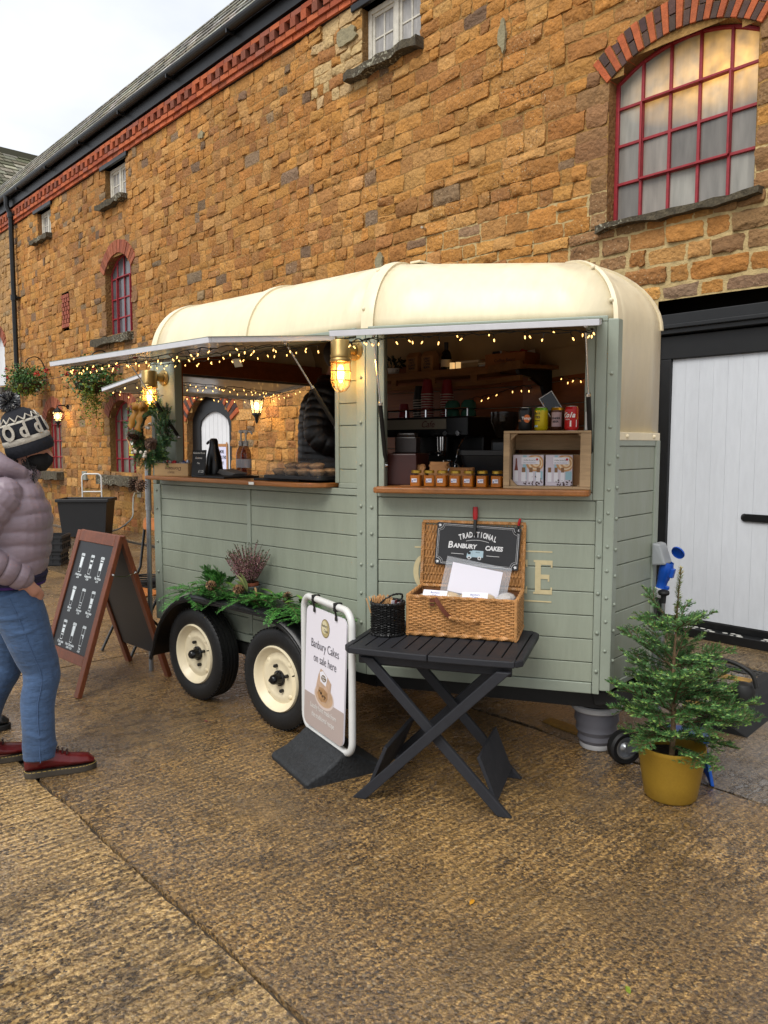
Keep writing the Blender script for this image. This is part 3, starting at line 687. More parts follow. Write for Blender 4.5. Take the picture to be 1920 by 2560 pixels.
# worn yellow paint on the ground
def paint(pts, seed):
    q = MB(); poly = []
    for a, c in zip(pts, pts[1:]+pts[:1]): poly += ragged(*a, *c, 14, .02, seed)
    q.prism(poly, .0005, .004); q.build('yellow_road_paint', mat('worn_yellow_paint', '#9a7428', .5, noise=(9, .55), noise2=(40, .4), bump=(60, .004)), ground)
iGM = GM.inverted()
def gl(x, y): v = iGM @ Vector((x, y, 0)); return (v.x, v.y)
paint([gl(2.36,5.33), gl(2.78,4.95), gl(2.72,4.9), gl(2.32,5.22)], 3); paint([gl(1.9,4.75), gl(2.25,4.5), gl(2.15,4.4), gl(1.85,4.62)], 5)
paint([gl(.98,4.42), gl(1.22,4.12), gl(1.15,4.06), gl(.92,4.36)], 7); paint([gl(1.95,5.35), gl(2.1,5.2), gl(2.0,5.1), gl(1.9,5.3)], 8)
# distant roof: a cross wing with stone slates behind the far end
fb = thing('slate_roofed_barn', 'barn with mossy stone slate roof behind the far left end of the stone building', 'building', GM)
q = MB(); q.box((-30, .35, 0), (-27.05, 8, 7.2)); q.build('wall', mat('far_stone', '#7d6238', .9, noise=(2, .3), noise2=(9,.4), bump=(7,.06)), fb)
q = MB(); q.add([(-21.2,.3,7.25),(-21.2,8,7.25),(-26,8,10.6),(-26,.3,10.6),(-30.8,8,7.25),(-30.8,.3,7.25)], [(0,1,2,3),(3,2,4,5)]); q.add([(-21.2,.32,7.25),(-26,.32,10.6),(-30.8,.32,7.25)],[(0,1,2)]); q.box((-26.12,.3,10.55),(-25.88,8,10.72))
rf2 = q.build('roof', mat('mossy_slates', '#4d4b3c', .9), fb)
b = MB(); nx_, nz_r = .572, .820
for k in range(19):
    t0 = k/19; x0, z0 = -21.2-4.8*t0, 7.25+3.35*t0; x1, z1 = -21.2-4.8*min(1,t0+1.12/19), 7.25+3.35*min(1,t0+1.12/19); yy = .25
    while yy < 5:
        w = rnd(.22, .5); j = rnd(.03,.055); b.add([(x0+nx_*j,yy+.01,z0+nz_r*j),(x0+nx_*j,yy+w-.01,z0+nz_r*j),(x1+nx_*.015,yy+w-.01,z1+nz_r*.015),(x1+nx_*.015,yy+.01,z1+nz_r*.015),(x0,yy+.01,z0),(x0,yy+w-.01,z0)], [(0,1,2,3),(4,5,1,0)], tint=jit(random.choice(['#7d7a6a','#66634f','#8f8a78','#55543f']), .2)); yy += w
b.build('slate', slate_m, rf2, kind='stuff')
# ================================================================ the catering trailer
HU = 131.75
TM = TR(-.09, 4.045, 0) @ RZ(head_rz(HU))                  # x forward along the side, y inward, z up; origin under the bend of the near side
TA = 25.45
FR_ = RZ(TA)                                               # front tapered side, in trailer space
FM = TM @ FR_
LU, WD, FL = 2.037, 1.59, 1.239                            # rear length, body width, tapered length
CX, CY = FL*cos(radians(TA)), FL*sin(radians(TA)); DY = WD-CY
ZB, ZE, RR, RISE = .38, 2.20, .40, .405
green_m = mat('sage_green_paint', '#8d9484', .42, noise=(3, .10), noise2=(22, .05), bump=(60, .0008), rnoise=(6, .3, .55), stretch=(3, 3, .45))
gtrim_m = mat('sage_green_trim', '#8d9587', .4, noise=(7, .08), bump=(60, .0008))
cream_m = mat('cream_paint', '#ddd0b0', .36, noise=(2.0, .07), noise2=(12, .05), bump=(14, .0012), rnoise=(4, .28, .5), stretch=(3, 2, .8))
lino_m = mat('letter_cream', '#c3b58c', .5, noise=(30, .1))
wood_m = mat('oiled_wood_counter', '#8f5a2a', .42, noise=(6, .3), noise2=(40, .2), bump=(50, .0015), stretch=(.25, 4, 4))
lining_m = mat('varnished_pine_lining', '#8a4a1c', .45, noise=(4, .3), noise2=(22, .2), stretch=(.3, 3, 6))
plyw_m = mat('pale_ceiling_lining', '#a98c62', .6, noise=(3, .15))
alu_m = mat('brushed_aluminium', '#b4b6ba', .3, metal=.85, noise=(30, .1))
chrome_m = mat('chrome', '#c9c9c9', .12, metal=1)
dkmet_m = mat('chassis_black', '#151514', .6, noise=(20, .4))
rub_m = mat('black_rubber', '#111111', .55, noise=(18, .3))
tyre_m = mat('tyre_rubber', '#131313', .5, noise=(30, .35), bump=(120, .0015))
flap_m = mat('white_hatch_lining', '#b9b8b4', .16, noise=(2, .1))
brass_m = mat('aged_brass', '#a58a55', .34, metal=.75, noise=(14, .25))
trailer = thing('catering_trailer', 'sage green horsebox trailer with cream roof and two open serving hatches', 'trailer', TM)
def planks(M, x0, x1, ztop, pitch, zbot, upper=None, name='plank', first=None, m=green_m):
    z = ztop; zs = ([first, z] if first else [z]); 
    while z > zbot+.01: z -= pitch; zs.append(max(z, zbot))
    for a, b in zip(zs, zs[1:]):
        q = MB(); q.box((x0+.001, -.004+rnd(-.0008,.0008), b+.0018), (x1-.001, .014, a-.0018), M); q.build(name, m, trailer, bevel=.003)
I4 = Matrix()
PITCH = .117
# lower walls: one plank, one object
planks(I4, -1.955, -1.0, 1.237, PITCH, .43, first=1.335); planks(I4, -.965, -.065, 1.237, PITCH, .43, first=1.335)
planks(FR_, .062, 1.165, 1.237, PITCH, .435, first=1.335)
planks(I4, -.20, -.065, 2.06, PITCH, 1.40, first=2.165); planks(I4, -2.0, -1.885, 2.06, PITCH, 1.40, first=2.165)
NM = TR(CX, CY, 0) @ RZ(90)                                # flat nose: x runs inward across the nose, outward is -y
NW = DY-CY
planks(NM, .045, NW-.045, 1.60, PITCH, .43)
# solid backing shell (outer skin), so nothing shines through the joints
sk = MB()
def wall_skin(mb, M, x0, x1, z0, z1, t=.03): mb.box((x0, .014, z0), (x1, .014+t, z1), M)
wall_skin(sk, I4, -LU+.006, 0, ZB+.02, 1.336); wall_skin(sk, I4, -.225, 0, 1.336, 2.2); wall_skin(sk, I4, -LU+.006, -1.755, 1.336, 2.2); wall_skin(sk, I4, -1.755, -.225, 2.172, 2.2)
wall_skin(sk, FR_, .0, FL, ZB+.02, 1.336); wall_skin(sk, FR_, .0, .098, 1.336, 2.2); wall_skin(sk, FR_, 1.146, FL, 1.336, 2.2); wall_skin(sk, FR_, .098, 1.146, 2.185, 2.2)
wall_skin(sk, NM, 0, NW, ZB+.02, 1.64)
sk.build('side_panel', green_m, trailer)
# far side: mirrored plain walls, tongue and groove inside
fs = MB(); FAR = TR(0, WD, 0)
fs.box((-LU, -.03, ZB), (0, 0, ZE), FAR)
FARF = TR(0, WD, 0) @ RZ(-TA); fs.box((0, -.03, ZB), (FL, 0, ZE), FARF); fs.build('far_side_panel', green_m, trailer)
z = .46
while z < 2.2:
    for M, x0, x1 in ((FAR, -LU+.03, 0), (FARF, 0, FL-.02)):
        q = MB(); q.box((x0, -.046, z+.002), (x1, -.031, min(z+.138, 2.2)), M); q.build('lining_board', lining_m, trailer, bevel=.003)
    z += .14
# rear end: posts, low tailgate, header above the open rear hatch
re = MB(); re.box((-LU, .03, ZB), (-LU+.03, WD-.03, 1.15)); re.box((-LU, .03, 2.15), (-LU+.035, WD-.03, 2.2)); re.build('tailgate', green_m, trailer)
q = MB(); q.box((-LU+.036, .05, 2.105), (-LU+.06, WD-.05, 2.2)); q.box((-LU-.02,.03,2.10),(-LU+.034,WD-.03,2.148)); q.build('rear_header', dkmet_m, trailer)
q = MB(); q.box((-LU+.065, .05, 2.11), (-LU+.085, WD-.05, 2.25)); q.build('header_batten', lining_m, trailer)
q = MB(); q.prism([(-LU+.03,.05),(-.02,.05),(CX-.03,CY+.04),(CX-.03,DY-.04),(-.02,WD-.05),(-LU+.03,WD-.05)], ZB, ZB+.05); q.build('floor', mat('floor_lino', '#2d2a27', .6), trailer)
q = MB()
for a in (.05, 1.52): q.box((-LU, a-.02, 1.15), (-LU+.03, a+.02, 2.15))
q.build('rear_post', gtrim_m, trailer)
# corner posts, rails and trim
tr = MB()
tr.box((-LU-.004, -.012, ZB), (-1.955, .035, 1.337)); tr.box((-1.885, -.01, 1.337), (-1.752, .05, 2.19)); tr.box((-LU-.004, -.012, 1.339), (-2.0, .035, 2.19))
tr.box((-1.0, -.010, .44), (-.965, .016, 1.335)); tr.box((-.065, -.012, ZB), (-.002, .03, 2.19)); tr.box((-.226, -.012, 1.40), (-.199, .05, 2.17)); tr.box((-1.955, -.009, 1.337), (-.066, .02, 1.372)); tr.box((-.2, -.008, 1.374), (-.067, .02, 1.402))
tr.box((-1.954, -.010, ZB), (-.066, .016, .429))
tr.box((.0, -.013, ZB), (.06, .03, 2.19), FR_); tr.box((.061, -.011, 1.337), (1.147, .02, 1.372), FR_); tr.box((.067, -.010, ZB), (1.163, .016, .434), FR_)
tr.box((.067, -.012, 1.373), (.098, .05, 2.18), FR_); tr.box((1.147, -.012, 1.337), (1.2, .05, 2.19), FR_); tr.box((1.165, -.0115, ZB), (1.1995, .02, 1.336), FR_)
tr.box((1.1, -.004, 1.375), (1.1465, .07, 2.18), FR_, mi=0)
tr.build('corner_trim', gtrim_m, trailer, bevel=.004)
q = MB(); q.box((1.2005, -.016, ZB+.02), (FL+.012, .02, ZE), FR_); q.box((-.013, -.013, ZB+.02), (.044, .02, ZE), NM); q.build('corner_angle', gtrim_m, trailer, bevel=.005)
q = MB(); q.box((NW-.044, -.012, ZB+.02), (NW+.01, .03, 1.63), NM); q.box((.046, -.01, ZB+.02), (NW-.046, .02, .43), NM); q.box((.046, -.009, 1.60), (NW-.046, .02, 1.632), NM); q.build('nose_trim', gtrim_m, trailer, bevel=.004)
q = MB(); q.box((-1.885, -.015, 2.172), (-.07, .03, 2.215)); q.box((.01, -.015, 2.188), (1.2, .03, 2.215), FR_); q.build('top_rail', gtrim_m, trailer, bevel=.004)
bolt = MB(); bolt.lathe([(.0095,0),(.009,.005),(.005,.0085),(0,.0095)], 8); bm_ = bolt.mesh('bolt', gtrim_m)
for M, x, zs in ((I4, -1.995, (.5,.72,.94,1.16,1.30)), (I4, -.03, (.5,.66,.82,.98,1.14,1.29,1.5,1.72,1.95)), (FR_, .03, (.48,.64,.8,.97,1.14,1.29)), (FR_, 1.183, (.5,.68,.88,1.06,1.24)), (FR_, 1.222, (.6,.74,.86,1.0,1.12,1.27,1.4,1.52,1.7,1.95)),):
    for z in zs: place('bolt', bm_, trailer, M @ TR(x, -.013, z+rnd(-.01,.01)) @ RX(90))
for z in (.55,.7,.83,.97,1.1,1.25,1.4,1.55): place('bolt', bm_, trailer, NM @ TR(.018, -.0135, z) @ RX(90))
# ---------------- roof: barrel vault mitred round a tapered, hipped front
PL = [(-LU, 0), (0, 0), (CX, CY), (CX, DY), (0, WD), (-LU, WD)]
def inset(t):
    ln = []
    for i in range(5):
        a = Vector(PL[i]); b = Vector(PL[i+1]); d = (b-a).normalized(); nn = Vector((-d.y, d.x)); ln.append((a+nn*t, d))
    o = [Vector((-LU, t))]
    for i in range(4):
        (p, d), (q, e) = ln[i], ln[i+1]; k = ((q-p).x*e.y-(q-p).y*e.x)/(d.x*e.y-d.y*e.x); o.append(p+d*k)
    o.append(Vector((-LU, WD-t))); return o
def ring(th, R=RR, rise=RISE, ins=0, z0=ZE): return [Vector((p.x, p.y, z0+rise*sin(th)*(1-.17*max(0, p.x)))) for p in inset(ins+R*(1-cos(th)))]
NT = 12; ths = [pi/2*i/NT for i in range(NT+1)]
for seg, nm in ((0, 0), (1, 1), (2, 2), (3, 3), (4, 4)):
    q = MB(); vs = []; fs_ = []; rows_ = []
    if seg == 2: rows_.append([Vector((CX+.0005, CY, 1.635)), Vector((CX+.0005, DY, 1.635))])
    for th in ths: r = ring(th); rows_.append([r[seg], r[seg+1]])
    ns = 10 if seg in (0, 4) else 5
    for a, b in rows_:
        for i in range(ns+1): vs.append(a+(b-a)*i/ns)
    for j in range(len(rows_)-1):
        for i in range(ns): k = ns+1; fs_.append((j*k+i, j*k+i+1, (j+1)*k+i+1, (j+1)*k+i))
    q.add(vs, fs_, sm=True); o = q.build('roof_panel', cream_m, trailer, sharp=60)
    sm_ = o.modifiers.new('thick', 'SOLIDIFY'); sm_.thickness = .006; sm_.offset = -1
q = MB(); r = ring(pi/2); q.add([v+Vector((0,0,.0)) for v in r], [(0,1,4,5),(1,2,3,4)]); q.build('roof_panel', cream_m, trailer)
# ribs: raised straps over the mitres, a mid strap and the rear flange
def rib_strip(getp, w0, w1, h, name='roof_rib'):
    q = MB(); rows_ = []
    for th in ths:
        c, e1, n1, e2, n2 = getp(th)
        rows_.append([c+e1*w0, c+e1*w0+n1*h, c+(n1+n2).normalized()*h*1.15, c+e2*w1+n2*h, c+e2*w1])
    vs = [p for r in rows_ for p in r]; fs_ = [(j*5+i, j*5+i+1, (j+1)*5+i+1, (j+1)*5+i) for j in range(len(rows_)-1) for i in range(4)]
    fs_ += [(0,4,3,2,1)]; q.add(vs, fs_, sm=True); return q.build(name, cream_m, trailer, sharp=40)
def mitre(i):
    def f(th):
        r = ring(th); c = r[i]; e1 = (r[i-1]-c).normalized(); e2 = (r[i+1]-c).normalized()
        d1 = -e1; d2 = e2
        n1 = Vector((d1.y, -d1.x, 0)); n2 = Vector((d2.y, -d2.x, 0)); up = Vector((0,0,1))
        return c, e1, n1*cos(th)+up*sin(th), e2, n2*cos(th)+up*sin(th)
    return f
for i in (1, 2, 3, 4): rib_strip(mitre(i), .032 if i in (1,4) else .014, .036 if i in (1,4) else .034, .011)
def across(x):
    def f(th):
        r = ring(th); n_ = Vector((0,-cos(th), sin(th))); return Vector((x, r[0].y, r[0].z)), Vector((-1,0,0)), n_, Vector((1,0,0)), n_
    return f
rib_strip(across(-1.02), .035, .035, .012); rib_strip(across(-LU+.03), .032, .03, .009)
# mid/bend straps carry on over the crown
for x in (-1.02, -LU+.03): q = MB(); q.box((x-.035, .39, ZE+RISE-.001), (x+.035, WD-.39, ZE+RISE+.011)); q.build('roof_rib', cream_m, trailer, bevel=.003)
q = MB(); q.box((-.035, .39, ZE+RISE-.001), (.035, WD-.39, ZE+RISE+.0115)); q.build('roof_rib', cream_m, trailer, bevel=.003)
q = MB(); q.box((.0, -.012, 1.628), (NW, .004, 1.668), NM); q.build('nose_lip', cream_m, trailer, bevel=.003)
cb = MB(); cb.lathe([(.011,0),(.010,.005),(.006,.010),(0,.011)], 8); cbm = cb.mesh('bolt', cream_m)
for x in (.12, NW-.08): place('bolt', cbm, trailer, NM @ TR(x, -.012, 1.648) @ RX(90))
for i in (1, 2):
    f = mitre(i)
    for k in (2, 7): c, e1, n1, e2, n2 = f(ths[k]); p = c+e1*.018+n1*.011; place('bolt', cbm, trailer, TR(*p) @ n1.to_track_quat('Z', 'Y').to_matrix().to_4x4())
# rear gable above the opening
q = MB(); pts = [(r[0].y, r[0].z) for r in [ring(t) for t in ths]]; poly = pts+[(WD-a, b) for a, b in reversed(pts)]
q.add([(-LU+.004, a, b) for a, b in poly], [tuple(range(len(poly)))]); q.build('rear_gable', cream_m, trailer)
# inside ceiling lining
q = MB(); rows_ = []
for th in ths: r = ring(th, RR-.03, RISE-.03, .035); rows_.append(r)
for seg in range(5):
    q = MB(); q.add([p for r in rows_ for p in (r[seg], r[seg+1])], [(2*j, 2*j+1, 2*j+3, 2*j+2) for j in range(len(rows_)-1)], sm=True); q.build('ceiling_lining', lining_m if seg == 0 else plyw_m, trailer, sharp=60)
r = rows_[-1]; q = MB(); q.add(list(r), [(0,1,4,5)]); q.build('ceiling_lining', lining_m, trailer); q = MB(); q.add(list(r), [(1,2,3,4)]); q.build('ceiling_lining', plyw_m, trailer)
# inner face of near walls
q = MB(); q.box((-LU+.03,.046,ZB+.05),(-.02,.06,1.33)); q.box((-.222,.046,1.33),(-.01,.06,2.2)); q.box((-1.94,.051,1.39),(-1.756,.06,2.2)); q.box((.03,.046,ZB+.05),(FL-.02,.06,1.33), FR_); q.box((1.15,.052,1.38),(FL-.02,.06,2.2), FR_); q.box((.03,.046,ZB+.05),(NW-.03,.06,2.2), NM); q.build('inner_lining', lining_m, trailer)
# ---------------- counters
ct = MB(); poly = [(-1.95, .42), (-1.95, -.13), (-.42, -.16)]+[(-.42+.17*sin(a), -.16+.15*(1-cos(a))) for a in [pi/2*i/6 for i in range(1,7)]]+[(-.228, .42)]
ct.prism(poly, 1.374, 1.400); ct.build('counter', wood_m, trailer, bevel=.006)
ct = MB(); poly = [(.102, .46), (.102, -.004), (.064, -.008), (.068, -.11), (.085, -.125), (1.12, -.125), (1.135, -.11), (1.14, -.004), (1.097, .0), (1.097, .46)]
ct.prism(poly, 1.362, 1.392, FR_); ct.build('counter', wood_m, trailer, bevel=.007)
q = MB(); q.box((-.78,-.166,1.379),(-.735,-.1615,1.394), Matrix.Identity(4)); q.build('barcode_sticker', mat('white_print', '#d8d8d2'), trailer)
# ---------------- hatch flaps
def flap(M, x0, x1, L, drop, name='hatch_flap', tilt=None):
    """hinged at y=0,z=0 of M; reaches out along -y by L and drops"""
    a = atan2(drop, L); R = M @ Matrix.Rotation(a, 4, 'X'); l = sqrt(L*L+drop*drop)
    q = MB(); q.box((x0, -l, 0), (x1, -.01, .0085), R); p = q.build(name, flap_m, trailer)
    q = MB(); q.box((x0-.012, -l-.012, -.016), (x1+.012, -l+.006, .009), R); q.box((x0-.012, -l+.007, -.016), (x0+.004, -.012, .009), R); q.box((x1-.004, -l+.007, -.016), (x1+.012, -.012, .009), R)
    q.build('edge_frame', mat('pale_grey_edge','#cacbd0',.35,noise=(20,.06)), p, bevel=.002)
    q = MB(); q.box((x0-.015, -l-.012, .0092), (x1+.015, .02, .0125), R); q.build('flap_skin', gtrim_m, p)
    return R, l
HR = TR(0, -.016, 2.178)
RF_M, RF_l = flap(HR, -1.77, -.215, .81, .092)
FF_M, FF_l = flap(FR_ @ TR(0, -.016, 2.190), .075, 1.160, .70, .108)
EF = TR(-LU-.02, 0, 2.135) @ RZ(-90)                       # rear hatch: x runs along -y..., outward is -x
EF_M, EF_l = flap(EF, -1.53, -.06, .76, .10)
def strut(p, q, name='gas_strut'):
    p = Vector(p); q = Vector(q); d = q-p
    b = MB(); b.tube([p+d*.04, p+d*.52], .0045, 8, mi=1); b.tube([p+d*.5, p+d*.97], .0115, 10); b.ball(q, .012, 8, 6, mi=1); b.ball(p, .01, 8, 6, mi=1); b.cbox(p+Vector((0,0,.018)), (.03,.03,.03), mi=2)
    b.tube([p+d*.495, p+d*.515], .0125, 10, mi=1)
    return b.build(name, [rub_m, chrome_m, flap_m], trailer)
def fp(M, x, out, dz=-.02): return M @ Vector((x, -out, dz))
strut(fp(RF_M, -.275, .30), (-.235, .012, 1.70)); s2 = strut(fp(RF_M, -1.735, .33), (-1.748, .012, 1.66))
strut(fp(FF_M, .115, .24), FR_ @ Vector((.10, .015, 1.50))); strut(fp(FF_M, 1.105, .24), FR_ @ Vector((1.135, .012, 1.55)))
q = MB(); q.cbox(FR_ @ Vector((1.121, -.045, 1.72)), (.028, .004, .085), RZ(TA).to_3x3()); q.build('strut_label', mat('white_print', '#d8d8d2'), trailer)
for x, M in ((-1.3, RF_M), (.2, FF_M), (1.0, FF_M)):       # red catches and clips under the flaps
    q = MB(); q.lathe([(.014,-.012),(.014,0)], 12, M @ TR(x, -.55, -.004)); q.build('red_catch', mat('red_plastic', '#a5161a', .35), trailer)
q = MB(); q.cbox((0,0,0),(.05,.035,.004), M=RF_M @ TR(-1.12,-.62,-.004)); q.cbox((0,0,0),(.05,.035,.004), M=RF_M @ TR(-1.20,-.62,-.004)); q.build('flap_sticker', mat('white_print', '#d8d8d2'), trailer)
q = MB(); q.cbox((0,0,0),(.07,.004,.05), M=TR(-.95,-.10,2.09) @ RX(25)); q.build('hanging_tag', mat('white_print', '#d8d8d2'), trailer)
# ---------------- bulkhead lamps
glow_m = mat('lit_filament', '#ffb040', .5, emis=('#ffae42', 16)); lglass_m = mat('lamp_glass', '#ffd9a0', .05, trans=.0, alpha=.16)
def bulkhead(M):
    """M: y=0 is the wall face, outward -y; lamp body hangs below an arm"""
    b = MB(); b.lathe([(0,0),(.052,0),(.055,.006),(.05,.014),(.03,.018)], 24, M @ RX(90)); b.tube([(0,-.012,0),(0,-.10,0)], .027, 16, M)
    for k in range(4): a = pi/4+k*pi/2; b.ball((.042*cos(a), -.016, .042*sin(a)), .006, 8, 5, M)
    c = M @ TR(0, -.115, 0)
    b.lathe([(0,.042),(.046,.040),(.05,.034),(.05,-.03),(.053,-.036),(.053,-.048),(.05,-.052),(.054,-.058),(.054,-.07),(.048,-.074)], 24, c)
    root = b.build('bulkhead_lamp', brass_m, trailer)
    b = MB()
    for z in (-.118, -.165): b.tube([(.052*cos(2*pi*k/20), .052*sin(2*pi*k/20), z) for k in range(20)], .0026, 6, c, closed=True)
    for k in range(4):
        a = k*pi/2+.4; pr = [(.052, -.07), (.052, -.165), (.046, -.192), (.03, -.214), (.0, -.224)]; b.tube([(r*cos(a), r*sin(a), z) for r, z in pr], .0026, 6, c)
    b.build('guard_cage', brass_m, root)
    b = MB(); b.lathe([(.042,-.072),(.044,-.10),(.043,-.16),(.036,-.19),(.018,-.208),(0,-.212)], 20, c); b.build('lamp_glass', lglass_m, root)
    b = MB(); b.lathe([(.008,-.085),(.016,-.10),(.019,-.125),(.017,-.15),(.010,-.172),(0,-.18)], 14, c); b.build('bulb', glow_m, root)
    ld = bpy.data.lights.new('lamp_light', 'POINT'); ld.energy = 3.0; ld.color = (1, .60, .20); ld.shadow_soft_size = .03
    lo = bpy.data.objects.new('lamp_light', ld); COL.objects.link(lo); lo.parent = root; lo.matrix_local = c @ TR(0, 0, -.13)
bulkhead(TR(-.068, -.008, 2.10)); bulkhead(TR(-1.868, -.012, 2.06))
# ---------------- wheels, mudguard, chassis
def wheel(x, y, side=1):
    M = TR(x, y, .29) @ RX(90 if side > 0 else -90)        # lathe axis -> outward
    R0, w = .29, .155
    pr = [(.19,-w+.012),(.215,-w+.004),(.25,-w),(.275,-w+.012)]
    z = -w+.02
    for k in range(5):
        pr += [(R0-.002+(.002 if 0 < k < 4 else 0), z), (R0, z+.019), (R0-.007, z+.0195), (R0-.007, z+.0245)]; z += .0245
    pr += [(R0-.004, -.012), (.278, -.004), (.262, .001), (.245, .0035), (.225, .002), (.2,-.002),(.187,-.01)]
    b = MB(); b.lathe(pr, 64, M); 
    for k in range(64):                                     # shoulder blocks
        a = 2*pi*k/64; b.cbox((cos(a)*(R0-.006), sin(a)*(R0-.006), -.016), (.016, .008, .014), Matrix.Rotation(a, 3, 'Z'), M=M)
    root = b.build('wheel', tyre_m, trailer, sharp=30)
    q = MB(); q.lathe([(.196,-.10),(.19,-.03),(.19,-.006),(.184,.004),(.178,.002),(.172,-.012),(.152,-.028),(.146,-.036),(.135,-.034),(.118,-.026),(.10,-.030),(.085,-.036),(.06,-.038),(.038,-.036)], 48, M)
    for k in range(4):
        a = pi/4+k*pi/2; q.ball((cos(a)*.125, sin(a)*.125, -.034), .018, 10, 6, M, sc=(1,1,.5))
    q.build('rim', cream_m, root, sharp=50)
    q = MB(); q.lathe([(.045,-.037),(.045,-.026),(.036,-.022),(.03,-.005),(.027,.018),(.02,.026),(0,.028)], 20, M)
    for k in range(4):
        a = .35+k*pi/2; q.lathe([(.0105,-.037),(.0105,-.016),(.006,-.012),(0,-.012)], 6, M @ TR(cos(a)*.072, sin(a)*.072, 0))
    q.build('hub', mat('black_gloss_hub', '#0c0c0c', .2), root)
    q = MB(); q.tube([(.155,.05,-.02),(.165,.053,.014)], .004, 6, M); q.build('tyre_valve', rub_m, root)
    for k in range(10):                                     # moulded sidewall lettering
        pass
for x in (-1.31, -.52): wheel(x, -.205); wheel(x, WD+.205, -1)
prof = [(-1.78,.20),(-1.745,.27),(-1.70,.38),(-1.64,.47),(-1.56,.555),(-1.46,.625),(-1.34,.668),(-1.2,.685),(-.63,.685),(-.5,.67),(-.38,.63),(-.28,.565),(-.2,.47),(-.145,.37),(-.105,.25),(-.09,.18)]
prof = [(p.x, p.y) for p in catmull([(a, b, 0) for a, b in prof], 3)]
for sgn in (1, -1):
    M = I4 if sgn > 0 else Matrix.Translation((0, WD, 0)) @ Matrix.Diagonal((1,-1,1,1))
    q = MB(); n = len(prof)
    def off(i, d):
        a = prof[max(i-1,0)]; b = prof[min(i+1,n-1)]; t = Vector((b[0]-a[0], b[1]-a[1])).normalized(); return (prof[i][0]-t.y*d, prof[i][1]+t.x*d)
    cs = [(-.0,0),(-.215,0),(-.235,-.004),(-.246,-.016),(-.246,-.042),(-.238,-.044),(-.238,-.018),(-.215,-.008),(0,-.008)]
    vs = [(*[off(i, d)[0]], y, off(i, d)[1]) for i in range(n) for y, d in cs]; k = len(cs)
    q.add(vs, [(i*k+j, i*k+j+1, (i+1)*k+j+1, (i+1)*k+j) for i in range(n-1) for j in range(k-1)], M, sm=True)
    q.tube([(off(i,-.03)[0], -.2465, off(i,-.03)[1]) for i in range(n)], .006, 6, M)
    q.build('mudguard', mat('black_moulded_plastic', '#131415', .34, noise=(12,.25), bump=(160,.0006)), trailer, sharp=40)
q = MB()
q.box((-LU+.02, .12, .27), (-.05, .19, .378)); q.box((-LU+.02, WD-.19, .27), (-.05, WD-.12, .378)); q.bar((-.09,.155,.324),(CX-.05,CY+.13,.324),.07,.105); q.bar((-.09,WD-.155,.324),(CX-.05,DY-.13,.324),.07,.105); q.box((-LU+.02,.191,.28),(-LU+.1,WD-.191,.376)); q.box((CX-.13,CY+.16,.28),(CX-.04,DY-.16,.376))
for x in (-1.31, -.52): q.box((x-.035,-.03,.255),(x+.035,WD+.03,.325)); q.box((x-.05,.13,.26),(x+.05,.2,.4))
q.box((-1.25,-.02,.30),(-.58,.06,.37)); q.build('chassis', dkmet_m, trailer)
q = MB(); q.bar((CX-.1, CY+.06, .33), (CX+.34, WD/2-.05, .42), .06, .07); q.bar((CX-.1, DY-.06, .33), (CX+.34, WD/2+.05, .42), .06, .07); q.cbox((CX+.42, WD/2, .43), (.24,.07,.07)); q.lathe([(.05,-.03),(.055,.02),(.04,.05),(0,.06)], 14, TR(CX+.55, WD/2, .44)); q.tube(catmull([(CX+.40,WD/2,.46),(CX+.41,WD/2,.56),(CX+.48,WD/2,.585),(CX+.58,WD/2,.55),(CX+.61,WD/2,.48)],6), .011, 8); q.build('drawbar', dkmet_m, trailer, bevel=.004)
# jockey wheel, brake lever, grey socket
JW = TM.inverted() @ Vector((1.215, 3.77, 0)); M = TM.inverted() @ (TR(1.215, 3.77, .088) @ RZ(head_rz(78)) @ RX(90))
q = MB(); q.lathe([(.058,-.028),(.075,-.03),(.086,-.02),(.088,0),(.086,.02),(.075,.03),(.058,.028)], 32, M); jw = q.build('jockey_wheel', rub_m, trailer)
q = MB(); q.lathe([(.060,-.02),(.060,.024),(.05,.026),(.046,.014),(.03,.012),(.018,.02),(.012,.03),(0,.03)], 28, M); q.build('rim', mat('zinc_plate', '#9ea1a3', .32, metal=.8, noise=(20,.2)), jw)
q = MB(); q.box((-.012,-.02,.031),(.17,.022,.036), M); q.box((.15,-.022,-.04),(.19,.022,.036), M); q.tube([(.17,0,0),(.17,.32,0)], .024, 12, M); q.tube([(.17,.2,0),(.17,.58,0)], .030, 12, M); q.build('bracket', MATS['zinc_plate'], jw)
NL = lambda x, o, z: NM @ Vector((x, -o, z))
q = MB(); q.tube(catmull([NL(.47,.16,.42), NL(.46,.15,.60), NL(.437,.10,.70), NL(.43,.095,.80)], 5), .009, 8, mi=1); q.lathe([(.012,-.05),(.014,-.012),(.026,-.006),(.03,.004),(.027,.014),(.014,.02),(0,.021)], 18, TR(*NL(.43,.095,.835))); q.build('brake_lever', [rub_m, mat('zinc_plate', '#9ea1a3')], trailer)
q = MB(); SX, SZ = .515, 1.0
q.add([NM @ Vector(p) for p in [(SX-.055,-.012,SZ-.03),(SX+.055,-.012,SZ-.03),(SX+.055,-.012,SZ+.09),(SX-.055,-.012,SZ+.09),(SX-.05,-.085,SZ-.02),(SX+.05,-.085,SZ-.02),(SX+.045,-.05,SZ+.085),(SX-.045,-.05,SZ+.085)]], [(0,3,2,1),(4,5,6,7),(0,1,5,4),(1,2,6,5),(2,3,7,6),(3,0,4,7)])
sk_ = q.build('power_inlet', mat('light_grey_plastic', '#8e9294', .45), trailer, bevel=.008)
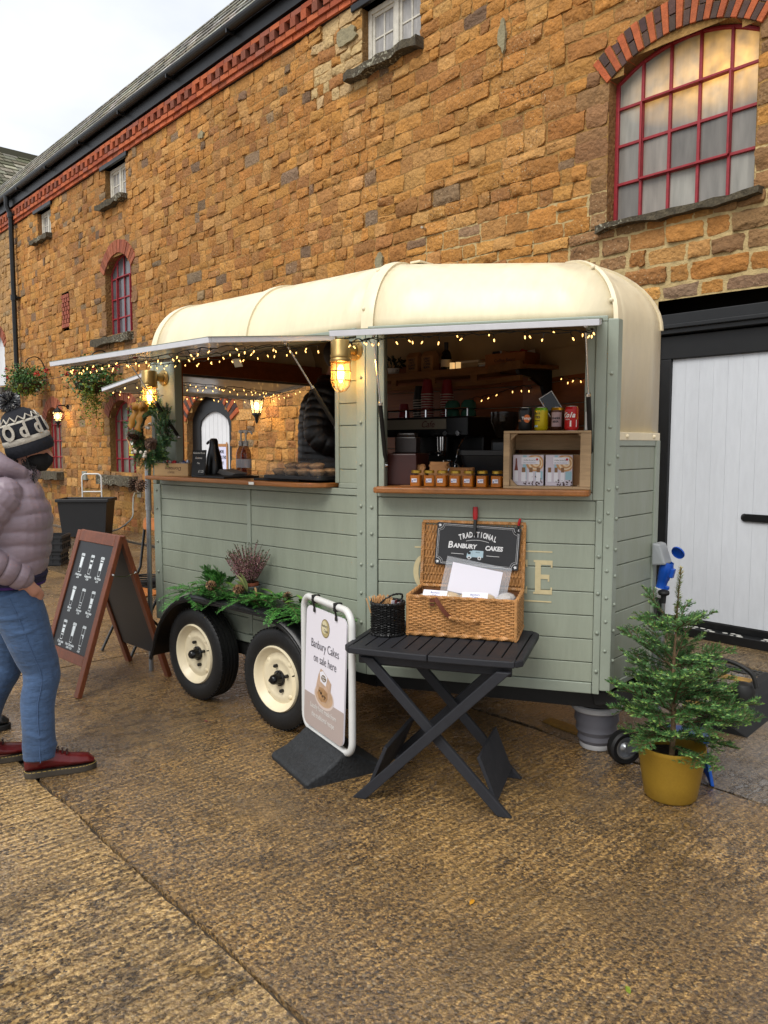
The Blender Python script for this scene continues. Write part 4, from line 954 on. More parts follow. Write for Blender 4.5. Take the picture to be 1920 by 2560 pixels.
q = MB(); q.lathe([(.036,0),(.037,.008),(.03,.012),(0,.013)], 20, NM @ TR(SX+.075,-.10,SZ+.03) @ RY(62) @ RX(10)); q.build('inlet_lid', mat('blue_plastic', '#0f4aa8', .35), sk_)
# painted name on the front side, partly behind the hamper
def ftext(nm, s, x, z, size, sx=1): return text(nm, s, size, lino_m, trailer, FR_ @ TR(x, -.0068, z) @ TXT, sx=sx, offset=.004, space=1.0, ext=.0008)
for ch, x in zip('COFFEE', (.305, .43, .555, .68, .80, .922)):
    b = MB()
    hw, z0, z1, t = .042, .865, 1.035, .022
    def bxx(a0, a1, c0, c1): b.box((x+a0, -.0068, c0), (x+a1, -.0052, c1), FR_)
    if ch in 'FE':
        bxx(-hw, -hw+.028, z0, z1); bxx(-hw+.028, hw, z1-t, z1); bxx(-hw+.028, hw-.014, .942, .942+t)
        bxx(hw-.008, hw, z1-t-.014, z1-t); bxx(hw-.022, hw-.014, .93, .942); bxx(-hw-.008, -hw, z1-.01, z1); bxx(-hw-.008, -hw, z0, z0+.01)
        if ch == 'E': bxx(-hw+.028, hw, z0, z0+t); bxx(hw-.008, hw, z0+t, z0+t+.014)
        else: bxx(-hw+.028, -hw+.036, z0, z0+.01)
    else:
        n = 22; c_ = (z0+z1)/2; o_ = []; i_ = []
        a0, a1 = ((50, 310) if ch == 'C' else (0, 360))
        for k in range(n+1):
            a = radians(a0+(a1-a0)*k/n); o_.append((x+.05*cos(a), c_+.085*sin(a)*1.02)); i_.append((x+.022*cos(a), c_+.064*sin(a)))
        for k in range(n): b.add([(p[0], -.0068, p[1]) for p in (o_[k], o_[k+1], i_[k+1], i_[k])], [(0,1,2,3)], FR_)
    b.build('letter', lino_m, trailer)
for z in (1.078, .828): q = MB(); q.box((.262,-.0066,z-.0035),(.962,-.005,z+.0035), FR_); q.build('painted_line', lino_m, trailer)
# ---------------- inside: shelf, brackets, machine counter
SHZ = 2.075
q = MB()
q.box((-1.35, 1.28, SHZ), (-.02, 1.545, SHZ+.022)); q.box((-1.35,1.275,SHZ-.005),(-.02,1.295,SHZ+.045))
q.box((-1.35,1.275,SHZ-.075),(-.02,1.295,SHZ-.045)); q.build('shelf', mat('pallet_wood', '#8a5a2c', .7, noise=(6,.35), noise2=(30,.25), bump=(40,.003), stretch=(.3,3,3)), trailer)
q = MB(); q.box((.0,-.315,SHZ),(.42,-.05,SHZ+.022), FARF); q.box((.0,-.335,SHZ-.005),(.42,-.315,SHZ+.045), FARF); q.box((.0,-.335,SHZ-.075),(.42,-.315,SHZ-.045), FARF)
q.build('shelf', MATS['pallet_wood'], trailer)
for x in (-1.3,-.95,-.6,-.25): q = MB(); q.box((x,1.276,SHZ-.046),(x+.05,1.294,SHZ-.004)); q.build('shelf_block', MATS['pallet_wood'], trailer)
q = MB(); x = .33
pts = [(.05, SHZ-.001), (.30, SHZ-.001), (.29, SHZ-.035), (.20, SHZ-.05), (.12, SHZ-.10), (.085, SHZ-.2), (.05, SHZ-.24)]
q.prism(pts, -.02, .02, FARF @ TR(x, 0, 0) @ Matrix(((0,0,1,0),(-1,0,0,0),(0,1,0,0),(0,0,0,1)))); q.build('shelf_bracket', black_m, trailer, bevel=.004)
q = MB(); q.box((-1.6,.98,ZB+.05),(-.05,1.54,1.30)); q.box((.0,-.6,ZB+.05),(.75,-.05,1.30), FARF); q.build('back_counter', mat('dark_stained_wood', '#3a2416', .5, noise=(5,.3)), trailer, bevel=.004)
q = MB(); q.box((.09,.07,1.392),(.25,.36,1.56), FR_); q.build('counter_cupboard', mat('mahogany', '#3d1710', .35, noise=(6,.3)), trailer, bevel=.006)
q = MB()                                                   # window in the far taper
q.box((.72,-.062,1.45),(.75,-.046,2.0), FARF); q.box((.75,-.062,1.97),(1.05,-.046,2.0), FARF); q.box((.75,-.062,1.45),(1.05,-.046,1.48), FARF); q.box((1.05,-.062,1.45),(1.08,-.046,2.0), FARF); fw = q.build('inner_window', gtrim_m, trailer, bevel=.006)
q = MB(); q.box((.75,-.055,1.48),(1.05,-.05,1.97), FARF); q.build('pane', mat('dark_glass', '#1b1a18', .08), fw)
q = MB(); q.box((.08,-.052,2.03),(1.22,-.047,2.2), FARF); q.build('pale_lining', plyw_m, trailer)
q = MB(); q.box((-1.5,1.545,2.1),(-.0,1.55,2.2)); q.build('pale_lining', plyw_m, trailer)
# ================================================================ things on and in the trailer
CZ = 1.392; RZC = 1.4005
def fa(px): return .098+(px-962)*.002016                 # along the front hatch
honey_m = mat('honey', '#b06408', .12, noise=(9,.25)); jarg_m = mat('jar_glass', '#4d3a1a', .03, alpha=.06, spec=.8)
gold_m = mat('gold_lid', '#a98a35', .3, metal=.7); paper_m = mat('white_label_paper', '#d9d8de', .6); kraft_m = mat('kraft_paper', '#a9784a', .8, noise=(9, .15), bump=(30, .003))
ink = mat('dark_print', '#2b2b33', .6); blueink = mat('blue_print', '#40508f', .6); redprint = mat('red_print', '#b01c22', .5)
def jar(label, M):
    t = thing('honey_jar', label, 'jar', M, group='row of honey jars on the front counter')
    q = MB(); w = .027; q.prism(rrect(-w, -w, w, w, .008, 3), .003, .058); q.build('honey', honey_m, t)
    q = MB(); q.prism(rrect(-w-.002, -w-.002, w+.002, w+.002, .009, 3), 0, .062); q.lathe([(.026,.062),(.024,.068)], 16); q.build('glass', jarg_m, t)
    q = MB(); q.lathe([(0,.0835),(.024,.0835),(.0265,.081),(.0265,.069),(.023,.069)], 24); q.build('lid', gold_m, t)
    q = MB(); q.box((-.017,-.0305,.022),(.012,-.0292,.042)); q.build('label', paper_m, t)
    q = MB(); q.box((-.006,-.0309,.035),(.010,-.0306,.037)); q.box((-.006,-.0309,.030),(.008,-.0306,.032)); q.box((-.015,-.0309,.025),(-.009,-.0306,.032)); q.build('print', blueink, t)
    return t
words = ['first honey jar beside the brown paper bag', 'second honey jar from the brown paper bag', 'third honey jar from the brown paper bag', 'middle honey jar of the row of seven', 'third honey jar from the wooden crate', 'second honey jar from the wooden crate', 'last honey jar of the row, beside the wooden crate']
JM = None
for i, px in enumerate((1037, 1071, 1105, 1139, 1173, 1208, 1245)):
    M = FM @ TR(fa(px)+.012, .03+rnd(-.006,.006), CZ) @ RZ(rnd(-7,7)+(8 if i == 1 else 0))
    if JM is None: JM = jar(words[0], M)
    else: dup(JM, M, words[i])
# paper bags
def crumple(name, label, pts, h, M, seed, m=kraft_m):
    q = MB(); n = len(pts); vs = []; L_ = 7
    for k in range(L_):
        t = k/(L_-1)
        for j, (x, y) in enumerate(pts):
            f = 1-.12*t; w = mnoise.noise((j*.7, k*.9, seed))*.018*(.3+t)
            vs.append((x*f+w, y*(1-.55*t)+w*.7+.02*t, h*t*(1+.10*mnoise.noise((j*.5, seed, 2)))))
    fs_ = [(k*n+j, k*n+(j+1)%n, (k+1)*n+(j+1)%n, (k+1)*n+j) for k in range(L_-1) for j in range(n)]; q.add(vs, fs_)
    o = q.build(name, m); tag(o, label, 'paper bag', M=M); sm_ = o.modifiers.new('t', 'SOLIDIFY'); sm_.thickness = .001; return o
pts = rrect(-.05, -.035, .05, .035, .006, 2)
crumple('paper_bag', 'crumpled brown paper bag left of the honey jars', rrect(-.055,-.03,.075,.03,.006,2), .112, FM @ TR(.215,.10,CZ), 3)
crumple('paper_bag', 'flat topped brown paper bag standing behind the second honey jar', rrect(-.05,-.03,.05,.03,.004,2), .125, FM @ TR(.355,.13,CZ) @ RZ(6), 9)
crumple('paper_bag', 'shaded brown paper bag lying behind the middle honey jars', rrect(-.07,-.03,.07,.03,.004,2), .095, FM @ TR(.47,.15,CZ) @ RZ(-8), 15)
# black tub
t = thing('plastic_tub', 'black plastic tub with wide rim behind the honey jars', 'tub', FM @ TR(.59,.34,CZ))
q = MB(); n = 5
def rr(w, d, z): return [(x, y, z) for x, y in rrect(-w, -d, w, d, .03, n)]
rows_ = [rr(.112,.08,0), rr(.125,.09,.10), rr(.135,.10,.155), rr(.15,.115,.158), rr(.152,.117,.185), rr(.147,.112,.185), rr(.128,.094,.10), rr(.108,.075,.01)]
k = len(rows_[0]); q.add([p for r in rows_ for p in r], [(i*k+j, i*k+(j+1)%k, (i+1)*k+(j+1)%k, (i+1)*k+j) for i in range(len(rows_)-1) for j in range(k)]); q.add(rows_[-1], [tuple(range(k))]); q.build('tub_body', mat('black_tub', '#17181a', .42, noise=(20,.2)), t, bevel=.002)
q = MB(); q.tube(catmull([(.148,-.02,.17),(.185,-.02,.14),(.17,-.02,.07),(.13,-.02,.05)],5), .008, 8); q.build('handle', MATS['black_tub'], t)
# wooden crate with kits in it and cans on top
pine_m = mat('raw_pine', '#a58a68', .75, noise=(8,.25), noise2=(45,.2), stretch=(.3,3,3), bump=(60,.001))
cr_ = thing('wooden_crate', 'open fronted raw pine crate on its side at the right of the front counter', 'crate', FM @ TR(.93,.05,CZ))
cw, cd_, ch = .207, .12, .282
for nm, a, b in (('slat',(-cw,-cd_,0),(cw,cd_,.012)), ('slat',(-cw,-cd_,ch-.012),(cw,cd_,ch)), ('end_board',(-cw,-cd_,.0125),(-cw+.03,-.005,ch-.0125)), ('end_board',(-cw,.0,.0125),(-cw+.03,cd_,ch-.0125)), ('end_board',(cw-.05,-cd_,.0125),(cw-.0,-.005,ch-.0125)), ('end_board',(cw-.03,.0,.0125),(cw,cd_,ch-.0125)),
                 ('slat',(-cw+.031,cd_-.012,.016),(cw-.031,cd_-.002,.10)), ('slat',(-cw+.031,cd_-.012,.125),(cw-.031,cd_-.002,.168)), ('slat',(-cw+.031,cd_-.012,.188),(cw-.031,cd_-.002,.266))):
    q = MB(); q.box(a, b); q.build(nm, pine_m, cr_, bevel=.003)
for sx in (-1, 1):
    for zz in (.013, ch-.047):
        q = MB(); x = sx*(cw-.031); q.prism([(0,0),(-sx*.034,0),(0,.034)] if zz < .1 else [(0,.034),(-sx*.034,.034),(0,0)], -.02, .02, TR(x-sx*.0005,-.08,zz) @ RX(90)); q.build('corner_block', pine_m, cr_)
foam_m = mat('latte_foam', '#b98a5c', .6); lav = mat('lavender_card', '#c4bcc6', .5); sky_m = mat('pale_blue_print', '#8fb3bf', .5); dkbr = mat('coffee_brown', '#3a1e16', .5); cream_p = mat('cream_print', '#d9c4a2', .5)
def kit(label, x, w, bottle):
    t = thing('coffee_syrup_kit', label, 'gift box', FM @ TR(x,.045,CZ+.0125), group='coffee syrup kits inside the crate')
    q = MB(); q.box((-w/2,-.03,0),(w/2,.03,.152)); q.build('box_body', lav, t, bevel=.002)
    Y = -.0306
    def rect(nm, x0, z0, x1, z1, m, y=Y): q = MB(); q.box((x0,y,z0),(x1,y+.0004,z1)); q.build(nm, m, t)
    r = w/2; q = MB()
    cx_ = w*.22
    for i, (R_, m) in enumerate(((.042, foam_m), (.033, cream_p), (.026, foam_m), (.018, cream_p), (.010, foam_m))):
        q = MB(); pts = [(min(max(cx_+R_*cos(a)*1.05+i*.002, -r+.001), r-.001), min(max(.112+R_*sin(a), .003), .150)) for a in [2*pi*k/22 for k in range(22)]]
        q.add([(x_, Y-.0003*(i+1), z_) for x_, z_ in pts], [tuple(range(22))]); q.build('latte_art', m, t)
    rect('blue_band', -w*.17, .03, -w*.05, .15, sky_m, Y-.0001); rect('blue_band', w*.24, .03, r-.003, .072, sky_m, Y-.0001)
    if bottle:
        q = MB(); q.add([(x_, Y-.0005, z_) for x_, z_ in ((-r+.008,.075),(-r+.026,.075),(-r+.022,.10),(-r+.020,.135),(-r+.014,.135),(-r+.012,.10))], [(0,1,2,3,4,5)]); q.build('bottle_print', mat('amber_print', '#6b2a16', .4), t)
        rect('bottle_label', -r+.008, .02, -r+.026, .074, paper_m, Y-.0006)
    for k in range(3 if bottle else 3):
        x0 = (-w*.22 if bottle else -w*.42)+k*w*.24
        rect('syrup_bottle', x0, .02, x0+w*.15, .066, paper_m, Y-.0022); rect('bottle_neck', x0+w*.02, .066, x0+w*.13, .09, mat('syrup_amber', '#7b5632', .3), Y-.0022)
    rect('title_strip', -w*.22, .106, w*.36, .140, paper_m, Y-.0028)
    q = MB(); q.add([(w*.29+.006*cos(a), Y-.0036, .130+.006*sin(a)) for a in [2*pi*k/14 for k in range(14)]], [tuple(range(14))]); q.build('red_seal', redprint, t)
    text('title', 'Coffee Syrup Set', .0085, ink, t, TR(w*.05,Y-.0036,.126) @ TXT, ext=.0002); text('title', 'Coffee Shop Syrup Selection', .0055, blueink, t, TR(w*.05,Y-.0036,.113) @ TXT, ext=.0002)
    b = MB()
    for k in range(26):
        bx = rnd(-r*.3, r-.004); bz = abs(random.gauss(.006, .012)); b.ball((bx, Y-.0015, bz+.003), .0032, 6, 4, sc=(1.3,.3,.8), R=Matrix.Rotation(rnd(0,3),3,'Y'))
    b.build('coffee_bean_print', dkbr, t)
kit('pale syrup kit box with amber bottle print at the left inside the crate', .835, .150, True); kit('pale syrup kit box at the right inside the crate, front one', .985, .13, False)
q = MB(); q.box((-.06,-.02,0),(.06,.02,.15)); o = q.build('coffee_syrup_kit', foam_m); tag(o, 'brown gift box mostly hidden behind the right syrup kit in the crate', 'gift box', M=FM @ TR(1.03,.10,CZ+.0125))
def can(label, x, y, body, parts, rim='#b9b9b9', top=None):
    t = thing('drink_can', label, 'drink can', FM @ TR(x, y, CZ+ch+.0005), group='drink cans on the crate')
    q = MB(); q.lathe([(.024,0),(.029,.004),(.033,.012),(.033,.100)], 28); q.build('can_body', body, t)
    q = MB(); q.lathe([(.033,.1001),(.0285,.112),(.027,.113)], 28); q.build('shoulder', top or body, t)
    q = MB(); q.lathe([(.027,.113),(.0275,.1155),(.0255,.1155),(.025,.111),(0,.111)], 28); q.lathe([(.0,-.0005),(.0245,-.0005),(.0245,.001)], 20); q.build('can_rim', mat('can_aluminium', '#a9abad', .25, metal=.9), t)
    for body_, size, ang, z, m, kw in parts:            # wrap lettering round the can
        for i, ch_ in enumerate(body_):
            a = ang+(i-(len(body_)-1)/2)*kw.get('step', 13); R = .0334
            text('print', ch_, size, m, t, RZ(a) @ TR(0,-R,z+kw.get('slope',0)*i) @ TXT, ext=.0002, shear=kw.get('shear',0), offset=kw.get('off',.0003))
    return t
def patch(t, m, a0, a1, z0, z1, r=.0333):
    q = MB(); q.lathe([(r,z0),(r,z1)], 10, a0=radians(a0-90), a1=radians(a1-90)); q.build('printed_patch', m, t)
ora = mat('orange_print', '#c9641a', .4); whi = mat('white_ink', '#d8d5d0', .45); yel = mat('yellow_can', '#b9a40c', .3, metal=.2); grn = mat('lime_can_top', '#6c9a1c', .3, metal=.2); redc = mat('red_can', '#a80f14', .28, metal=.15)
c1 = can('black drink can with an orange disc, leftmost on the crate', fa(1318), .03, mat('charcoal_can', '#17191c', .3, metal=.3), [('Tango', .017, 20, .062, whi, dict(step=17, off=.0008)), ('DARK', .015, -58, .05, mat('copper_print','#7d4a2a',.4), dict(step=14))])
q = MB(); 
for k in range(1): q.lathe([(.0332,.058)], 4)
q = MB(); nn = 16
vs = [(0.0332*sin(radians(22)+.52*r_*cos(a)), -.0332*cos(radians(22)+.52*r_*cos(a)), .060+.020*r_*sin(a)) for r_ in (.001,.5,1) for a in [2*pi*k/nn for k in range(nn)]]
q.add(vs, [(i*nn+k, i*nn+(k+1)%nn, (i+1)*nn+(k+1)%nn, (i+1)*nn+k) for i in range(2) for k in range(nn)]); q.build('orange_disc', ora, c1)
c2 = can('yellow drink can with lime green top, second from the left on the crate', fa(1357), .025, yel, [('Dark', .016, -35, .085, ink, dict(step=15, shear=.2)), ('ITES', .016, -35, .066, ink, dict(step=15, off=.0006)), ('lemonade', .008, -35, .050, ink, dict(step=7))], top=grn)
patch(c2, grn, -180, 180, .092, .1); patch(c2, mat('pale_blue_print','#8fb3bf'), -70, -25, .018, .028)
c3 = can('brown and gold ginger beer can half hidden behind the red can', fa(1395), .035, mat('brown_can', '#4a2a1c', .35, metal=.3), [('GINGER', .013, -12, .060, ink, dict(step=13, off=.0006)), ('BEER', .013, -12, .044, ink, dict(step=13, off=.0006))], top=mat('gold_can_top', '#c08a1c', .25, metal=.7))
patch(c3, mat('pink_grey_label', '#a98f90', .5), -50, 40, .02, .09)
c4 = can('red cola can, rightmost of the four on the crate', fa(1431), -.045, redc, [('Cola', .033, -22, .072, whi, dict(step=25, shear=.35, off=.0012)), ('TASTE', .007, -35, .052, whi, dict(step=9)), ('Vanilla', .013, 52, .055, mat('gold_ink','#c9952a',.4), dict(step=0, slope=.0095, shear=.1))])
patch(c4, whi, -12, 0, .018, .046); patch(c4, whi, 40, 48, .016, .05)
# diamond shaped phone holder hanging by the window
q = MB(); q.box((-.034,-.004,-.06),(.034,.004,.06)); ph = q.build('card_reader', mat('dark_screen', '#0b0c0e', .12)); tag(ph, 'black phone sized card reader hung diagonally above the drink cans', 'card reader', M=FM @ TR(.93,.22,1.81) @ RY(-32))
q = MB(); q.box((-.038,-.003,-.064),(.038,.0055,.064)); q.build('white_case', whi, ph)
# ---- shelf goods, far side
SH = SHZ+.0225
def kbag(x, label):
    t = thing('coffee_bag', label, 'coffee bag', TM @ TR(x,1.40,SH) @ RZ(rnd(-8,8)), group='kraft coffee bags on the shelf')
    q = MB(); w, d, h = .058, .032, .175
    q.add([(-w,-d,0),(w,-d,0),(w,d,0),(-w,d,0),(-w,-d,h*.8),(w,-d,h*.8),(w,d,h*.8),(-w,d,h*.8),(-w*.95,-.006,h),(w*.95,-.006,h),(w*.95,.006,h),(-w*.95,.006,h)], [(0,1,5,4),(1,2,6,5),(2,3,7,6),(3,0,4,7),(4,5,9,8),(5,6,10,9),(6,7,11,10),(7,4,8,11),(8,9,10,11)]); q.build('bag_body', kraft_m, t, bevel=.003)
    for r, s in enumerate(('GREAT','TASTE','COFFEE','BEANS')): text('print', s, .021, ink, t, TR(0,-d-.001,.12-r*.02) @ TXT, ext=.0002, offset=.0006)
kbag(-.83, 'kraft coffee bag with block lettering, left of the pair on the shelf'); kbag(-.69, 'kraft coffee bag with block lettering, right of the pair on the shelf')
bt = thing('wine_bottle', 'dark bottle with pale label on the shelf right of the coffee bags', 'bottle', TM @ TR(-.53,1.38,SH))
q = MB(); q.lathe([(0,0),(.036,0),(.037,.01),(.037,.12),(.03,.15),(.014,.17),(.0135,.2)], 20); q.build('glass', mat('dark_bottle_glass','#0d0f0c',.1), bt); q = MB(); q.lathe([(.0375,.05),(.0375,.1)], 20); q.build('label', cream_p, bt); q = MB(); q.lathe([(.0145,.165),(.0155,.22),(0,.22)], 14); q.build('capsule', ink, bt)
for i, x in enumerate((-.44, -.39)):
    t = thing('candle_glass', ('clear glass with a pale candle on the shelf next to the dark bottle', 'clear glass with a pale candle on the shelf next to the tubs')[i], 'candle', TM @ TR(x,1.33,SH)); q = MB(); q.lathe([(0,.002),(.018,.002),(.018,.07),(0,.07)], 14); q.build('wax', mat('candle_wax_painted_glow','#d8b47a',.5, emis=('#ffcf8a',.35)), t); q = MB(); q.lathe([(.0,0),(.022,0),(.022,.085)], 16); q.build('glass', jarg_m, t)  # faint glow put into the unlit wax in place of bright reflections
for i, (x, w, h, m, l) in enumerate(((-.29,.07,.06,plyw_m,'wide lidded tub on the shelf left of the wooden box'),(-.17,.05,.04,whi,'small white lidded tub on the shelf left of the wooden box'))):
    t = thing('storage_tub', l, 'tub', TM @ TR(x,1.37,SH)); q = MB(); q.prism(rrect(-w,-.05,w,.05,.012,3),0,h); q.build('tub_body', m, t, bevel=.003); q = MB(); q.prism(rrect(-w-.004,-.054,w+.004,.054,.014,3),h,h+.014); q.build('lid', cream_p, t, bevel=.003)
wb = thing('wooden_box', 'orange brown wooden box of packets on the right end of the shelf', 'box', TM @ TR(.03,1.36,SH))
q = MB(); q.box((-.16,-.09,0),(.14,.09,.008)); q.box((-.16,-.09,.0085),(.14,-.08,.095)); q.box((-.16,.08,.0085),(.14,.09,.095)); q.box((-.16,-.0795,.0085),(-.15,.0795,.095)); q.box((.13,-.0795,.0085),(.14,.0795,.095)); q.build('box_body', mat('orange_wood','#9c5a24',.6,noise=(8,.25)), wb, bevel=.002)
text('print', 'Coffee Beans', .03, dkbr, wb, TR(-.01,-.0907,.05) @ TXT, ext=.0002)
for i in range(6): q = MB(); q.cbox((0,0,0),(.045,.06,.03), Euler((rnd(-.5,.5),rnd(-.5,.5),rnd(0,3))).to_matrix()); q.build('packet', random.choice([whi, redprint, kraft_m, ink]), wb, loc=(-.12+i*.045, rnd(-.03,.03), .095))
pl = thing('dark_potted_plant', 'dark leafy plant in a small pot at the left end of the shelf', 'plant', TM @ TR(-1.0,1.36,SH))
q = MB(); q.lathe([(0,0),(.035,0),(.045,.07),(.04,.07),(.038,.06)], 16); q.build('pot', whi, pl)
q = MB()
for i in range(90):
    a = rnd(0,2*pi); r = rnd(.01,.07); p = Vector((r*cos(a), r*sin(a), .07+rnd(0,.075))); R = Euler((rnd(-1,1),rnd(-1,1),a)).to_matrix(); q.add([p, p+R@Vector((.03,.01,0)), p+R@Vector((.045,0,.006)), p+R@Vector((.03,-.01,0))], [(0,1,2,3)])
q.build('leaves', mat('dark_leaf','#1c2a14',.5), pl, kind='stuff')
# ---- espresso machine with cups on top
em = thing('espresso_machine', 'black and chrome espresso machine at the back of the trailer', 'coffee machine', TM @ TR(-.46,1.22,1.3005))
mb_ = mat('machine_black','#101010',.3); 
q = MB(); q.box((-.36,-.20,.03),(.36,.24,.10)); q.box((-.36,.0,.10),(.36,.24,.40)); q.box((-.37,-.19,.36),(.37,.25,.49)); q.build('machine_body', mb_, em, bevel=.012)
for x in (-.3,.3): q = MB(); q.lathe([(.02,0),(.025,.03)], 12, TR(x,-.12,0)); q.build('foot', mb_, em)
q = MB(); q.box((-.365,-.195,.41),(.20,-.1905,.475)); q.build('front_band', mat('cream_machine_band','#8e8573',.35,metal=.3), em)
text('script', 'Cafe', .06, mat('maroon_print','#5a1a18',.4), em, TR(.05,-.1965,.44) @ TXT, shear=.3, ext=.0004)
q = MB()
for k in range(5): q.tube([(-.34+.17*k,-.15,.49),(-.34+.17*k,-.15,.54)], .006, 8)
q.tube([(-.34,-.15,.54),(.34,-.15,.54)], .006, 8); q.build('cup_rail', chrome_m, em)
for x in (-.2, .1):
    q = MB(); q.lathe([(.035,.27),(.038,.36)], 18, TR(x,-.1,0)); q.lathe([(.03,.235),(.034,.27)], 18, TR(x,-.1,0)); q.build('group_head', chrome_m, em); q = MB(); q.tube([(x,-.13,.255),(x+.02,-.27,.245)], [.009,.014], 10); q.build('portafilter', mb_, em)
for x in (-.33,.33): q = MB(); q.tube(catmull([(x,-.17,.36),(x,-.22,.30),(x*.95,-.24,.18),(x*.93,-.23,.12)],5), .006, 8); q.build('steam_wand', chrome_m, em)
for x in (-.1,.0,.1): q = MB(); q.lathe([(.016,0),(.016,.018),(0,.018)], 12, TR(x+.2,-.19,.38) @ RX(90)); q.build('dial', chrome_m, em)
q = MB(); q.lathe([(0,0),(.042,0),(.044,.005),(.04,.06),(.034,.085),(.037,.105),(.0355,.105)], 22); q.tube(catmull([(.04,0,.09),(.075,0,.08),(.072,0,.03),(.04,0,.02)],4), .005, 6); pj = q.build('milk_jug', chrome_m); tag(pj, 'polished steel milk jug in front of the espresso machine', 'milk jug', M=FM @ TR(.46,.33,CZ) @ RZ(20))
pj2 = bpy.data.objects.new('milk_jug', pj.data); COL.objects.link(pj2); tag(pj2, 'steel milk jug partly in shade on the drip tray of the espresso machine', 'milk jug', M=TM @ TR(-.28,1.08,1.402))
redcup = mat('red_paper_cup','#7d1418',.5); dkcup = mat('black_paper_cup','#15120f',.5); cuprim = mat('cup_rim','#b9aea0',.5)
def stack(label, x, y, n, m, M0=TM, z=1.7905):
    t = thing('cup_stack', label, 'paper cups', M0 @ TR(x,y,z), group='stacks of paper cups on the espresso machine')
    q = MB(); q.lathe([(0,.10),(.029,.10),(.041,.002),(.043,0),(.0425,.004)], 20); q.build('paper_cup', m, t)
    q = MB(); q.lathe([(.0415,.0),(.0435,-.002),(.0435,.005),(.041,.005)], 20); r0 = q.mesh('rim', cuprim)
    q = MB(); q.lathe([(.0285,.099),(.0365,.04),(.0415,.003)], 20); b0 = q.mesh('paper_cup', m)
    for k in range(n):
        place('paper_cup', b0, t, TR(0,0,.017*k)); place('cup_rim', r0, t, TR(0,0,.017*k))
    q = MB(); q.lathe([(0,.0985+.017*(n-1)),(.0285,.0985+.017*(n-1))], 20); q.build('cup_base', m, t)
    return t
stack('stack of black patterned paper cups left of the red cups', -.60, 1.17, 8, dkcup); stack('tall stack of red paper cups with white rims, nearest the camera', -.49, 1.12, 10, redcup); stack('stack of red paper cups with white rims behind the tall stack', -.40, 1.22, 10, redcup); stack('single red paper cup left of the black cups on the machine', -.72, 1.15, 1, redcup)
teal = mat('teal_glaze','#2f5c4c',.25)
for i, (x, l) in enumerate(((-.30,'pair of teal cups stacked on the machine beside the red paper cups'),(-.17,'pair of teal cups stacked on the machine, right hand pair'))):
    t = thing('teal_cups', l, 'cups', TM @ TR(x,1.15,1.7905))
    for k in range(2): q = MB(); q.lathe([(0,.055),(.03,.055),(.048,.035),(.052,.002),(.05,0),(.045,.03)], 22); q.build('cup', teal, t, loc=(0,0,.052*k))
gr_ = thing('coffee_grinder', 'black coffee grinder with smoked hopper right of the espresso machine', 'grinder', FM @ TR(.62,.75,1.3005))
q = MB(); q.box((-.08,-.1,0),(.08,.1,.06)); q.box((-.07,-.05,.06),(.07,.1,.34)); q.box((-.06,-.12,.26),(.06,-.05,.33)); q.build('grinder_body', mb_, gr_, bevel=.01); q = MB(); q.lathe([(.03,.34),(.05,.36),(.085,.44),(.085,.5),(0,.505)], 22); q.build('hopper', mat('smoked_plastic','#2a211a',.12,alpha=.75), gr_)
q = MB(); q.box((-.05,-.0535,.12),(.05,-.0505,.17)); q.build('badge', mat('blue_badge','#1a2a8a',.3), gr_)
# knock box and bits beside the cupboard
q = MB(); q.box((-.06,-.05,0),(.06,.05,.09)); q.box((-.05,-.04,.09),(.05,.04,.11)); o = q.build('receipt_printer', mat('dark_brown_plastic','#241a16',.35), bevel=.008); tag(o, 'small dark machine standing on the mahogany cupboard at the left of the front hatch', 'printer', M=FM @ TR(.17,.20,1.5605))
# ---- rear counter
bx = thing('sweet_box', 'pale wooden box of wrapped sweets at the left end of the rear counter', 'box', TM @ TR(-1.745,.0,RZC) @ RZ(18))
pw = mat('pale_box_wood','#b08f62',.6,noise=(7,.15),stretch=(.4,3,3))
for nm, a, b in (('base',(-.14,-.075,0),(.14,.075,.006)),('side_panel',(-.14,-.075,.0062),(.14,-.068,.085)),('side_panel',(-.14,.068,.0062),(.14,.075,.085)),('end_panel',(-.14,-.0678,.0062),(-.132,.0678,.085)),('end_panel',(.132,-.0678,.0062),(.14,.0678,.085))): q = MB(); q.box(a, b); q.build(nm, pw, bx, bevel=.0015)
text('print', 'Domaine', .036, dkbr, bx, TR(.02,-.0756,.05) @ TXT @ RZ(180), ext=.0002, shear=.2); text('print', 'SELECT', .018, dkbr, bx, TR(.0,-.0756,.025) @ TXT @ RZ(180), ext=.0002)
for i in range(16):
    m = random.choice([paper_m, redprint, blueink, paper_m, mat('silver_foil','#b9b9c4',.3,metal=.6)]); q = MB(); q.ball((0,0,0), .019, 8, 5, sc=(1.3,.9,.7), R=Euler((rnd(0,3),rnd(0,3),rnd(0,3))).to_matrix()); q.build('wrapped_sweet', m, bx, loc=(rnd(-.11,.11), rnd(-.05,.05), rnd(.072,.092)))
sg = thing('counter_chalkboard', 'small black chalkboard with white handwriting next to the sweet box', 'chalkboard', TM @ TR(-1.50,-.015,RZC) @ RZ(3) @ RX(-6))
q = MB(); q.box((-.068,0,0),(.068,.006,.175)); q.build('board', mat('chalkboard_black','#0f1011',.6), sg)
chalk = mat('chalk_white','#cfcfc9',.7)
for i, (s, sz, z) in enumerate((('Katharine House',.0175,.155),('Christmas',.0175,.122),('Pies',.0175,.088),('£1.25',.024,.035))): text('chalk_line', s, sz, chalk, sg, TR(0 if i < 3 else .03,-.0006,z) @ TXT, ext=.0003, shear=.12, offset=.0002)
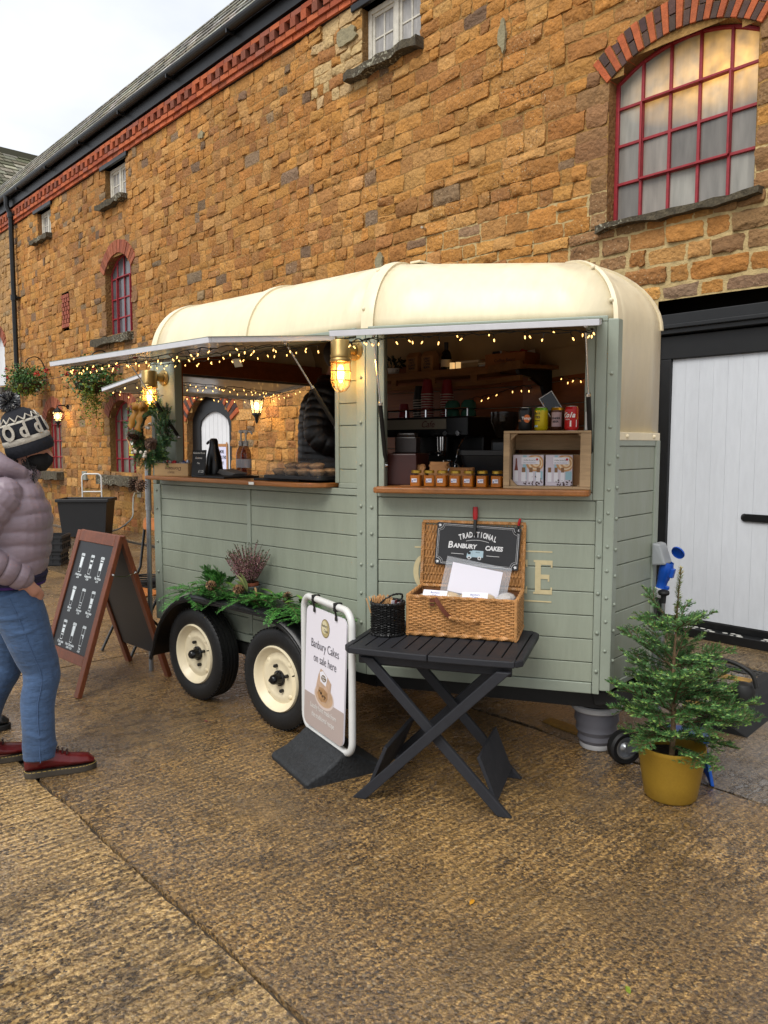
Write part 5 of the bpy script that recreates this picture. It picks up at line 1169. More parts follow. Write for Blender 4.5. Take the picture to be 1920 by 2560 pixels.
q = MB(); q.box((-.19,-.13,0),(.19,.13,.012)); o = q.build('slate_board', mat('slate_black','#121314',.6,noise=(20,.3)), bevel=.002); tag(o, 'flat black slate lying on the counter in front of the small chalkboard', 'slate', M=TM @ TR(-1.28,.04,RZC) @ RZ(-4))
q = MB(); q.box((-.19,-.13,0),(.19,.13,.012)); o = q.build('slate_board', MATS['slate_black'], bevel=.002); tag(o, 'flat black slate lying under the cake box on the counter', 'slate', M=TM @ TR(-.66,.06,RZC) @ RZ(3))
cs_ = thing('card_stack', 'fanned stack of grey cards behind the black slate', 'cards', TM @ TR(-1.33,.12,RZC+.0125) @ RZ(-12))
for k in range(5): q = MB(); q.box((-.09,-.05,0),(.09,.05,.004)); q.build('card', mat('grey_card','#77736f',.6), cs_, loc=(k*.012,0,k*.0045+.001*k)).rotation_euler = (0, .12, k*.03)
cb_ = thing('cake_box', 'clear lidded cake box of sugared pies at the right of the rear counter', 'cake box', TM @ TR(-.50,.07,RZC+.0125))
q = MB(); q.prism(rrect(-.24,-.17,.24,.17,.03,4),0,.022); q.build('tray_base', mat('black_tub','#17181a'), cb_, bevel=.004)
clear = mat('clear_plastic','#4a4a4c',.05,alpha=.20,spec=.8)
q = MB(); A1 = [(x,y,.0225) for x,y in rrect(-.235,-.165,.235,.165,.028,4)]; A2 = [(x,y,.09) for x,y in rrect(-.225,-.155,.225,.155,.028,4)]; A3 = [(x,y,.115) for x,y in rrect(-.20,-.13,.20,.13,.028,4)]; k = len(A1)
q.add(A1+A2+A3, [(i*k+j,i*k+(j+1)%k,(i+1)*k+(j+1)%k,(i+1)*k+j) for i in range(2) for j in range(k)]+[tuple(range(2*k,3*k))]); q.build('clear_lid', clear, cb_, bevel=.003)
pie = mat('sugared_pastry','#b08a60',.8,noise=(50,.5),noise2=(160,.4),bump=(60,.003))
pm = MB(); pm.lathe([(0,0),(.03,0),(.045,.022),(.047,.026),(.042,.03),(.02,.037),(0,.038)], 16); pmm = pm.mesh('pie', pie)
for i in range(4):
    for j in range(3): place('pie', pmm, cb_, TR(-.16+i*.105+rnd(-.008,.008), -.1+j*.1, .0235) @ RZ(rnd(0,90)))
for i in range(3): place('pie', pmm, cb_, TR(-.11+i*.105, -.05, .055) @ RX(8))
for i, (x, y, l) in enumerate(((-1.60,.42,'syrup bottle with white pump, left of the pair at the back of the rear counter'),(-1.52,.40,'syrup bottle with white pump, right of the pair at the back of the rear counter'))):
    t = thing('syrup_bottle', l, 'bottle', TM @ TR(x,y,1.4005)); q = MB(); q.lathe([(0,0),(.036,0),(.037,.01),(.037,.14),(.03,.17),(.015,.2),(.014,.215)],18); q.build('glass', mat('red_syrup','#8a2a20',.08,alpha=.6), t); q = MB(); q.lathe([(.017,.2),(.017,.235),(.006,.237),(.006,.30)],12); q.tube([(0,0,.30),(.01,0,.305),(.06,0,.295),(.065,0,.28)],.007,8); q.lathe([(.0,.29),(.016,.29),(.016,.31),(0,.312)],12); q.build('pump', whi, t); q = MB(); q.lathe([(.0375,.05),(.0375,.11)],18); q.build('label', paper_m, t)
q = MB(); q.prism([(-1.7,.30),(-1.7,.5),(-1.4,.5),(-1.4,.30)],1.374,1.3995); q.build('counter_return', wood_m, trailer)
tj = thing('coffee_flask', 'black conical flask with spout behind the small chalkboard', 'flask', TM @ TR(-1.56,.16,RZC)); q = MB(); q.lathe([(0,0),(.06,0),(.062,.02),(.05,.12),(.03,.2),(.028,.235),(.02,.25),(0,.252)],20); q.build('flask_body', mb_, tj); q = MB(); q.tube([(-.02,0,.235),(-.06,0,.225),(-.075,0,.215)],[.014,.01,.008],8); q.build('spout', mb_, tj)
q = MB(); q.lathe([(0,0),(.033,0),(.034,.005),(.034,.06),(.03,.068),(0,.07)],18); o = q.build('tin', mat('pale_tin','#a9a49a',.3,metal=.6)); tag(o, 'small pale metal tin between the sweet box and the chalkboard', 'tin', M=TM @ TR(-1.615,.06,RZC))
# ---- strings of fairy lights
wire_m = mat('dark_green_wire','#0c0f0b',.5); bulb_m = mat('warm_fairy_bulb','#ffdba0',.4,emis=('#ffc069',2.2))
bq = MB(); bq.lathe([(.0024,.004),(.0028,.0),(.0025,-.007),(0,-.011)],6); bulb_me = bq.mesh('bulb', bulb_m)
def string(label, pts, step=.088, sag=.012, seed=1):
    rg = random.Random(seed); P = catmull(pts, 10); t = thing('string_lights', label, 'string lights', TM, group='strings of fairy lights on the trailer')
    d = 0; prev = P[0]; W_ = []; nxt = step*.5; q = MB(); bl = []
    for i, p in enumerate(P):
        w = p+Vector((rg.uniform(-.006,.006), rg.uniform(-.006,.006), rg.uniform(-.01,.004))); W_.append(w)
    q.tube(W_, .0026, 5)
    for a, b in zip(W_, W_[1:]):
        L = (b-a).length
        while nxt <= d+L:
            p = a+(b-a)*((nxt-d)/L); dr = Vector((rg.uniform(-.018,.018), rg.uniform(-.018,.018), -rg.uniform(.014,.03))); q.tube([p, p+dr], .0022, 4); bl.append((p+dr, dr)); nxt += step*rg.uniform(.75,1.3)
        d += L
    q.build('wire', wire_m, t)
    for p, dr in bl: place('bulb', bulb_me, t, TR(*p) @ (-dr).to_track_quat('Z','Y').to_matrix().to_4x4())
F = lambda x, o, dz=-.03: RF_M @ Vector((x, -o, dz))
string('fairy lights along the outer edge of the long rear hatch flap', [F(-1.75,.40), F(-1.74,.74), F(-1.3,.76), F(-.8,.755), F(-.27,.74), F(-.25,.5), F(-.24,.2)], seed=2)
string('fairy lights crossing the middle of the long rear hatch flap', [F(-1.74,.70), F(-1.35,.5), F(-.9,.42), F(-.5,.38), F(-.26,.30)], seed=3)
string('fairy lights near the hinge of the long rear hatch flap', [F(-1.75,.2), F(-1.3,.12,-.04), F(-.8,.10,-.035), F(-.25,.08)], .07, seed=4)
G_ = lambda x, o, dz=-.03: EF_M @ Vector((x, -o, dz))
string('fairy lights along the outer edge of the flap at the back end of the trailer', [G_(-1.5,.1), G_(-1.49,.66), G_(-1.0,.69), G_(-.5,.69), G_(-.09,.66), G_(-.08,.1)], seed=5)
string('double fairy lights across the middle of the flap at the back end of the trailer', [G_(-1.5,.34), G_(-1.0,.26), G_(-.5,.22), G_(-.1,.17), G_(-.12,.26), G_(-.6,.30), G_(-1.1,.36), G_(-1.5,.42)], .08, seed=6)
H_ = lambda x, o, dz=-.03: FF_M @ Vector((x, -o, dz))
string('fairy lights along the outer edge of the front hatch flap', [H_(.10,.20), H_(.10,.56,-.04), H_(.3,.6), H_(.6,.61), H_(.9,.61), H_(1.13,.58,-.035), H_(1.12,.3)], .10, seed=7)
string('fairy lights near the hinge of the front hatch flap', [H_(.1,.3), H_(.35,.28,-.03), H_(.7,.28,-.02), H_(1.12,.26,-.035)], .13, seed=8)
A2_ = lambda x, y, z: FARF @ Vector((x, -y, z))
string('fairy lights along the inside of the nose above the dark window', [A2_(.45,.07,2.03), A2_(.7,.07,2.0), A2_(.95,.08,2.04), A2_(1.15,.1,2.07), Vector((CX-.05,.8,2.1))], .07, seed=9)
string('fairy lights sagging under the shelf inside the trailer', [Vector((-.42,1.5,1.93)), Vector((-.2,1.5,1.96)), Vector((.0,1.48,2.0)), A2_(.2,.1,1.98)], .085, seed=10)
# ================================================================ yard furniture and props
# ---- folding table
TBM = TR(.285, 3.545, 0) @ RZ(head_rz(109))
plast = mat('anthracite_plastic', '#26272b', .5, noise=(30,.15), bump=(180,.0006), rnoise=(5,.45,.65), spec=.3)
tb = thing('folding_table', 'dark grey slatted plastic folding table with crossed legs in front of the trailer', 'table', TBM)
TW, TD, TZ = .405, .295, .70
def bow(x): return .022*(1-(x/TW)**2)
def edge(x0, x1, n=8, side=-1): return [(x0+(x1-x0)*i/n, side*(TD-.012+bow(x0+(x1-x0)*i/n))) for i in range(n+1)]
for sx in (-1, 1):                                         # two halves meet at the fold
    q = MB(); x0, x1 = (-TW, -.002) if sx < 0 else (.002, TW)
    fr = edge(x0, x1) if sx > 0 else edge(x0, x1)
    # front and back rails, outer end rail
    q.prism([(a, b) for a, b in edge(x0+(.03 if sx < 0 else 0), x1-(.03 if sx > 0 else 0), 8, -1)]+[(x1-(.03 if sx > 0 else 0), -.235), (x0+(.03 if sx < 0 else 0), -.235)], TZ-.03, TZ)
    q.build('front_rail', plast, tb, bevel=.005)
    q = MB(); q.prism([(x0+(.03 if sx < 0 else 0), .235), (x1-(.03 if sx > 0 else 0), .235)]+[(a, b) for a, b in reversed(edge(x0+(.03 if sx < 0 else 0), x1-(.03 if sx > 0 else 0), 8, 1))], TZ-.03, TZ); q.build('back_rail', plast, tb, bevel=.005)
    q = MB(); c = arc(sx*(TW-.055), -TD+.05, .055, 270, 360, 5) if sx > 0 else arc(sx*(TW-.055), -TD+.05, .055, 180, 270, 5)
    xi = sx*(TW-.0295)
    pe = [(sx*TW, -TD+.05), (sx*TW, TD-.05), (sx*(TW-.02), TD-.022), (xi-sx*0, TD-.012), (xi, -TD+.012), (sx*(TW-.02), -TD+.022)]
    q.prism(pe if sx > 0 else list(reversed(pe)), TZ-.03, TZ); q.build('end_rail', plast, tb, bevel=.005)
    for k in range(6):
        w = (TW-.032)/6; a = .003+k*w; b = a+w-.007
        q = MB(); xa, xb = (a, b) if sx > 0 else (-b, -a); q.box((xa, -.2345, TZ-.022), (xb, .2345, TZ-.0015)); q.build('slat', plast, tb, bevel=.002)
for y in (-.225, .215): q = MB(); q.box((-TW+.06, y-.012, TZ-.085), (TW-.05, y+.012, TZ-.031)); q.build('apron', plast, tb, bevel=.008)
def leg(x0, x1, y, w=.052, t=.026): q = MB(); q.bar((x0, y, TZ-.06), (x1, y, .005), t, w, (0,1,0)) if False else q.prism([(x0-w*.6, TZ-.05), (x0+w*.6, TZ-.05), (x1+w*.62, 0), (x1-w*.62, 0)], -t/2, t/2, TR(0,y,0) @ RX(90)); return q.build('leg', plast, tb, bevel=.004)
leg(-.30, .335, -.242); leg(.33, -.325, -.275); leg(-.30, .315, .165); leg(.33, -.315, .198)
for sx, ya, yb in ((.24, -.228, .151), (-.232, -.261, .184)):   # brace boards between front and back legs
    k = -1 if sx < 0 else 1
    q = MB(); q.add([(sx+k*.045, ya, .045), (sx+k*.045, yb, .045), (sx-k*.035, yb, .24), (sx-k*.035, ya, .24), (sx+k*.06, ya, .052), (sx+k*.06, yb, .052), (sx-k*.02, yb, .25), (sx-k*.02, ya, .25)], [(0,1,2,3),(7,6,5,4),(0,4,5,1),(1,5,6,2),(2,6,7,3),(3,7,4,0)]); q.build('brace_board', plast, tb, bevel=.003)
# ---- wicker
wick = mat('honey_wicker', '#b07f4c', .48, noise=(7,.3), noise2=(60,.35)); wickd = mat('brown_wicker_lining', '#6b4220', .8, noise=(30,.3))  # the lining is a darker brown sheet behind the canes
blackw = mat('black_wicker', '#0e0e0e', .38, noise=(50,.3))
def weave(mb, path, closed, z0, z1, rows, stakes, r, amp, up=Vector((0,0,1)), per=3):
    """strands run along `path` (list of (point, outward)), waving in and out of the stakes"""
    d = [0]
    P = path+[path[0]] if closed else path
    for a, b in zip(P, P[1:]): d.append(d[-1]+(b[0]-a[0]).length)
    def at_(t):
        t = t % d[-1] if closed else min(max(t, 0), d[-1]); i = next((j for j in range(len(d)-1) if d[j+1] >= t-1e-9), len(d)-2); f = (t-d[i])/max(1e-9, d[i+1]-d[i])
        return P[i][0].lerp(P[i+1][0], f), P[i][1].lerp(P[i+1][1], f)
    n = stakes*per
    for k in range(rows):
        z = z0+(z1-z0)*(k+.5)/rows; pts = []
        for i in range(n+(0 if closed else 1)):
            p, o = at_(d[-1]*i/n); ph = pi*i/per+(pi if k % 2 else 0)
            pts.append(p+up*(z+rnd(-.0012,.0012)+.0012*sin(i*.37+k))+o*(amp*cos(ph)))
        mb.tube(pts, r*rnd(.9,1.1), 5, closed=closed, caps=not closed, tint=None)
    for i in range(stakes+(0 if closed else 1)):
        p, o = at_(d[-1]*(i)/stakes); mb.tube([p+up*(z0-.002), p+up*(z1+.002)], r*.85, 5)
HM = TR(.357, 3.54, 0) @ RZ(head_rz(105.8)) @ TR(0, .155, TZ+.001)
hp = thing('wicker_hamper', 'open honey coloured wicker hamper full of wrapped cakes on the table', 'hamper', HM)
hw, hd, hh = .258, .15, .20
def loop(w, d): 
    o = []
    for (x, y) in rrect(-w, -d, w, d, .012, 2):
        v = Vector((x if abs(x) > w-.02 else 0, y if abs(y) > d-.02 else 0, 0)); o.append((Vector((x, y, 0)), v.normalized()))
    return o
q = MB(); weave(q, loop(hw, hd), True, .022, hh-.018, 19, 70, .0042, .0052); q.build('woven_sides', wick, hp, kind='stuff')
q = MB(); q.box((-hw+.012,-hd+.012,.012),(hw-.012,hd-.012,.016)); 
for a, b in (((-hw+.006,-hd+.006,.014),(hw-.006,-hd+.0075,hh-.02)),((-hw+.006,hd-.0075,.014),(hw-.006,hd-.006,hh-.02)),((-hw+.006,-hd+.008,.014),(-hw+.0075,hd-.008,hh-.02)),((hw-.0075,-hd+.008,.014),(hw-.006,hd-.008,hh-.02))): q.box(a, b)
q.build('lining', wickd, hp)
def twist(mb, pts, r, closed=False, strands=2, pitch=.03):
    for s in range(strands):
        o = []; d = 0
        n = len(pts)
        for i in range(n):
            p = pts[i]; t = (pts[(i+1)%n if closed else min(i+1,n-1)]-pts[i-1 if (closed or i) else 0]).normalized(); u = t.orthogonal().normalized(); u = Vector((0,0,1)) if abs(t.z) < .8 else Vector((0,1,0)); w = t.cross(u); a = 2*pi*(d/pitch)+2*pi*s/strands
            o.append(p+(u*cos(a)+w*sin(a))*r*.75); d += (pts[(i+1)%n]-p).length if i < n-1 else 0
        mb.tube(o, r*.72, 5, closed=closed, caps=not closed)
def dense(P, n, closed=True):
    Q = P+[P[0]] if closed else P; d = [0]
    for a, b in zip(Q, Q[1:]): d.append(d[-1]+(b-a).length)
    o = []
    for k in range(n if closed else n+1):
        t = d[-1]*k/n; i = next((j for j in range(len(d)-1) if d[j+1] >= t-1e-9), len(d)-2); o.append(Q[i].lerp(Q[i+1], (t-d[i])/max(1e-9,d[i+1]-d[i])))
    return o
q = MB(); L1 = [p for p, o in loop(hw, hd)]
for z, r in ((hh-.012, .0075), (.012, .009)): twist(q, dense([p+Vector((0,0,z)) for p in L1], 200), r, True, 3, .028)
q.build('braided_rim', wick, hp, kind='stuff')
for sx in (-1, 1):
    for sy in (-1, 1): q = MB(); q.tube([(sx*(hw-.003), sy*(hd-.003), 0), (sx*(hw-.003), sy*(hd-.003), hh-.004)], .0085, 8); q.build('corner_post', wick, hp)
LM = TR(0, hd+.004, hh-.01) @ RX(90-9)                     # lid stands up, leaning back a little: x along, y up the lid, z towards the viewer
q = MB(); LP = [(LM @ Vector((x, 0, 0)), (LM.to_3x3() @ Vector((0,0,1)))) for x in [-hw+2*hw*i/20 for i in range(21)]]
lh = .325; upv = LM.to_3x3() @ Vector((0,1,0))
for k in range(60):                                        # lid: canes run up, wrapped round cross stakes
    x = -hw+.012+(2*hw-.024)*k/59; pts = []
    for i in range(22): y = .012+(lh-.024)*i/21; pts.append(LM @ Vector((x+rnd(-.001,.001), y, .0055*cos(pi*i/1.5+(pi if k % 2 else 0)))))
    q.tube(pts, .0040, 5)
for i in range(8): y = .02+(lh-.04)*i/7; q.tube([LM @ Vector((-hw, y, 0)), LM @ Vector((hw, y, 0))], .0036, 5)
ld_ = q.build('lid', wick, hp, kind='stuff')
q = MB(); twist(q, dense([LM @ Vector(p) for p in ((-hw,0,.008),(hw,0,.008),(hw,lh,.008),(-hw,lh,.008))], 180), .0075, True, 3, .028); q.build('lid_rim', wick, hp, kind='stuff')
q = MB(); q.add([LM @ Vector(p) for p in ((-hw,.0,-.007),(hw,.0,-.007),(hw,lh,-.007),(-hw,lh,-.007))], [(0,1,2,3)]); q.build('lid_lining', wickd, hp)
q = MB(); twist(q, [Vector(p) for p in catmull([(-.055,-hd-.006,.105),(-.035,-hd-.026,.098),(.03,-hd-.03,.095),(.075,-hd-.02,.092),(.085,-hd-.006,.088)],8)], .007, False, 3, .02); q.build('carry_handle', wick, hp)
lea = mat('tan_leather', '#5a2a16', .5, noise=(20,.2))
q = MB(); pts = catmull([(-.12,-hd-.009,.185),(-.105,-hd-.02,.17),(-.075,-hd-.024,.13),(-.045,-hd-.022,.10)],4)
for a, b in zip(pts, pts[1:]): q.bar(a, b+(b-a)*.05, .003, .02, (.6,0,.8))
q.build('leather_strap', lea, hp)
q = MB(); q.cbox((-.135,-hd-.012,.165),(.022,.004,.03)); q.build('leather_tab', lea, hp)
q = MB(); q.tube([(-.15,-hd-.016,.145),(-.12,-hd-.016,.145),(-.12,-hd-.016,.165),(-.15,-hd-.016,.165)], .002, 6, closed=True); q.build('buckle', brass_m, hp)
# chalk sign clipped to the lid
cs2 = thing('cake_sign', 'black hanging sign reading traditional Banbury cakes clipped to the hamper lid', 'sign', HM @ LM @ TR(.02, .10, .012) @ RZ(-2.5))
sw, sh = .212, .215
q = MB(); q.prism(rrect(-sw, 0, sw, sh, .008, 3), 0, .006); q.build('board', mat('sign_black', '#1d1d20', .5, noise=(10,.25)), cs2, bevel=.001)
wi_ = mat('sign_white', '#d6d6d6', .55); Z = .0063
def fillet(r, cr):                                        # frame with scooped corners
    o = []
    x0, y0, x1, y1 = -sw+r, r, sw-r, sh-r
    for cx, cy, a0 in ((x1,y1,270),(x0,y1,0),(x0,y0,90),(x1,y0,180)):
        o += [(cx+cr*cos(radians(a0-90*i/5)), cy+cr*sin(radians(a0-90*i/5))) for i in range(6)]
    return o
q = MB()
for r, cr_r, t in ((.008,.026,.0022),(.0145,.026,.0012)):
    P = fillet(r, cr_r)
    for a, b in zip(P, P[1:]+P[:1]): q.bar((a[0],a[1],Z), (b[0],b[1],Z), .0008, t, (0,0,1)) if False else q.tube([(a[0],a[1],Z),(b[0],b[1],Z)], t/2, 4)
q.build('border', wi_, cs2)
for sx in (-1,1):
    for y in (.015, sh-.015): q = MB(); q.add([(sx*(sw-.015)+.008*cos(a)*(1.2 if k%2 else .6), y+.008*sin(a)*(1.2 if k%2 else .6), Z) for k, a in enumerate([2*pi*i/10 for i in range(10)])], [tuple(range(10))]); q.build('corner_flourish', wi_, cs2)
S = 'TRADITIONAL'
for i, c in enumerate(S):
    t = (i-5)/5; text('letter', c, .038, wi_, cs2, TR(t*.088, .163-.018*t*t, Z) @ RZ(-15*t), ext=.0003, offset=.0012, sx=.62)
q = MB(); P = [(-.058+.116*i/10, .128+.008*(1-((i-5)/5)**2), Z) for i in range(11)]; q.tube(P, .0012, 4); q.build('arched_line', wi_, cs2)
text('letter', 'B', .046, wi_, cs2, TR(-.138,.103,Z) @ RZ(6), ext=.0003, offset=.001, shear=.2)
text('letter', 'ANBURY', .031, wi_, cs2, TR(-.062,.101,Z), ext=.0003, offset=.0012, shear=.12, sx=.95); text('letter', 'CAKES', .031, wi_, cs2, TR(.085,.099,Z), ext=.0003, offset=.0012, shear=.12, sx=.95)
q = MB(); q.box((-.13,.0605,Z-.0002),(-.065,.0625,Z+.0003)); q.box((.05,.0605,Z-.0002),(.115,.0625,Z+.0003)); q.build('dash', wi_, cs2)
ice = mat('pale_blue_ink', '#9fb6c0', .5)
q = MB(); q.box((-.022,.05,Z-.0002),(.034,.084,Z+.0003)); q.add([(-.05,.045,Z),(-.0225,.045,Z),(-.0225,.08,Z),(-.035,.08,Z),(-.048,.066,Z)],[(0,1,2,3,4)]); q.build('van_drawing', ice, cs2)
for x in (-.036, .016): q = MB(); q.add([(x+.009*cos(a), .046+.009*sin(a), Z+.0007) for a in [2*pi*i/12 for i in range(12)]],[tuple(range(12))]); q.build('van_wheel', wi_, cs2); q = MB(); q.add([(x+.005*cos(a), .046+.005*sin(a), Z+.0012) for a in [2*pi*i/12 for i in range(12)]],[tuple(range(12))]); q.build('wheel_hub', MATS['sign_black'], cs2)
q = MB(); q.box((-.044,.063,Z+.0004),(-.030,.076,Z+.0008)); q.build('van_window', MATS['sign_black'], cs2)
text('van_print', 'BUNS', .008, MATS['sign_black'], cs2, TR(.006,.075,Z+.0008), ext=.0002)
# clamps
redp = MATS['red_plastic']; clampb = mat('clamp_black','#141414',.45)
def clamp(label, M, s):
    t = thing('spring_clamp', label, 'clamp', M)
    q = MB(); q.bar((0,-.0,-.05*s),(0,.002,.02*s),.012*s,.022*s,(0,1,0)); q.bar((0,.018,-.04*s),(0,.016,.02*s),.012*s,.022*s,(0,1,0)); q.build('jaws', clampb, t, bevel=.002)
    q = MB(); q.tube([(0,.0,.018*s),(0,-.004,.045*s),(0,-.004,.075*s)],[.009*s,.012*s,.010*s],10); q.build('grip', redp, t)
clamp('large red handled clamp at the middle top of the hamper lid', HM @ LM @ TR(.012, lh-.008, .028) @ RX(-90) , 1.15)
clamp('small red clip at the right top corner of the black sign', HM @ LM @ TR(.225, lh-.02, .022) @ RX(-90) @ RY(14), .62)
# plastic sleeve with white card, cakes
clearf = mat('clear_sleeve','#cfd2d6',.06,alpha=.22,spec=.8)
SLM = HM @ TR(.02,.075,hh-.03) @ RZ(-2) @ RX(78) @ RZ(-9)
slv = thing('card_sleeve', 'clear plastic sleeve with a blank white card standing in the hamper', 'sleeve', SLM)
q = MB(); q.box((-.165,-.02,0),(.165,.16,.0008)); q.build('sleeve', clearf, slv); q = MB(); q.box((-.13,-.01,.0012),(.125,.135,.0022)); q.build('card', mat('white_card','#dcd9e2',.5), slv)
cake_m = mat('pale_cake_wrap','#c9a973',.45,noise=(25,.3),bump=(40,.004)); 
def cake(label, x, y, rz, tag_, m=cake_m, z=hh-.055):
    t = thing('wrapped_cake', label, 'cake', HM @ TR(x,y,z) @ RZ(rz), group='wrapped cakes in the hamper')
    q = MB(); q.ball((0,0,.0),.05,14,8,sc=(1.25,.85,.62)); q.build('cake', m, t)
    q = MB(); q.ball((0,0,.0),.053,12,7,sc=(1.27,.88,.66)); q.build('wrapper', clearf, t)
    if tag_: 
        q = MB(); q.box((-.06,-.048,.0),(.06,-.046,.042), RX(-38)); l = q.build('card_label', paper_m, t); text('print','Banbury\nCake',.014,blueink,l if False else t, RX(-38) @ TR(-.0,-.0485,.022) @ TXT, ext=.0002, shear=.15)
cake('wrapped cake with a printed card at the left front of the hamper', -.135,-.06,-6,True); cake('wrapped cake with a printed card at the middle front of the hamper', .055,-.065,4,True); cake('wrapped cake without a card between the two printed cards', -.03,-.05,20,False); cake('wrapped cake behind the left printed card', -.19,.03,40,False)
cake('cake in shiny white wrapping at the right end of the hamper', .195,-.02,70,False, mat('white_wrap','#c6bfb8',.25,noise=(30,.3),bump=(50,.008)), hh-.03)
for x, w in ((-.1,'left'),(.0,'middle'),(.1,'right')): cake('wrapped cake deep in the hamper behind the '+w+' of the white card', x,.09,rnd(0,90),False)
# black wicker pot with stirrers
PM_ = TBM @ TR(-.29,.115,TZ+.001)
bp_ = thing('stirrer_basket', 'round black wicker basket of wooden stirrers and sachets left of the hamper', 'basket', TR(.018,3.645,TZ+.001) @ RZ(head_rz(105)))
q = MB(); C_ = [(Vector((.078*cos(2*pi*i/36), .078*sin(2*pi*i/36), 0)), Vector((cos(2*pi*i/36), sin(2*pi*i/36), 0))) for i in range(36)]
weave(q, C_, True, .008, .15, 24, 26, .0032, .004); q.build('woven_side', blackw, bp_, kind='stuff')
q = MB(); q.lathe([(0,.004),(.076,.004)],24); q.lathe([(.0735,.005),(.0735,.145)],24); q.build('lining', mat('dark_lining','#0a0a0a',.8), bp_)
q = MB(); twist(q, dense([p+Vector((0,0,.152)) for p, o in C_], 120), .006, True, 3, .02); twist(q, dense([p+Vector((0,0,.006)) for p, o in C_], 120), .006, True, 3, .02); q.build('braided_rim', blackw, bp_, kind='stuff')
q = MB(); twist(q, [Vector(p) for p in catmull([(-.02,-.075,.155),(.0,-.045,.175),(.03,.0,.19),(.06,.04,.185),(.055,.055,.158)],8)], .0045, False, 2, .02); q.build('handle', blackw, bp_)
stm = mat('birch_stirrer','#c79a68',.6,noise=(20,.15)); b = MB(); b.box((-.003,-.0007,0),(.003,.0007,.11)); sme = b.mesh('stirrer', stm)
for i in range(46):
    a = rnd(0,2*pi); r = sqrt(random.random())*.038; x, y = -.032+r*cos(a), -.012+r*.9*sin(a)
    place('stirrer', sme, bp_, TR(x,y,.068+rnd(0,.012)) @ Euler((-.35*r*sin(a)/.04+rnd(-.08,.08), .35*r*cos(a)/.04+rnd(-.08,.08), rnd(0,3))).to_matrix().to_4x4())
for i in range(9): q = MB(); q.cbox((0,0,0),(.03,.004,.05),Euler((rnd(-.3,.3),rnd(-.3,.3),rnd(0,3))).to_matrix()); q.build('sachet', random.choice([paper_m, mat('maroon_print','#5a1a18'), paper_m, ink]), bp_, loc=(.03+rnd(-.02,.03), .015+rnd(-.03,.03), .13+rnd(-.01,.01)))
# ---- swinging pavement sign
SWM = TR(-.285, 3.765, 0) @ RZ(head_rz(149))
sg2 = thing('pavement_sign', 'white framed swinging pavement sign for Banbury cakes on a black rubber base', 'sign', SWM)
recy = mat('recycled_rubber','#242628',.72,noise=(60,.55),noise2=(7,.3),bump=(70,.005))
prof = [(-.215,0),(-.22,.02),(-.205,.035),(-.13,.06),(-.06,.105),(-.03,.13),(.03,.13),(.06,.105),(.13,.06),(.205,.035),(.22,.02),(.215,0)]
q = MB(); n = len(prof); xs = [-.215,-.205,.205,.215]; vs = [(x, y*(.975 if abs(x) > .21 else 1), z*(.9 if abs(x) > .21 else 1)) for x in xs for y, z in prof]
q.add(vs, [(i*n+j, i*n+j+1, (i+1)*n+j+1, (i+1)*n+j) for i in range(3) for j in range(n-1)]+[tuple(range(n-1,-1,-1)), tuple(range(3*n,4*n))]); q.build('rubber_base', recy, sg2, bevel=.006)
wh = mat('white_powder_coat','#c9c9c6',.3,noise=(12,.06)); FX, FZ0, FZ1, fr_ = .262, .128, .825, .072
P = [Vector((x, 0, z)) for x, z in rrect(-FX, FZ0, FX, FZ1, fr_, 8)]
q = MB(); q.tube(P, .0175, 12, closed=True); q.build('tube_frame', wh, sg2)
SPM = TR(0,0,FZ1-.045) @ RX(-2.2)                          # the panel swings a little: -y is the face
PH, PW = .62, .218
pn = mat('print_lavender_white','#dad6dd',.35)
q = MB(); q.prism([(x, z) for x, z in rrect(-PW, -PH, PW, 0, .04, 6)], -.004, .004, SPM @ RX(90)); pnl = q.build('sign_panel', pn, sg2)
Yp = -.0046
def flat(nm, poly, m, lift=0, par=None): q = MB(); q.add([SPM @ Vector((x, Yp-lift, z)) for x, z in poly], [tuple(range(len(poly)))]); return q.build(nm, m, pnl)
taupe = mat('print_taupe','#a89992',.4); bandz = -PH+.17
flat('bottom_band', [(-PW,bandz),(-PW,-PH+.04)]+[p for p in arc(-PW+.04,-PH+.04,.04,180,270,5)]+[p for p in arc(PW-.04,-PH+.04,.04,270,360,5)]+[(PW,bandz)], taupe)
def ell(cx, cz, rx, rz, n=28, a0=0): return [(cx+rx*cos(2*pi*i/n), cz+rz*sin(2*pi*i/n)) for i in range(n)]
flat('logo_disc', ell(.0,-.085,.047,.047), mat('logo_brown','#6b5a3a',.4), .0003); flat('logo_face', ell(.0,-.085,.043,.043), mat('logo_sand','#a8996c',.4,noise=(30,.3)), .0006); flat('logo_glow', ell(-.008,-.08,.03,.032), mat('logo_light','#c9bf9c',.4), .0009)
gr = mat('slate_grey_print','#4a4750',.45); T_ = lambda x, z, l=.0012: SPM @ TR(x, Yp-l, z) @ TXT
text('logo_text','Banbury',.020,ink,pnl,T_(-.006,-.073),ext=.0002,shear=.15,sx=.9); text('logo_text','Cakes',.020,ink,pnl,T_(.008,-.097),ext=.0002,shear=.15,sx=.9)
text('headline','Banbury Cakes',.062,gr,pnl,T_(0,-.185),ext=.0002,sx=.82,offset=-.0004); text('headline','on sale here',.062,gr,pnl,T_(.005,-.255),ext=.0002,sx=.82,offset=-.0004)
wt = mat('white_ink','#d8d5d0'); text('small_print','Locally hand made from',.036,wt,pnl,T_(0,bandz-.055),ext=.0002,sx=.82); text('small_print','the traditional recipe',.036,wt,pnl,T_(0,bandz-.098),ext=.0002,sx=.82)
flat('plate_print', ell(.005,-.432,.108,.062), mat('plate_white','#c9b9b0',.4), .0003); flat('plate_print', ell(.005,-.428,.097,.053), mat('plate_tan','#b99a7c',.4,noise=(20,.2)), .0006)
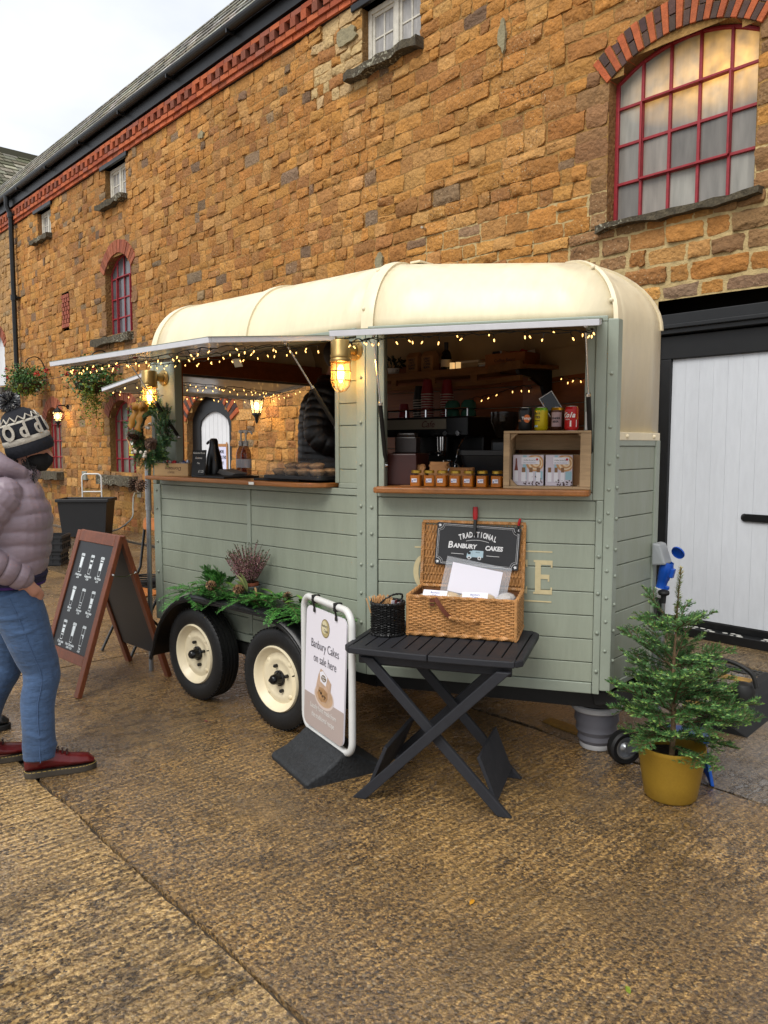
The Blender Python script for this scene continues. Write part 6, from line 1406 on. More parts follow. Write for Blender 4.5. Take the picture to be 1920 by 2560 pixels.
ck = mat('printed_cake','#a8825a',.45,noise=(28,.45)); 
flat('cake_print', [(-.085,-.425),(-.08,-.385),(-.06,-.33),(-.035,-.295),(-.01,-.30),(.045,-.325),(.082,-.345),(.075,-.39),(.06,-.425),(.035,-.455),(-.02,-.465),(-.06,-.455)], mat('printed_wrapper','#bda089',.45,noise=(22,.3)), .0009)
flat('cake_print', [(-.07,-.43),(-.045,-.39),(.0,-.388),(.045,-.40),(.05,-.43),(.03,-.452),(-.02,-.462),(-.05,-.452)], ck, .0012)
for (x, z, r) in ((-.025,-.418,.010),(-.01,-.43,.008),(.008,-.425,.006),(.02,-.43,.007),(.012,-.441,.005),(-.04,-.41,.006)): flat('currant_print', ell(x,z,r,r*.8,9), mat('currant','#2a1a12',.5), .0015)
flat('tag_print', [(-.045,-.315),(-.01,-.302),(.04,-.325),(.025,-.372),(-.035,-.36)], paper_m, .0015); flat('tag_print', ell(0,-.338,.028,.017), mat('logo_brown','#6b5a3a'), .0018); text('tag_text','Banbury\nCakes',.013,paper_m,pnl,T_(0,-.338,.0022),ext=.0002)
for x in (-.12,.12):
    q = MB(); q.tube([(x,0,FZ1+.021),(x,-.021,FZ1),(x,-.012,FZ1-.03),(x,-.008,FZ1-.055)],[.006]*4,6); q.cbox((x,-.0,FZ1),(.022,.042,.042)); q.cbox((x,-.010,FZ1-.058),(.02,.006,.02)); q.build('hanger_clip', clampb, sg2, bevel=.003)
# ---- A-board menu
ABM = TR(-1.93, 5.21, 0) @ RZ(head_rz(133.5))
ab = thing('menu_board', 'wooden framed A board with a chalk drinks menu beside the trailer wheel', 'menu board', ABM)
frm = mat('stained_frame_wood','#6e3a20',.45,noise=(5,.3),noise2=(40,.2),stretch=(4,4,.3)); cbk = mat('menu_chalkboard','#0b0b0d',.38,noise=(4,.2))
AW, AH, sp = .305, 1.02, .325; aa = math.degrees(atan2(sp, AH)); AL = sqrt(sp*sp+AH*AH)
for side in (-1, 1):
    M = TR(0, side*sp, 0) @ RX(-aa if side < 0 else aa)     # z runs up the slope
    if side > 0: M = TR(0, sp, 0) @ RX(aa)
    f = -1 if side < 0 else 1
    for x in (-AW+.0275, AW-.0275): q = MB(); q.box((x-.0275,-.016,0),(x+.0275,.016,AL-.01), M); q.build('leg', frm, ab, bevel=.004)
    q = MB(); q.box((-AW+.0555,-.0155,AL-.085),(AW-.0555,.0155,AL-.012), M); q.build('top_rail', frm, ab, bevel=.003)
    q = MB(); q.box((-AW+.0555,-.0155,.19),(AW-.0555,.0155,.255), M)
    if side < 0: q.build('bottom_rail', frm, ab, bevel=.003)
    q = MB(); q.box((-AW+.056,-.006,.2555 if side < 0 else .17),(AW-.056,.006,AL-.0855), M); q.build('chalkboard_panel', cbk, ab)
for x in (-AW-.006, AW+.006): q = MB(); q.tube(catmull([(x,-.075,AH-.26),(x,0,AH-.275),(x,.075,AH-.26)],6), .003, 6); q.ball((x,-.078,AH-.255),.009,8,5); q.ball((x,.078,AH-.255),.009,8,5); q.build('hinge_stay', chrome_m, ab)
AF = TR(0,-sp,0) @ RX(-aa); chalkw = mat('menu_white','#cfd6d8',.6)
def cup(ix, iz, fills, name, price, biscuit=False):
    cx, cz = (ix-1)*.140, .84-iz*.232; Y = -.0066; h = .128; wt_, wb_ = .023, .0165
    def w_(t): return wb_+(wt_-wb_)*t
    q = MB()
    def seg(z0, z1, k=1): q.add([AF @ Vector((cx+x, Y, cz+z)) for x, z in ((-w_(z0)*k,(z0-.5)*h),(w_(z0)*k,(z0-.5)*h),(w_(z1)*k,(z1-.5)*h),(-w_(z1)*k,(z1-.5)*h))], [(0,1,2,3)])
    for a, b in fills: seg(a, b, .8)
    for sx in (-1,1): q.add([AF @ Vector((cx+sx*x, Y, cz+z)) for x, z in ((w_(0)*.86,-.5*h),(w_(0),-.5*h),(w_(.86),.36*h),(w_(.86)*.9,.36*h))], [(0,1,2,3)])
    q.add([AF @ Vector((cx+x, Y, cz+z)) for x, z in ((-w_(0),-.5*h-.004),(w_(0),-.5*h-.004),(w_(0),-.5*h),(-w_(0),-.5*h))], [(0,1,2,3)])
    for z0, z1, k in ((.87,.91,1.12),(.925,.96,1.1),(.972,.998,.95)): q.add([AF @ Vector((cx+x, Y, cz+(z-.5)*h)) for x, z in ((-w_(1)*k,z0),(w_(1)*k,z0),(w_(1)*k,z1),(-w_(1)*k,z1))], [(0,1,2,3)])
    if biscuit: q.add([AF @ Vector((cx+.012+.007*cos(a), Y-.0004, cz-.005+.014*sin(a))) for a in [2*pi*i/10 for i in range(10)]], [tuple(range(10))]); q.tube([AF @ Vector((cx+.012,Y-.0004,cz+.005)), AF @ Vector((cx+.012,Y-.0004,cz+.045))], .0009, 4)
    o1 = q.build('cup_drawing', chalkw, ab)
    o2 = text('drink_name', name, .024, chalkw, ab, AF @ TR(cx*0, Y, cz-h/2-.020) @ TXT @ TR(0,0,0), ext=.0003, shear=.15, sx=.85, offset=.0005)
    o3 = text('drink_price', price, .019, chalkw, ab, AF @ TR(0, Y, cz-h/2-.040) @ TXT, ext=.0003, sx=.8, offset=.0005)
    for o in (o2, o3): o.data.transform(AF @ TR(cx,0,0) @ AF.inverted())
menu = [([(.22,.80)],'Americano','£2.40'),([(.27,.5),(.62,.72)],'Cappuccino','£2.80'),([(.27,.68),(.74,.82)],'Flat White','£2.70'),
        ([(.24,.82)],'Mocha','£2.90'),([(.10,.13),(.24,.27)],'Espresso','£1.90'),([(.12,.3),(.34,.62)],'Macchiato','£2.20'),
        ([(.2,.25),(.32,.55),(.60,.72)],'Chai Latte','£2.80'),([(.3,.84)],'Hot Chocolate','£2.80 / £3.20'),([(.5,.55)],'Tea','£1.80')]
for i, (f, nme, pr) in enumerate(menu): cup(i % 3, i//3, f, nme, pr, i == 8)
# ---- folding chair behind the A-board
chm = TR(-1.93, 5.98, 0) @ RZ(-38)
chr_ = thing('folding_chair', 'wooden slatted folding chair with black frame behind the A board', 'chair', chm)
oak = mat('orange_oak','#a8642a',.4,noise=(5,.25),stretch=(.4,4,4)); blk = mat('black_steel','#0f0f10',.35)
for x in (-.19,.19):
    q = MB(); q.tube([(x,-.22,0),(x,.15,.62),(x,.21,1.0)],.011,8); q.build('back_leg', blk, chr_); q = MB(); q.tube([(x*.92,.24,0),(x*.92,-.18,.44)],.011,8); q.build('front_leg', blk, chr_)
q = MB(); q.prism(rrect(-.20,-.05,.20,.05,.03,5),-.009,.009,TR(0,.2,.97) @ RX(83)); q.build('back_rest', oak, chr_, bevel=.004)
for k in range(5): q = MB(); q.box((-.175,-.2+k*.07,.44),(.175,-.14+k*.07,.455)); q.build('seat_slat', oak, chr_, bevel=.003)
# ---- bin, crates, cable behind
bn = thing('wheeled_tote', 'tall black plastic tote with a white fold up handle against the far wall', 'tote', TR(-5.25,13.55,0) @ RZ(4))
btm = mat('dark_tote','#1a1b1d',.5,noise=(6,.12)); 
q = MB(); w0, w1, d0, d1, h = .36,.42,.22,.27,.66
def bx8(mb, w0, d0, z0, w1, d1, z1): mb.add([(-w0,-d0,z0),(w0,-d0,z0),(w0,d0,z0),(-w0,d0,z0),(-w1,-d1,z1),(w1,-d1,z1),(w1,d1,z1),(-w1,d1,z1)],[(0,3,2,1),(0,1,5,4),(1,2,6,5),(2,3,7,6),(3,0,4,7)])
bx8(q,w0,d0,.02,w1,d1,h); bx8(q,w0-.02,d0-.02,.05,w1-.02,d1-.02,h-.001); q.build('tote_body', btm, bn)
q = MB(); 
for a, b in (((-.45,-.30,h-.03),(.45,-.265,h+.025)),((-.45,.265,h-.03),(.45,.30,h+.025)),((-.45,-.2645,h-.03),(-.415,.2645,h+.025)),((.415,-.2645,h-.03),(.45,.2645,h+.025))): q.box(a,b)
q.build('rim', btm, bn, bevel=.01)
q = MB(); q.tube([(x,.32,z) for x, z in [(-.17,.05)]+[(a,b) for a, b in arc(-.10,1.03,.07,180,90,5)]+arc(.10,1.03,.07,90,0,5)+[(.17,.05)]], .014, 8); q.tube([(-.17,.32,.78),(.17,.32,.78)],.012,8); q.build('handle', wh, bn)
for x in (-.28,.28): q = MB(); q.lathe([(0,-.03),(.045,-.03),(.05,0),(.045,.03),(0,.03)],14,TR(x,.2,.05) @ RY(90)); q.build('castor', rub_m, bn)
def crate(label, M, w, d, h):
    t = thing('plastic_crate', label, 'crate', M, group='black folding crates behind the person'); q = MB()
    q.box((-w,-d,0),(w,d,.01)); q.build('base', btm, t)
    for nm, A, B in (('side',(-w,-d-.001,.0105),(w,-d+.012,h)),('side',(-w,d-.012,.0105),(w,d,h)),('end',(-w,-d+.0125,.0105),(-w+.012,d-.0125,h)),('end',(w-.012,-d+.0125,.0105),(w,d-.0125,h))): q = MB(); q.box(A,B); q.build(nm, btm, t)
    q = MB(); 
    for z in (h-.02,h*.55,.03): q.box((-w-.012,-d-.014,z-.012),(w+.012,-d-.0015,z+.012)); q.box((w+.0005,-d,z-.012),(w+.012,d,z+.012))
    for k in range(7): x = -w+.02+k*(2*w-.04)/6; q.box((x-.006,-d-.010,.03),(x+.006,-d-.0012,h-.02))
    for k in range(5): y = -d+.03+k*(2*d-.06)/4; q.box((w+.0006,y-.006,.03),(w+.010,y+.006,h-.02))
    q.build('ribs', btm, t)
CRM = TR(-4.62,10.35,0) @ RZ(6)
crate('lower black plastic crate of the stack beyond the person', CRM, .27,.18,.185); crate('upper black ribbed plastic crate of the stack beyond the person', CRM @ TR(.0,0,.187), .30,.2,.22)
q = MB(); 
for k in range(9): r = .19+.05*rnd(0,1); q.tube([(r*cos(a)+rnd(-.004,.004), r*sin(a)*.9, .02+k*.016+.006*sin(a*3+k)) for a in [2*pi*i/26 for i in range(26)]], .009, 6, closed=True)
q.tube(catmull([(.19,0,.1),(.25,.1,.3),(.2,.25,.34),(.1,.5,.02)],5), .008, 6); o = q.build('coiled_cable', mat('black_cable','#131313',.5)); tag(o, 'coil of black cable on the ground behind the folding chair', 'cable', M=TR(-2.62,8.4,0))
# ---- bits by the nose: bucket, stool, plug, rubber ramp
bkt = thing('collapsible_bucket', 'grey and white collapsible bucket standing under the nose of the trailer', 'bucket', TR(1.135,4.0,0))
silg = mat('grey_silicone','#6d6d74',.5); whp = mat('white_plastic','#b9b9b9',.4)
q = MB(); q.lathe([(0,.003),(.083,.003),(.088,.02),(.086,.03)],32); q.build('base', whp, bkt); q = MB(); q.lathe([(.086,.031),(.098,.05),(.094,.075),(.108,.10),(.104,.13),(.117,.155),(.113,.185),(.122,.205),(.116,.205),(.108,.185),(.098,.13),(.082,.04),(0,.03)],32); q.build('folding_wall', silg, bkt); q = MB(); q.lathe([(.123,.2055),(.132,.212),(.134,.235),(.126,.242),(.118,.236),(.117,.206)],32); q.build('rim', whp, bkt)
stl = thing('step_stool', 'bright blue plastic folding step stool behind the gold pot', 'stool', TR(1.47,3.62,0) @ RZ(-12))
blu = mat('bright_blue_plastic','#0a5cc4',.35)
for nm, sx in (('leg_frame',-1),('leg_frame',1)):
    q = MB()
    q.add([(sx*.11,-.10,0),(sx*.11,-.05,0),(sx*.085,-.03,.05),(sx*.085,.03,.05),(sx*.11,.05,0),(sx*.11,.10,0),(sx*.075,.07,.20),(sx*.075,-.07,.20),
           (sx*.095,-.10,0),(sx*.095,-.05,0),(sx*.07,-.03,.05),(sx*.07,.03,.05),(sx*.095,.05,0),(sx*.095,.10,0),(sx*.06,.07,.20),(sx*.06,-.07,.20)],
           [(0,1,2,7),(2,3,6,7),(3,4,5,6),(8,15,10,9),(10,15,14,11),(11,14,13,12),(0,8,9,1),(1,9,10,2),(2,10,11,3),(3,11,12,4),(4,12,13,5),(5,13,14,6),(6,14,15,7),(7,15,8,0)]); q.build(nm, blu, stl, bevel=.004)
q = MB(); q.prism(rrect(-.09,-.085,.09,.085,.02,4),.2005,.222); q.build('step', blu, stl, bevel=.004)
PLM = TM @ NM @ TR(SX,-.075,SZ-.03)
pg = thing('power_plug', 'blue industrial power plug hanging from the grey inlet on the trailer nose', 'plug', PLM @ RX(14))
blp = mat('blue_plastic','#0f4aa8')
q = MB(); q.lathe([(.030,.02),(.034,.0),(.036,-.03),(.034,-.035),(.031,-.075),(.028,-.08),(.025,-.12),(.027,-.125)],22); q.build('plug_body', blp, pg); q = MB(); q.cbox((.0,-.035,-.03),(.03,.025,.05)); q.build('latch', blp, pg, bevel=.004); q = MB(); q.cbox((0,-.033,-.115),(.022,.02,.02)); q.build('latch', blp, pg, bevel=.004)
q = MB(); q.lathe([(.026,-.1255),(.03,-.13),(.029,-.165),(.02,-.178),(.012,-.18)],18); q.build('cable_gland', whp, pg)
q = MB(); q.tube(catmull([(0,0,-.175),(.005,-.005,-.28),(.02,-.02,-.42),(.05,-.03,-.62),(.10,-.02,-.80),(.14,-.10,-.86)],7),.0095,8); q.build('cable', mat('grey_cable','#3b3a3a',.5), pg)
q = MB(); pr = [(-.16,0),(-.10,.028),(-.05,.05),(.05,.05),(.10,.028),(.16,0)]; L_ = 1.35
q.add([(x, y, z) for x in (0, L_) for y, z in pr], [(i, i+1, 7+i, 6+i) for i in range(5)]+[(0,5,4,3,2,1),(6,7,8,9,10,11)]); rr_ = q.build('ramp_body', rub_m); tag(rr_, 'black ribbed rubber cable ramp lying on the concrete at the right', 'cable ramp', M=TR(1.88,4.22,0) @ RZ(head_rz(43)))
b = MB(); b.add([(0,y,z+.004) for y, z in pr]+[(.012,y,z+.004) for y, z in pr], [(i,i+1,7+i,6+i) for i in range(5)]); rbm = b.mesh('rib', rub_m)
for k in range(45): place('rib', rbm, rr_, TR(.01+k*.03,0,0))
# fallen leaves
lf = mat('fallen_leaf','#a8741a',.6)
for i, (x, y, l, c) in enumerate(((.30,2.56,'yellow fallen leaf on the concrete in front of the table','#b5801c'),(.72,2.12,'small green leaf on the concrete at the bottom right','#6f7d22'),(-1.02,4.35,'reddish leaf on the wet concrete left of the wheels','#6e2f33'))):
    q = MB(); q.add([(0,0,.004),(.016,.01,.006),(.03,.006,.012),(.044,0,.006),(.03,-.011,.010),(.014,-.009,.006)],[(0,1,2,3,4,5)]); o = q.build('leaf', mat('leaf_'+str(i) if False else ('yellow_leaf','green_leaf','red_leaf')[i], c, .6)); tag(o, l, 'leaf', M=TR(x,y,0) @ RZ(rnd(0,180)) @ Matrix.Scale(.8,4))
# ---- wall lanterns and notice
def lantern(label, s, z):
    t = thing('wall_lantern', label, 'lantern', GM @ TR(s,-.02,z), group='black wall lanterns')
    q = MB(); q.lathe([(0,0),(.05,0),(.05,.02)],14,RX(90)); q.tube(catmull([(0,-.02,0),(0,-.12,.03),(0,-.2,.02),(0,-.22,-.0)],5),.012,8); q.lathe([(0,.0),(.02,-.02),(.10,-.09),(.115,-.10),(.10,-.11)],6,TR(0,-.22,0)); q.lathe([(.10,-.11),(.105,-.12)],6,TR(0,-.22,0)); q.lathe([(.06,-.30),(.065,-.32),(.03,-.36),(.02,-.42),(.0,-.46)],6,TR(0,-.22,0))
    for k in range(6): a = 2*pi*k/6; q.tube([(.098*cos(a),-.22+.098*sin(a),-.115),(.062*cos(a),-.22+.062*sin(a),-.305)],.006,5)
    q.build('frame', blk, t); q = MB(); q.lathe([(.094,-.118),(.058,-.30)],6,TR(0,-.22,0),sm=False); q.build('glass', mat('lantern_glass','#e8d6b0',.1,alpha=.25), t)
    q = MB(); q.ball((0,-.22,-.2),.032,10,8,sc=(1,1,1.5)); q.build('bulb', mat('lantern_bulb','#fff0d0',.4,emis=('#ffd9a0',9)), t)
    l = bpy.data.lights.new('lantern_light','POINT'); l.energy = 9; l.color = (1,.72,.38); l.shadow_soft_size = .05; lo = bpy.data.objects.new('lantern_light', l); COL.objects.link(lo); lo.parent = t; lo.location = (0,-.22,-.2)
lantern('lit black lantern on the wall beside the hanging basket', -16.73, 2.43); lantern('lit black lantern on the wall seen through the rear hatch', -9.16, 2.36)
nt_ = thing('paper_notice', 'paper notice reading more stalls this way taped to the white door', 'notice', GM @ TR(-10.70,.112,1.40))
q = MB(); q.box((-.135,0,-.21),(.135,.004,.21)); q.build('paper', mat('notice_paper','#cfcfe6',.6), nt_); q = MB()
for a, b in (((-.17,-.003,-.25),(-.13,-.0005,.25)),((.13,-.003,-.25),(.17,-.0005,.26)),((-.1295,-.003,.19),(.1295,-.0005,.235)),((-.1295,-.003,-.25),(.1295,-.0005,-.205))): q.box(a,b)
q.build('brown_tape', kraft_m, nt_)
for s, z in (('MORE',.11),('STALLS THIS',.02),('WAY',-.07)): text('writing', s, .072, ink, nt_, TR(0,-.002,z) @ TXT, ext=.0005, sx=.62, offset=.001)
q = MB(); q.tube(catmull([GM @ Vector((-25,-.05,3.35)), GM @ Vector((-19,-.4,3.0)), GM @ Vector((-15,-.6,2.95)), TM @ Vector((-2.1,1.4,2.5))], 8), .006, 4); o = q.build('overhead_cable', wire_m); tag(o, 'thin dark cable slung from the far wall to the trailer', 'cable')
# leaning pole and cones under the wreath
q = MB(); q.tube([TM @ Vector((-2.09,-.02,1.53)), TM @ Vector((-2.08,-.04,.0))], .017, 10); q.tube([TM @ Vector((-2.09,-.02,1.5)), TM @ Vector((-2.088,-.024,1.15))], .022, 10); o = q.build('steel_pole', mat('zinc_plate','#9ea1a3')); tag(o, 'grey steel prop pole standing at the back corner of the trailer', 'pole')
# ================================================================ plants
needle_m = mat('fir_needles','#2c4a1e',.5,attr=True); bark_m = mat('twig_bark','#5a4630',.8,noise=(30,.3))
def shoot(mb, p0, d, L, nl=.02, dens=.0022, droop=0, r0=.003, cols=('#3c6230','#4a733a','#32552a','#56804a'), tip='#7a9a48', flat=.55, rg=random):
    """a fir shoot: bark stem plus needles combed to the sides and upwards"""
    d = d.normalized(); k = max(4, int(L/.02)); P = [p0.copy()]; cur = d.copy()
    for i in range(k): cur = (cur+Vector((rg.uniform(-.03,.03), rg.uniform(-.03,.03), -droop/k+rg.uniform(-.02,.02)))).normalized(); P.append(P[-1]+cur*(L/k))
    mb.tube(P, [r0*(1-.7*i/k) for i in range(k+1)], 5, mi=0, caps=False, tint=lin('#5a4630'))
    n = int(L/dens); vs = []; fs = []
    for i in range(n):
        t = (i+rg.random())/n; a = min(k-1, int(t*k)); q = P[a].lerp(P[a+1], t*k-a); ax = (P[a+1]-P[a]).normalized()
        s = ax.cross(Vector((0,0,1))); s = s.normalized() if s.length > .05 else ax.orthogonal().normalized(); u = s.cross(ax).normalized()
        th = rg.uniform(-.5, pi+.5) if rg.random() > flat else rg.choice((rg.uniform(-.35,.5), pi-rg.uniform(-.35,.5)))
        nd_ = (s*cos(th)+u*sin(th)*.9+ax*rg.uniform(.35,.9)).normalized(); ln = nl*rg.uniform(.75,1.15)*(1 if t < .9 else .8)
        w = ax.cross(nd_); w = w.normalized() if w.length > .05 else u; w = w*(.0017*nl/.02)
        c = lin(tip if (t > .88 and rg.random() < .6) else rg.choice(cols)); f = rg.uniform(.8,1.25); c = tuple(min(1,x*f) for x in c)
        mb.add([q, q+nd_*ln*.5+w, q+nd_*ln, q+nd_*ln*.5-w], [(0,1,2,3)], mi=1, tint=c)
    return P
# ---- small fir in a gold pot
tree = thing('fir_tree', 'small fir tree growing in a gold pot in front of the trailer nose', 'tree', TR(1.315,3.41,0))
rgt = random.Random(12)
q = MB(); tp_ = [Vector((0,0,.16)), Vector((.004,.0,.4)), Vector((-.002,.004,.6)), Vector((.0,.0,.72)), Vector((.004,0,.80))]; q.tube(catmull(tp_,6), [.014*(1-i/25*.85) for i in range(25)], 8); q.build('trunk', mat('fir_bark','#6e5a40',.85,noise=(40,.4),bump=(80,.003)), tree)
def branch(z, az, L, el):
    q = MB(); d = Vector((cos(az)*cos(el), sin(az)*cos(el), sin(el)))
    p0 = Vector((0,0,z)); P = shoot(q, p0+d*.006, d, L, .024, .0017, droop=.12, r0=.0045, rg=rgt)
    k = len(P)
    for i in range(2, k-1):
        if i % 2 == 0 or rgt.random() < .35:
            for sd in (-1, 1):
                if rgt.random() < .25: continue
                f = i/(k-1); l2 = L*(.52*(1-f)+.10)*rgt.uniform(.75,1.15); ax = (P[i+1]-P[i-1]).normalized(); s = ax.cross(Vector((0,0,1))).normalized()
                d2 = ax*.72+s*sd*.75+Vector((0,0,rgt.uniform(-.25,.5))); P2 = shoot(q, P[i], d2, l2, .022, .0018, droop=.05, r0=.0028, rg=rgt)
                if l2 > .09:
                    for j in (len(P2)//2,):
                        for s2 in (-1,1): shoot(q, P2[j], (P2[j+1]-P2[j]).normalized()*.75+((P2[j+1]-P2[j]).cross(Vector((0,0,1))).normalized())*s2*.7, l2*.42, .020, .0021, r0=.002, rg=rgt)
    return q.build('branch', [bark_m, needle_m], tree)
for z, n, L, el, off in ((.26,5,.32,3,.2),(.31,4,.40,8,.55),(.37,5,.38,13,.1),(.43,5,.35,18,.6),(.50,5,.32,24,.3),(.57,4,.28,28,.75),(.64,3,.22,34,.4),(.78,5,.21,32,.95)):
    for i in range(n): az_ = 2*pi*(i+off+rgt.uniform(-.2,.2))/n; branch(z+rgt.uniform(-.045,.045)*(1 if z < .7 else .3), az_, L*rgt.uniform(.75,1.2)*(.68 if cos(az_) < -.55 and z < .42 else 1), radians(el+rgt.uniform(-16,26)))
q = MB(); shoot(q, Vector((0,0,.76)), Vector((.03,0,1)), .30, .026, .0008, r0=.005, cols=('#6a7a3a','#5a6f34','#7a7d40'), tip='#9a8a4a', flat=0, rg=rgt); q.build('leader', [bark_m, needle_m], tree)
pot = MB(); pot.lathe([(0,.003),(.108,.003),(.116,.012),(.128,.09),(.142,.18),(.149,.225),(.151,.232),(.150,.245),(.145,.2455),(.142,.235),(.135,.17),(0,.165)],48)
po = pot.build('gold_pot', mat('gold_pot_plastic','#9a7a28',.40,metal=.35,noise=(4,.1),noise2=(90,.08),bump=(200,.0004))); tag(po, 'round gold plastic plant pot holding the small fir tree', 'plant pot', M=TR(1.315,3.41,0))
q = MB(); q.lathe([(0,.19),(.132,.19)],24); q.build('soil', mat('potting_soil','#241a12',.95,noise=(40,.5),bump=(50,.01)), po)
# ---- pine cones
cone_m = mat('pine_cone','#5a3d28',.75,attr=True,noise=(60,.3))
def cone_mesh(h, r, light):
    q = MB(); q.lathe([(0,-h*.5),(r*.45,-h*.3),(r*.5,0),(r*.3,h*.35),(0,h*.5)],10,tint=lin('#2a1a10')); n = 62
    for i in range(n):
        t = (i+.5)/n; z = -h*.48+h*.96*t; a = i*2.39996; rr_ = r*(.35+.65*sin(pi*min(1,.15+t*.85))**.8)
        c = Vector((cos(a), sin(a), 0)); s = Vector((-sin(a), cos(a), 0)); up = Vector((0,0,1)); base = c*rr_*.35+up*z; tipp = c*rr_+up*(z+h*.09)
        w = r*.27; q.add([base-s*w*.4, base+s*w*.4, tipp+s*w*.75-up*h*.02, tipp+c*r*.10+up*h*.005, tipp-s*w*.75-up*h*.02, tipp-up*h*.05], [(0,1,2,3,4),(0,5,1),(1,5,2),(2,5,3),(3,5,4),(4,5,0)], tint=jit(light if rgt.random() < .6 else '#4a2f1e',.2))
    return q.mesh('pine_cone', cone_m)
cmA = cone_mesh(.062,.03,'#8a6a48'); cmB = cone_mesh(.085,.040,'#6b5140')
def cone(label, M, me):
    o = bpy.data.objects.new('pine_cone', me); COL.objects.link(o); tag(o, label, 'pine cone', 'pine cones decorating the trailer', M)
# ---- evergreen garland on the mudguard
gl_ = thing('evergreen_garland', 'fresh evergreen garland of conifer sprays and leaves laid on the black mudguard', 'garland', TM @ TR(-.85,-.12,.688))
leaf_m = mat('laurel_leaf','#3c5c22',.35,attr=True)
rgg = random.Random(4)
def spray(p, d, L, rg, cols=('#3a6a30','#478038','#32602a','#52903c')):
    """flat fan of conifer foliage"""
    q = MB(); d = d.normalized(); s = d.cross(Vector((0,0,1))).normalized(); up = s.cross(d); k = 14
    P = [p+d*(L*i/k)+Vector((0,0,-.35*L*(i/k)**2+.12*L*(i/k))) for i in range(k+1)]
    q.tube(P, [.0022*(1-.6*i/k) for i in range(k+1)], 4, mi=0, tint=lin('#4a3a22'))
    for i in range(2, k+1):
        for sd in (-1,1):
            l2 = L*.42*(1-.75*i/k)*rg.uniform(.8,1.2)+.012; ax = (P[i]-P[i-1]).normalized(); d2 = (ax*.75+s*sd*.7+up*rg.uniform(-.15,.2)).normalized(); n = max(3, int(l2/.008))
            for j in range(n):
                b = P[i]+d2*(l2*j/n); c = lin(rg.choice(cols)); f = rg.uniform(.75,1.3); c = tuple(x*f for x in c); s2 = d2.cross(up).normalized()
                for s3 in (-1,1):
                    e = b+d2*.012+s2*s3*.009*(1-.5*j/n)+up*rg.uniform(-.003,.004); q.add([b, b+d2*.005+s2*s3*.002, e, b+d2*.010], [(0,1,2,3)], mi=1, tint=c)
    return q.build('conifer_spray', [bark_m, needle_m], gl_)
def leafy(p, d, L, w, col, rg, parent=gl_, name='leaf', m=leaf_m):
    d = d.normalized(); s = d.cross(Vector((0,0,1))).normalized(); up = s.cross(d); q = MB(); vs = []
    for i in range(6): t = i/5; ww = w*sin(pi*min(1,t*.96+.02))**.75; c = p+d*L*t+up*(-.22*L*t*t); vs += [c-s*ww+up*ww*.35, c, c+s*ww+up*ww*.35]
    q.add(vs, [(i*3+j, i*3+j+1, i*3+j+4, i*3+j+3) for i in range(5) for j in range(2)], sm=True, tint=jit(col,.2)); return q.build(name, m, parent)
for i in range(100):
    x = rgg.uniform(-.60,.76); t = (x+.66)/1.36; y = rgg.uniform(-.09,.06); z = rgg.uniform(.01,.05)
    az = rgg.choice((rgg.uniform(200,340), rgg.uniform(-30,30), rgg.uniform(150,210))); L = rgg.uniform(.12,.18)
    zf = -.0 if -.45 < x < .5 else -.04
    spray(Vector((x,y,z+zf)), Vector((cos(radians(az)), sin(radians(az))*.8, rgg.uniform(-.25,.35))), L, rgg)
for i in range(12): spray(Vector((rgg.uniform(-.45,-.25), rgg.uniform(-.02,.06), .04)), Vector((rgg.uniform(-.7,.7), rgg.uniform(-.3,.1), 1)), rgg.uniform(.10,.17), rgg)
for i in range(16): x = rgg.uniform(-.5,.55); leafy(Vector((x, rgg.uniform(-.06,.04), .05)), Vector((rgg.uniform(-1,1), rgg.uniform(-1,.1), rgg.uniform(.1,.8))), rgg.uniform(.07,.11), rgg.uniform(.014,.02), rgg.choice(('#4a6e26','#5a7d34','#3c5c22')), rgg)
for az, el, L in ((185,25,.12),(165,45,.11),(205,15,.13),(150,60,.12),(230,20,.10),(120,70,.12),(190,55,.10)): leafy(Vector((.05,-.05,.06)), Vector((cos(radians(az))*cos(radians(el)), sin(radians(az))*cos(radians(el))*.6-.25, sin(radians(el)))), L, .017, rgg.choice(('#6f7d4a','#7d8a55','#5c7038')), rgg)
cone('small round pine cone on the garland left of the heather', TM @ TR(-1.10,-.21,.755) @ RX(70), cmA); cone('reddish brown open pine cone on the garland under the heather', TM @ TR(-.83,-.21,.765) @ RX(80), cmA); cone('pine cone standing upright at the right part of the garland', TM @ TR(-.50,-.12,.745) @ RX(10), cmA)
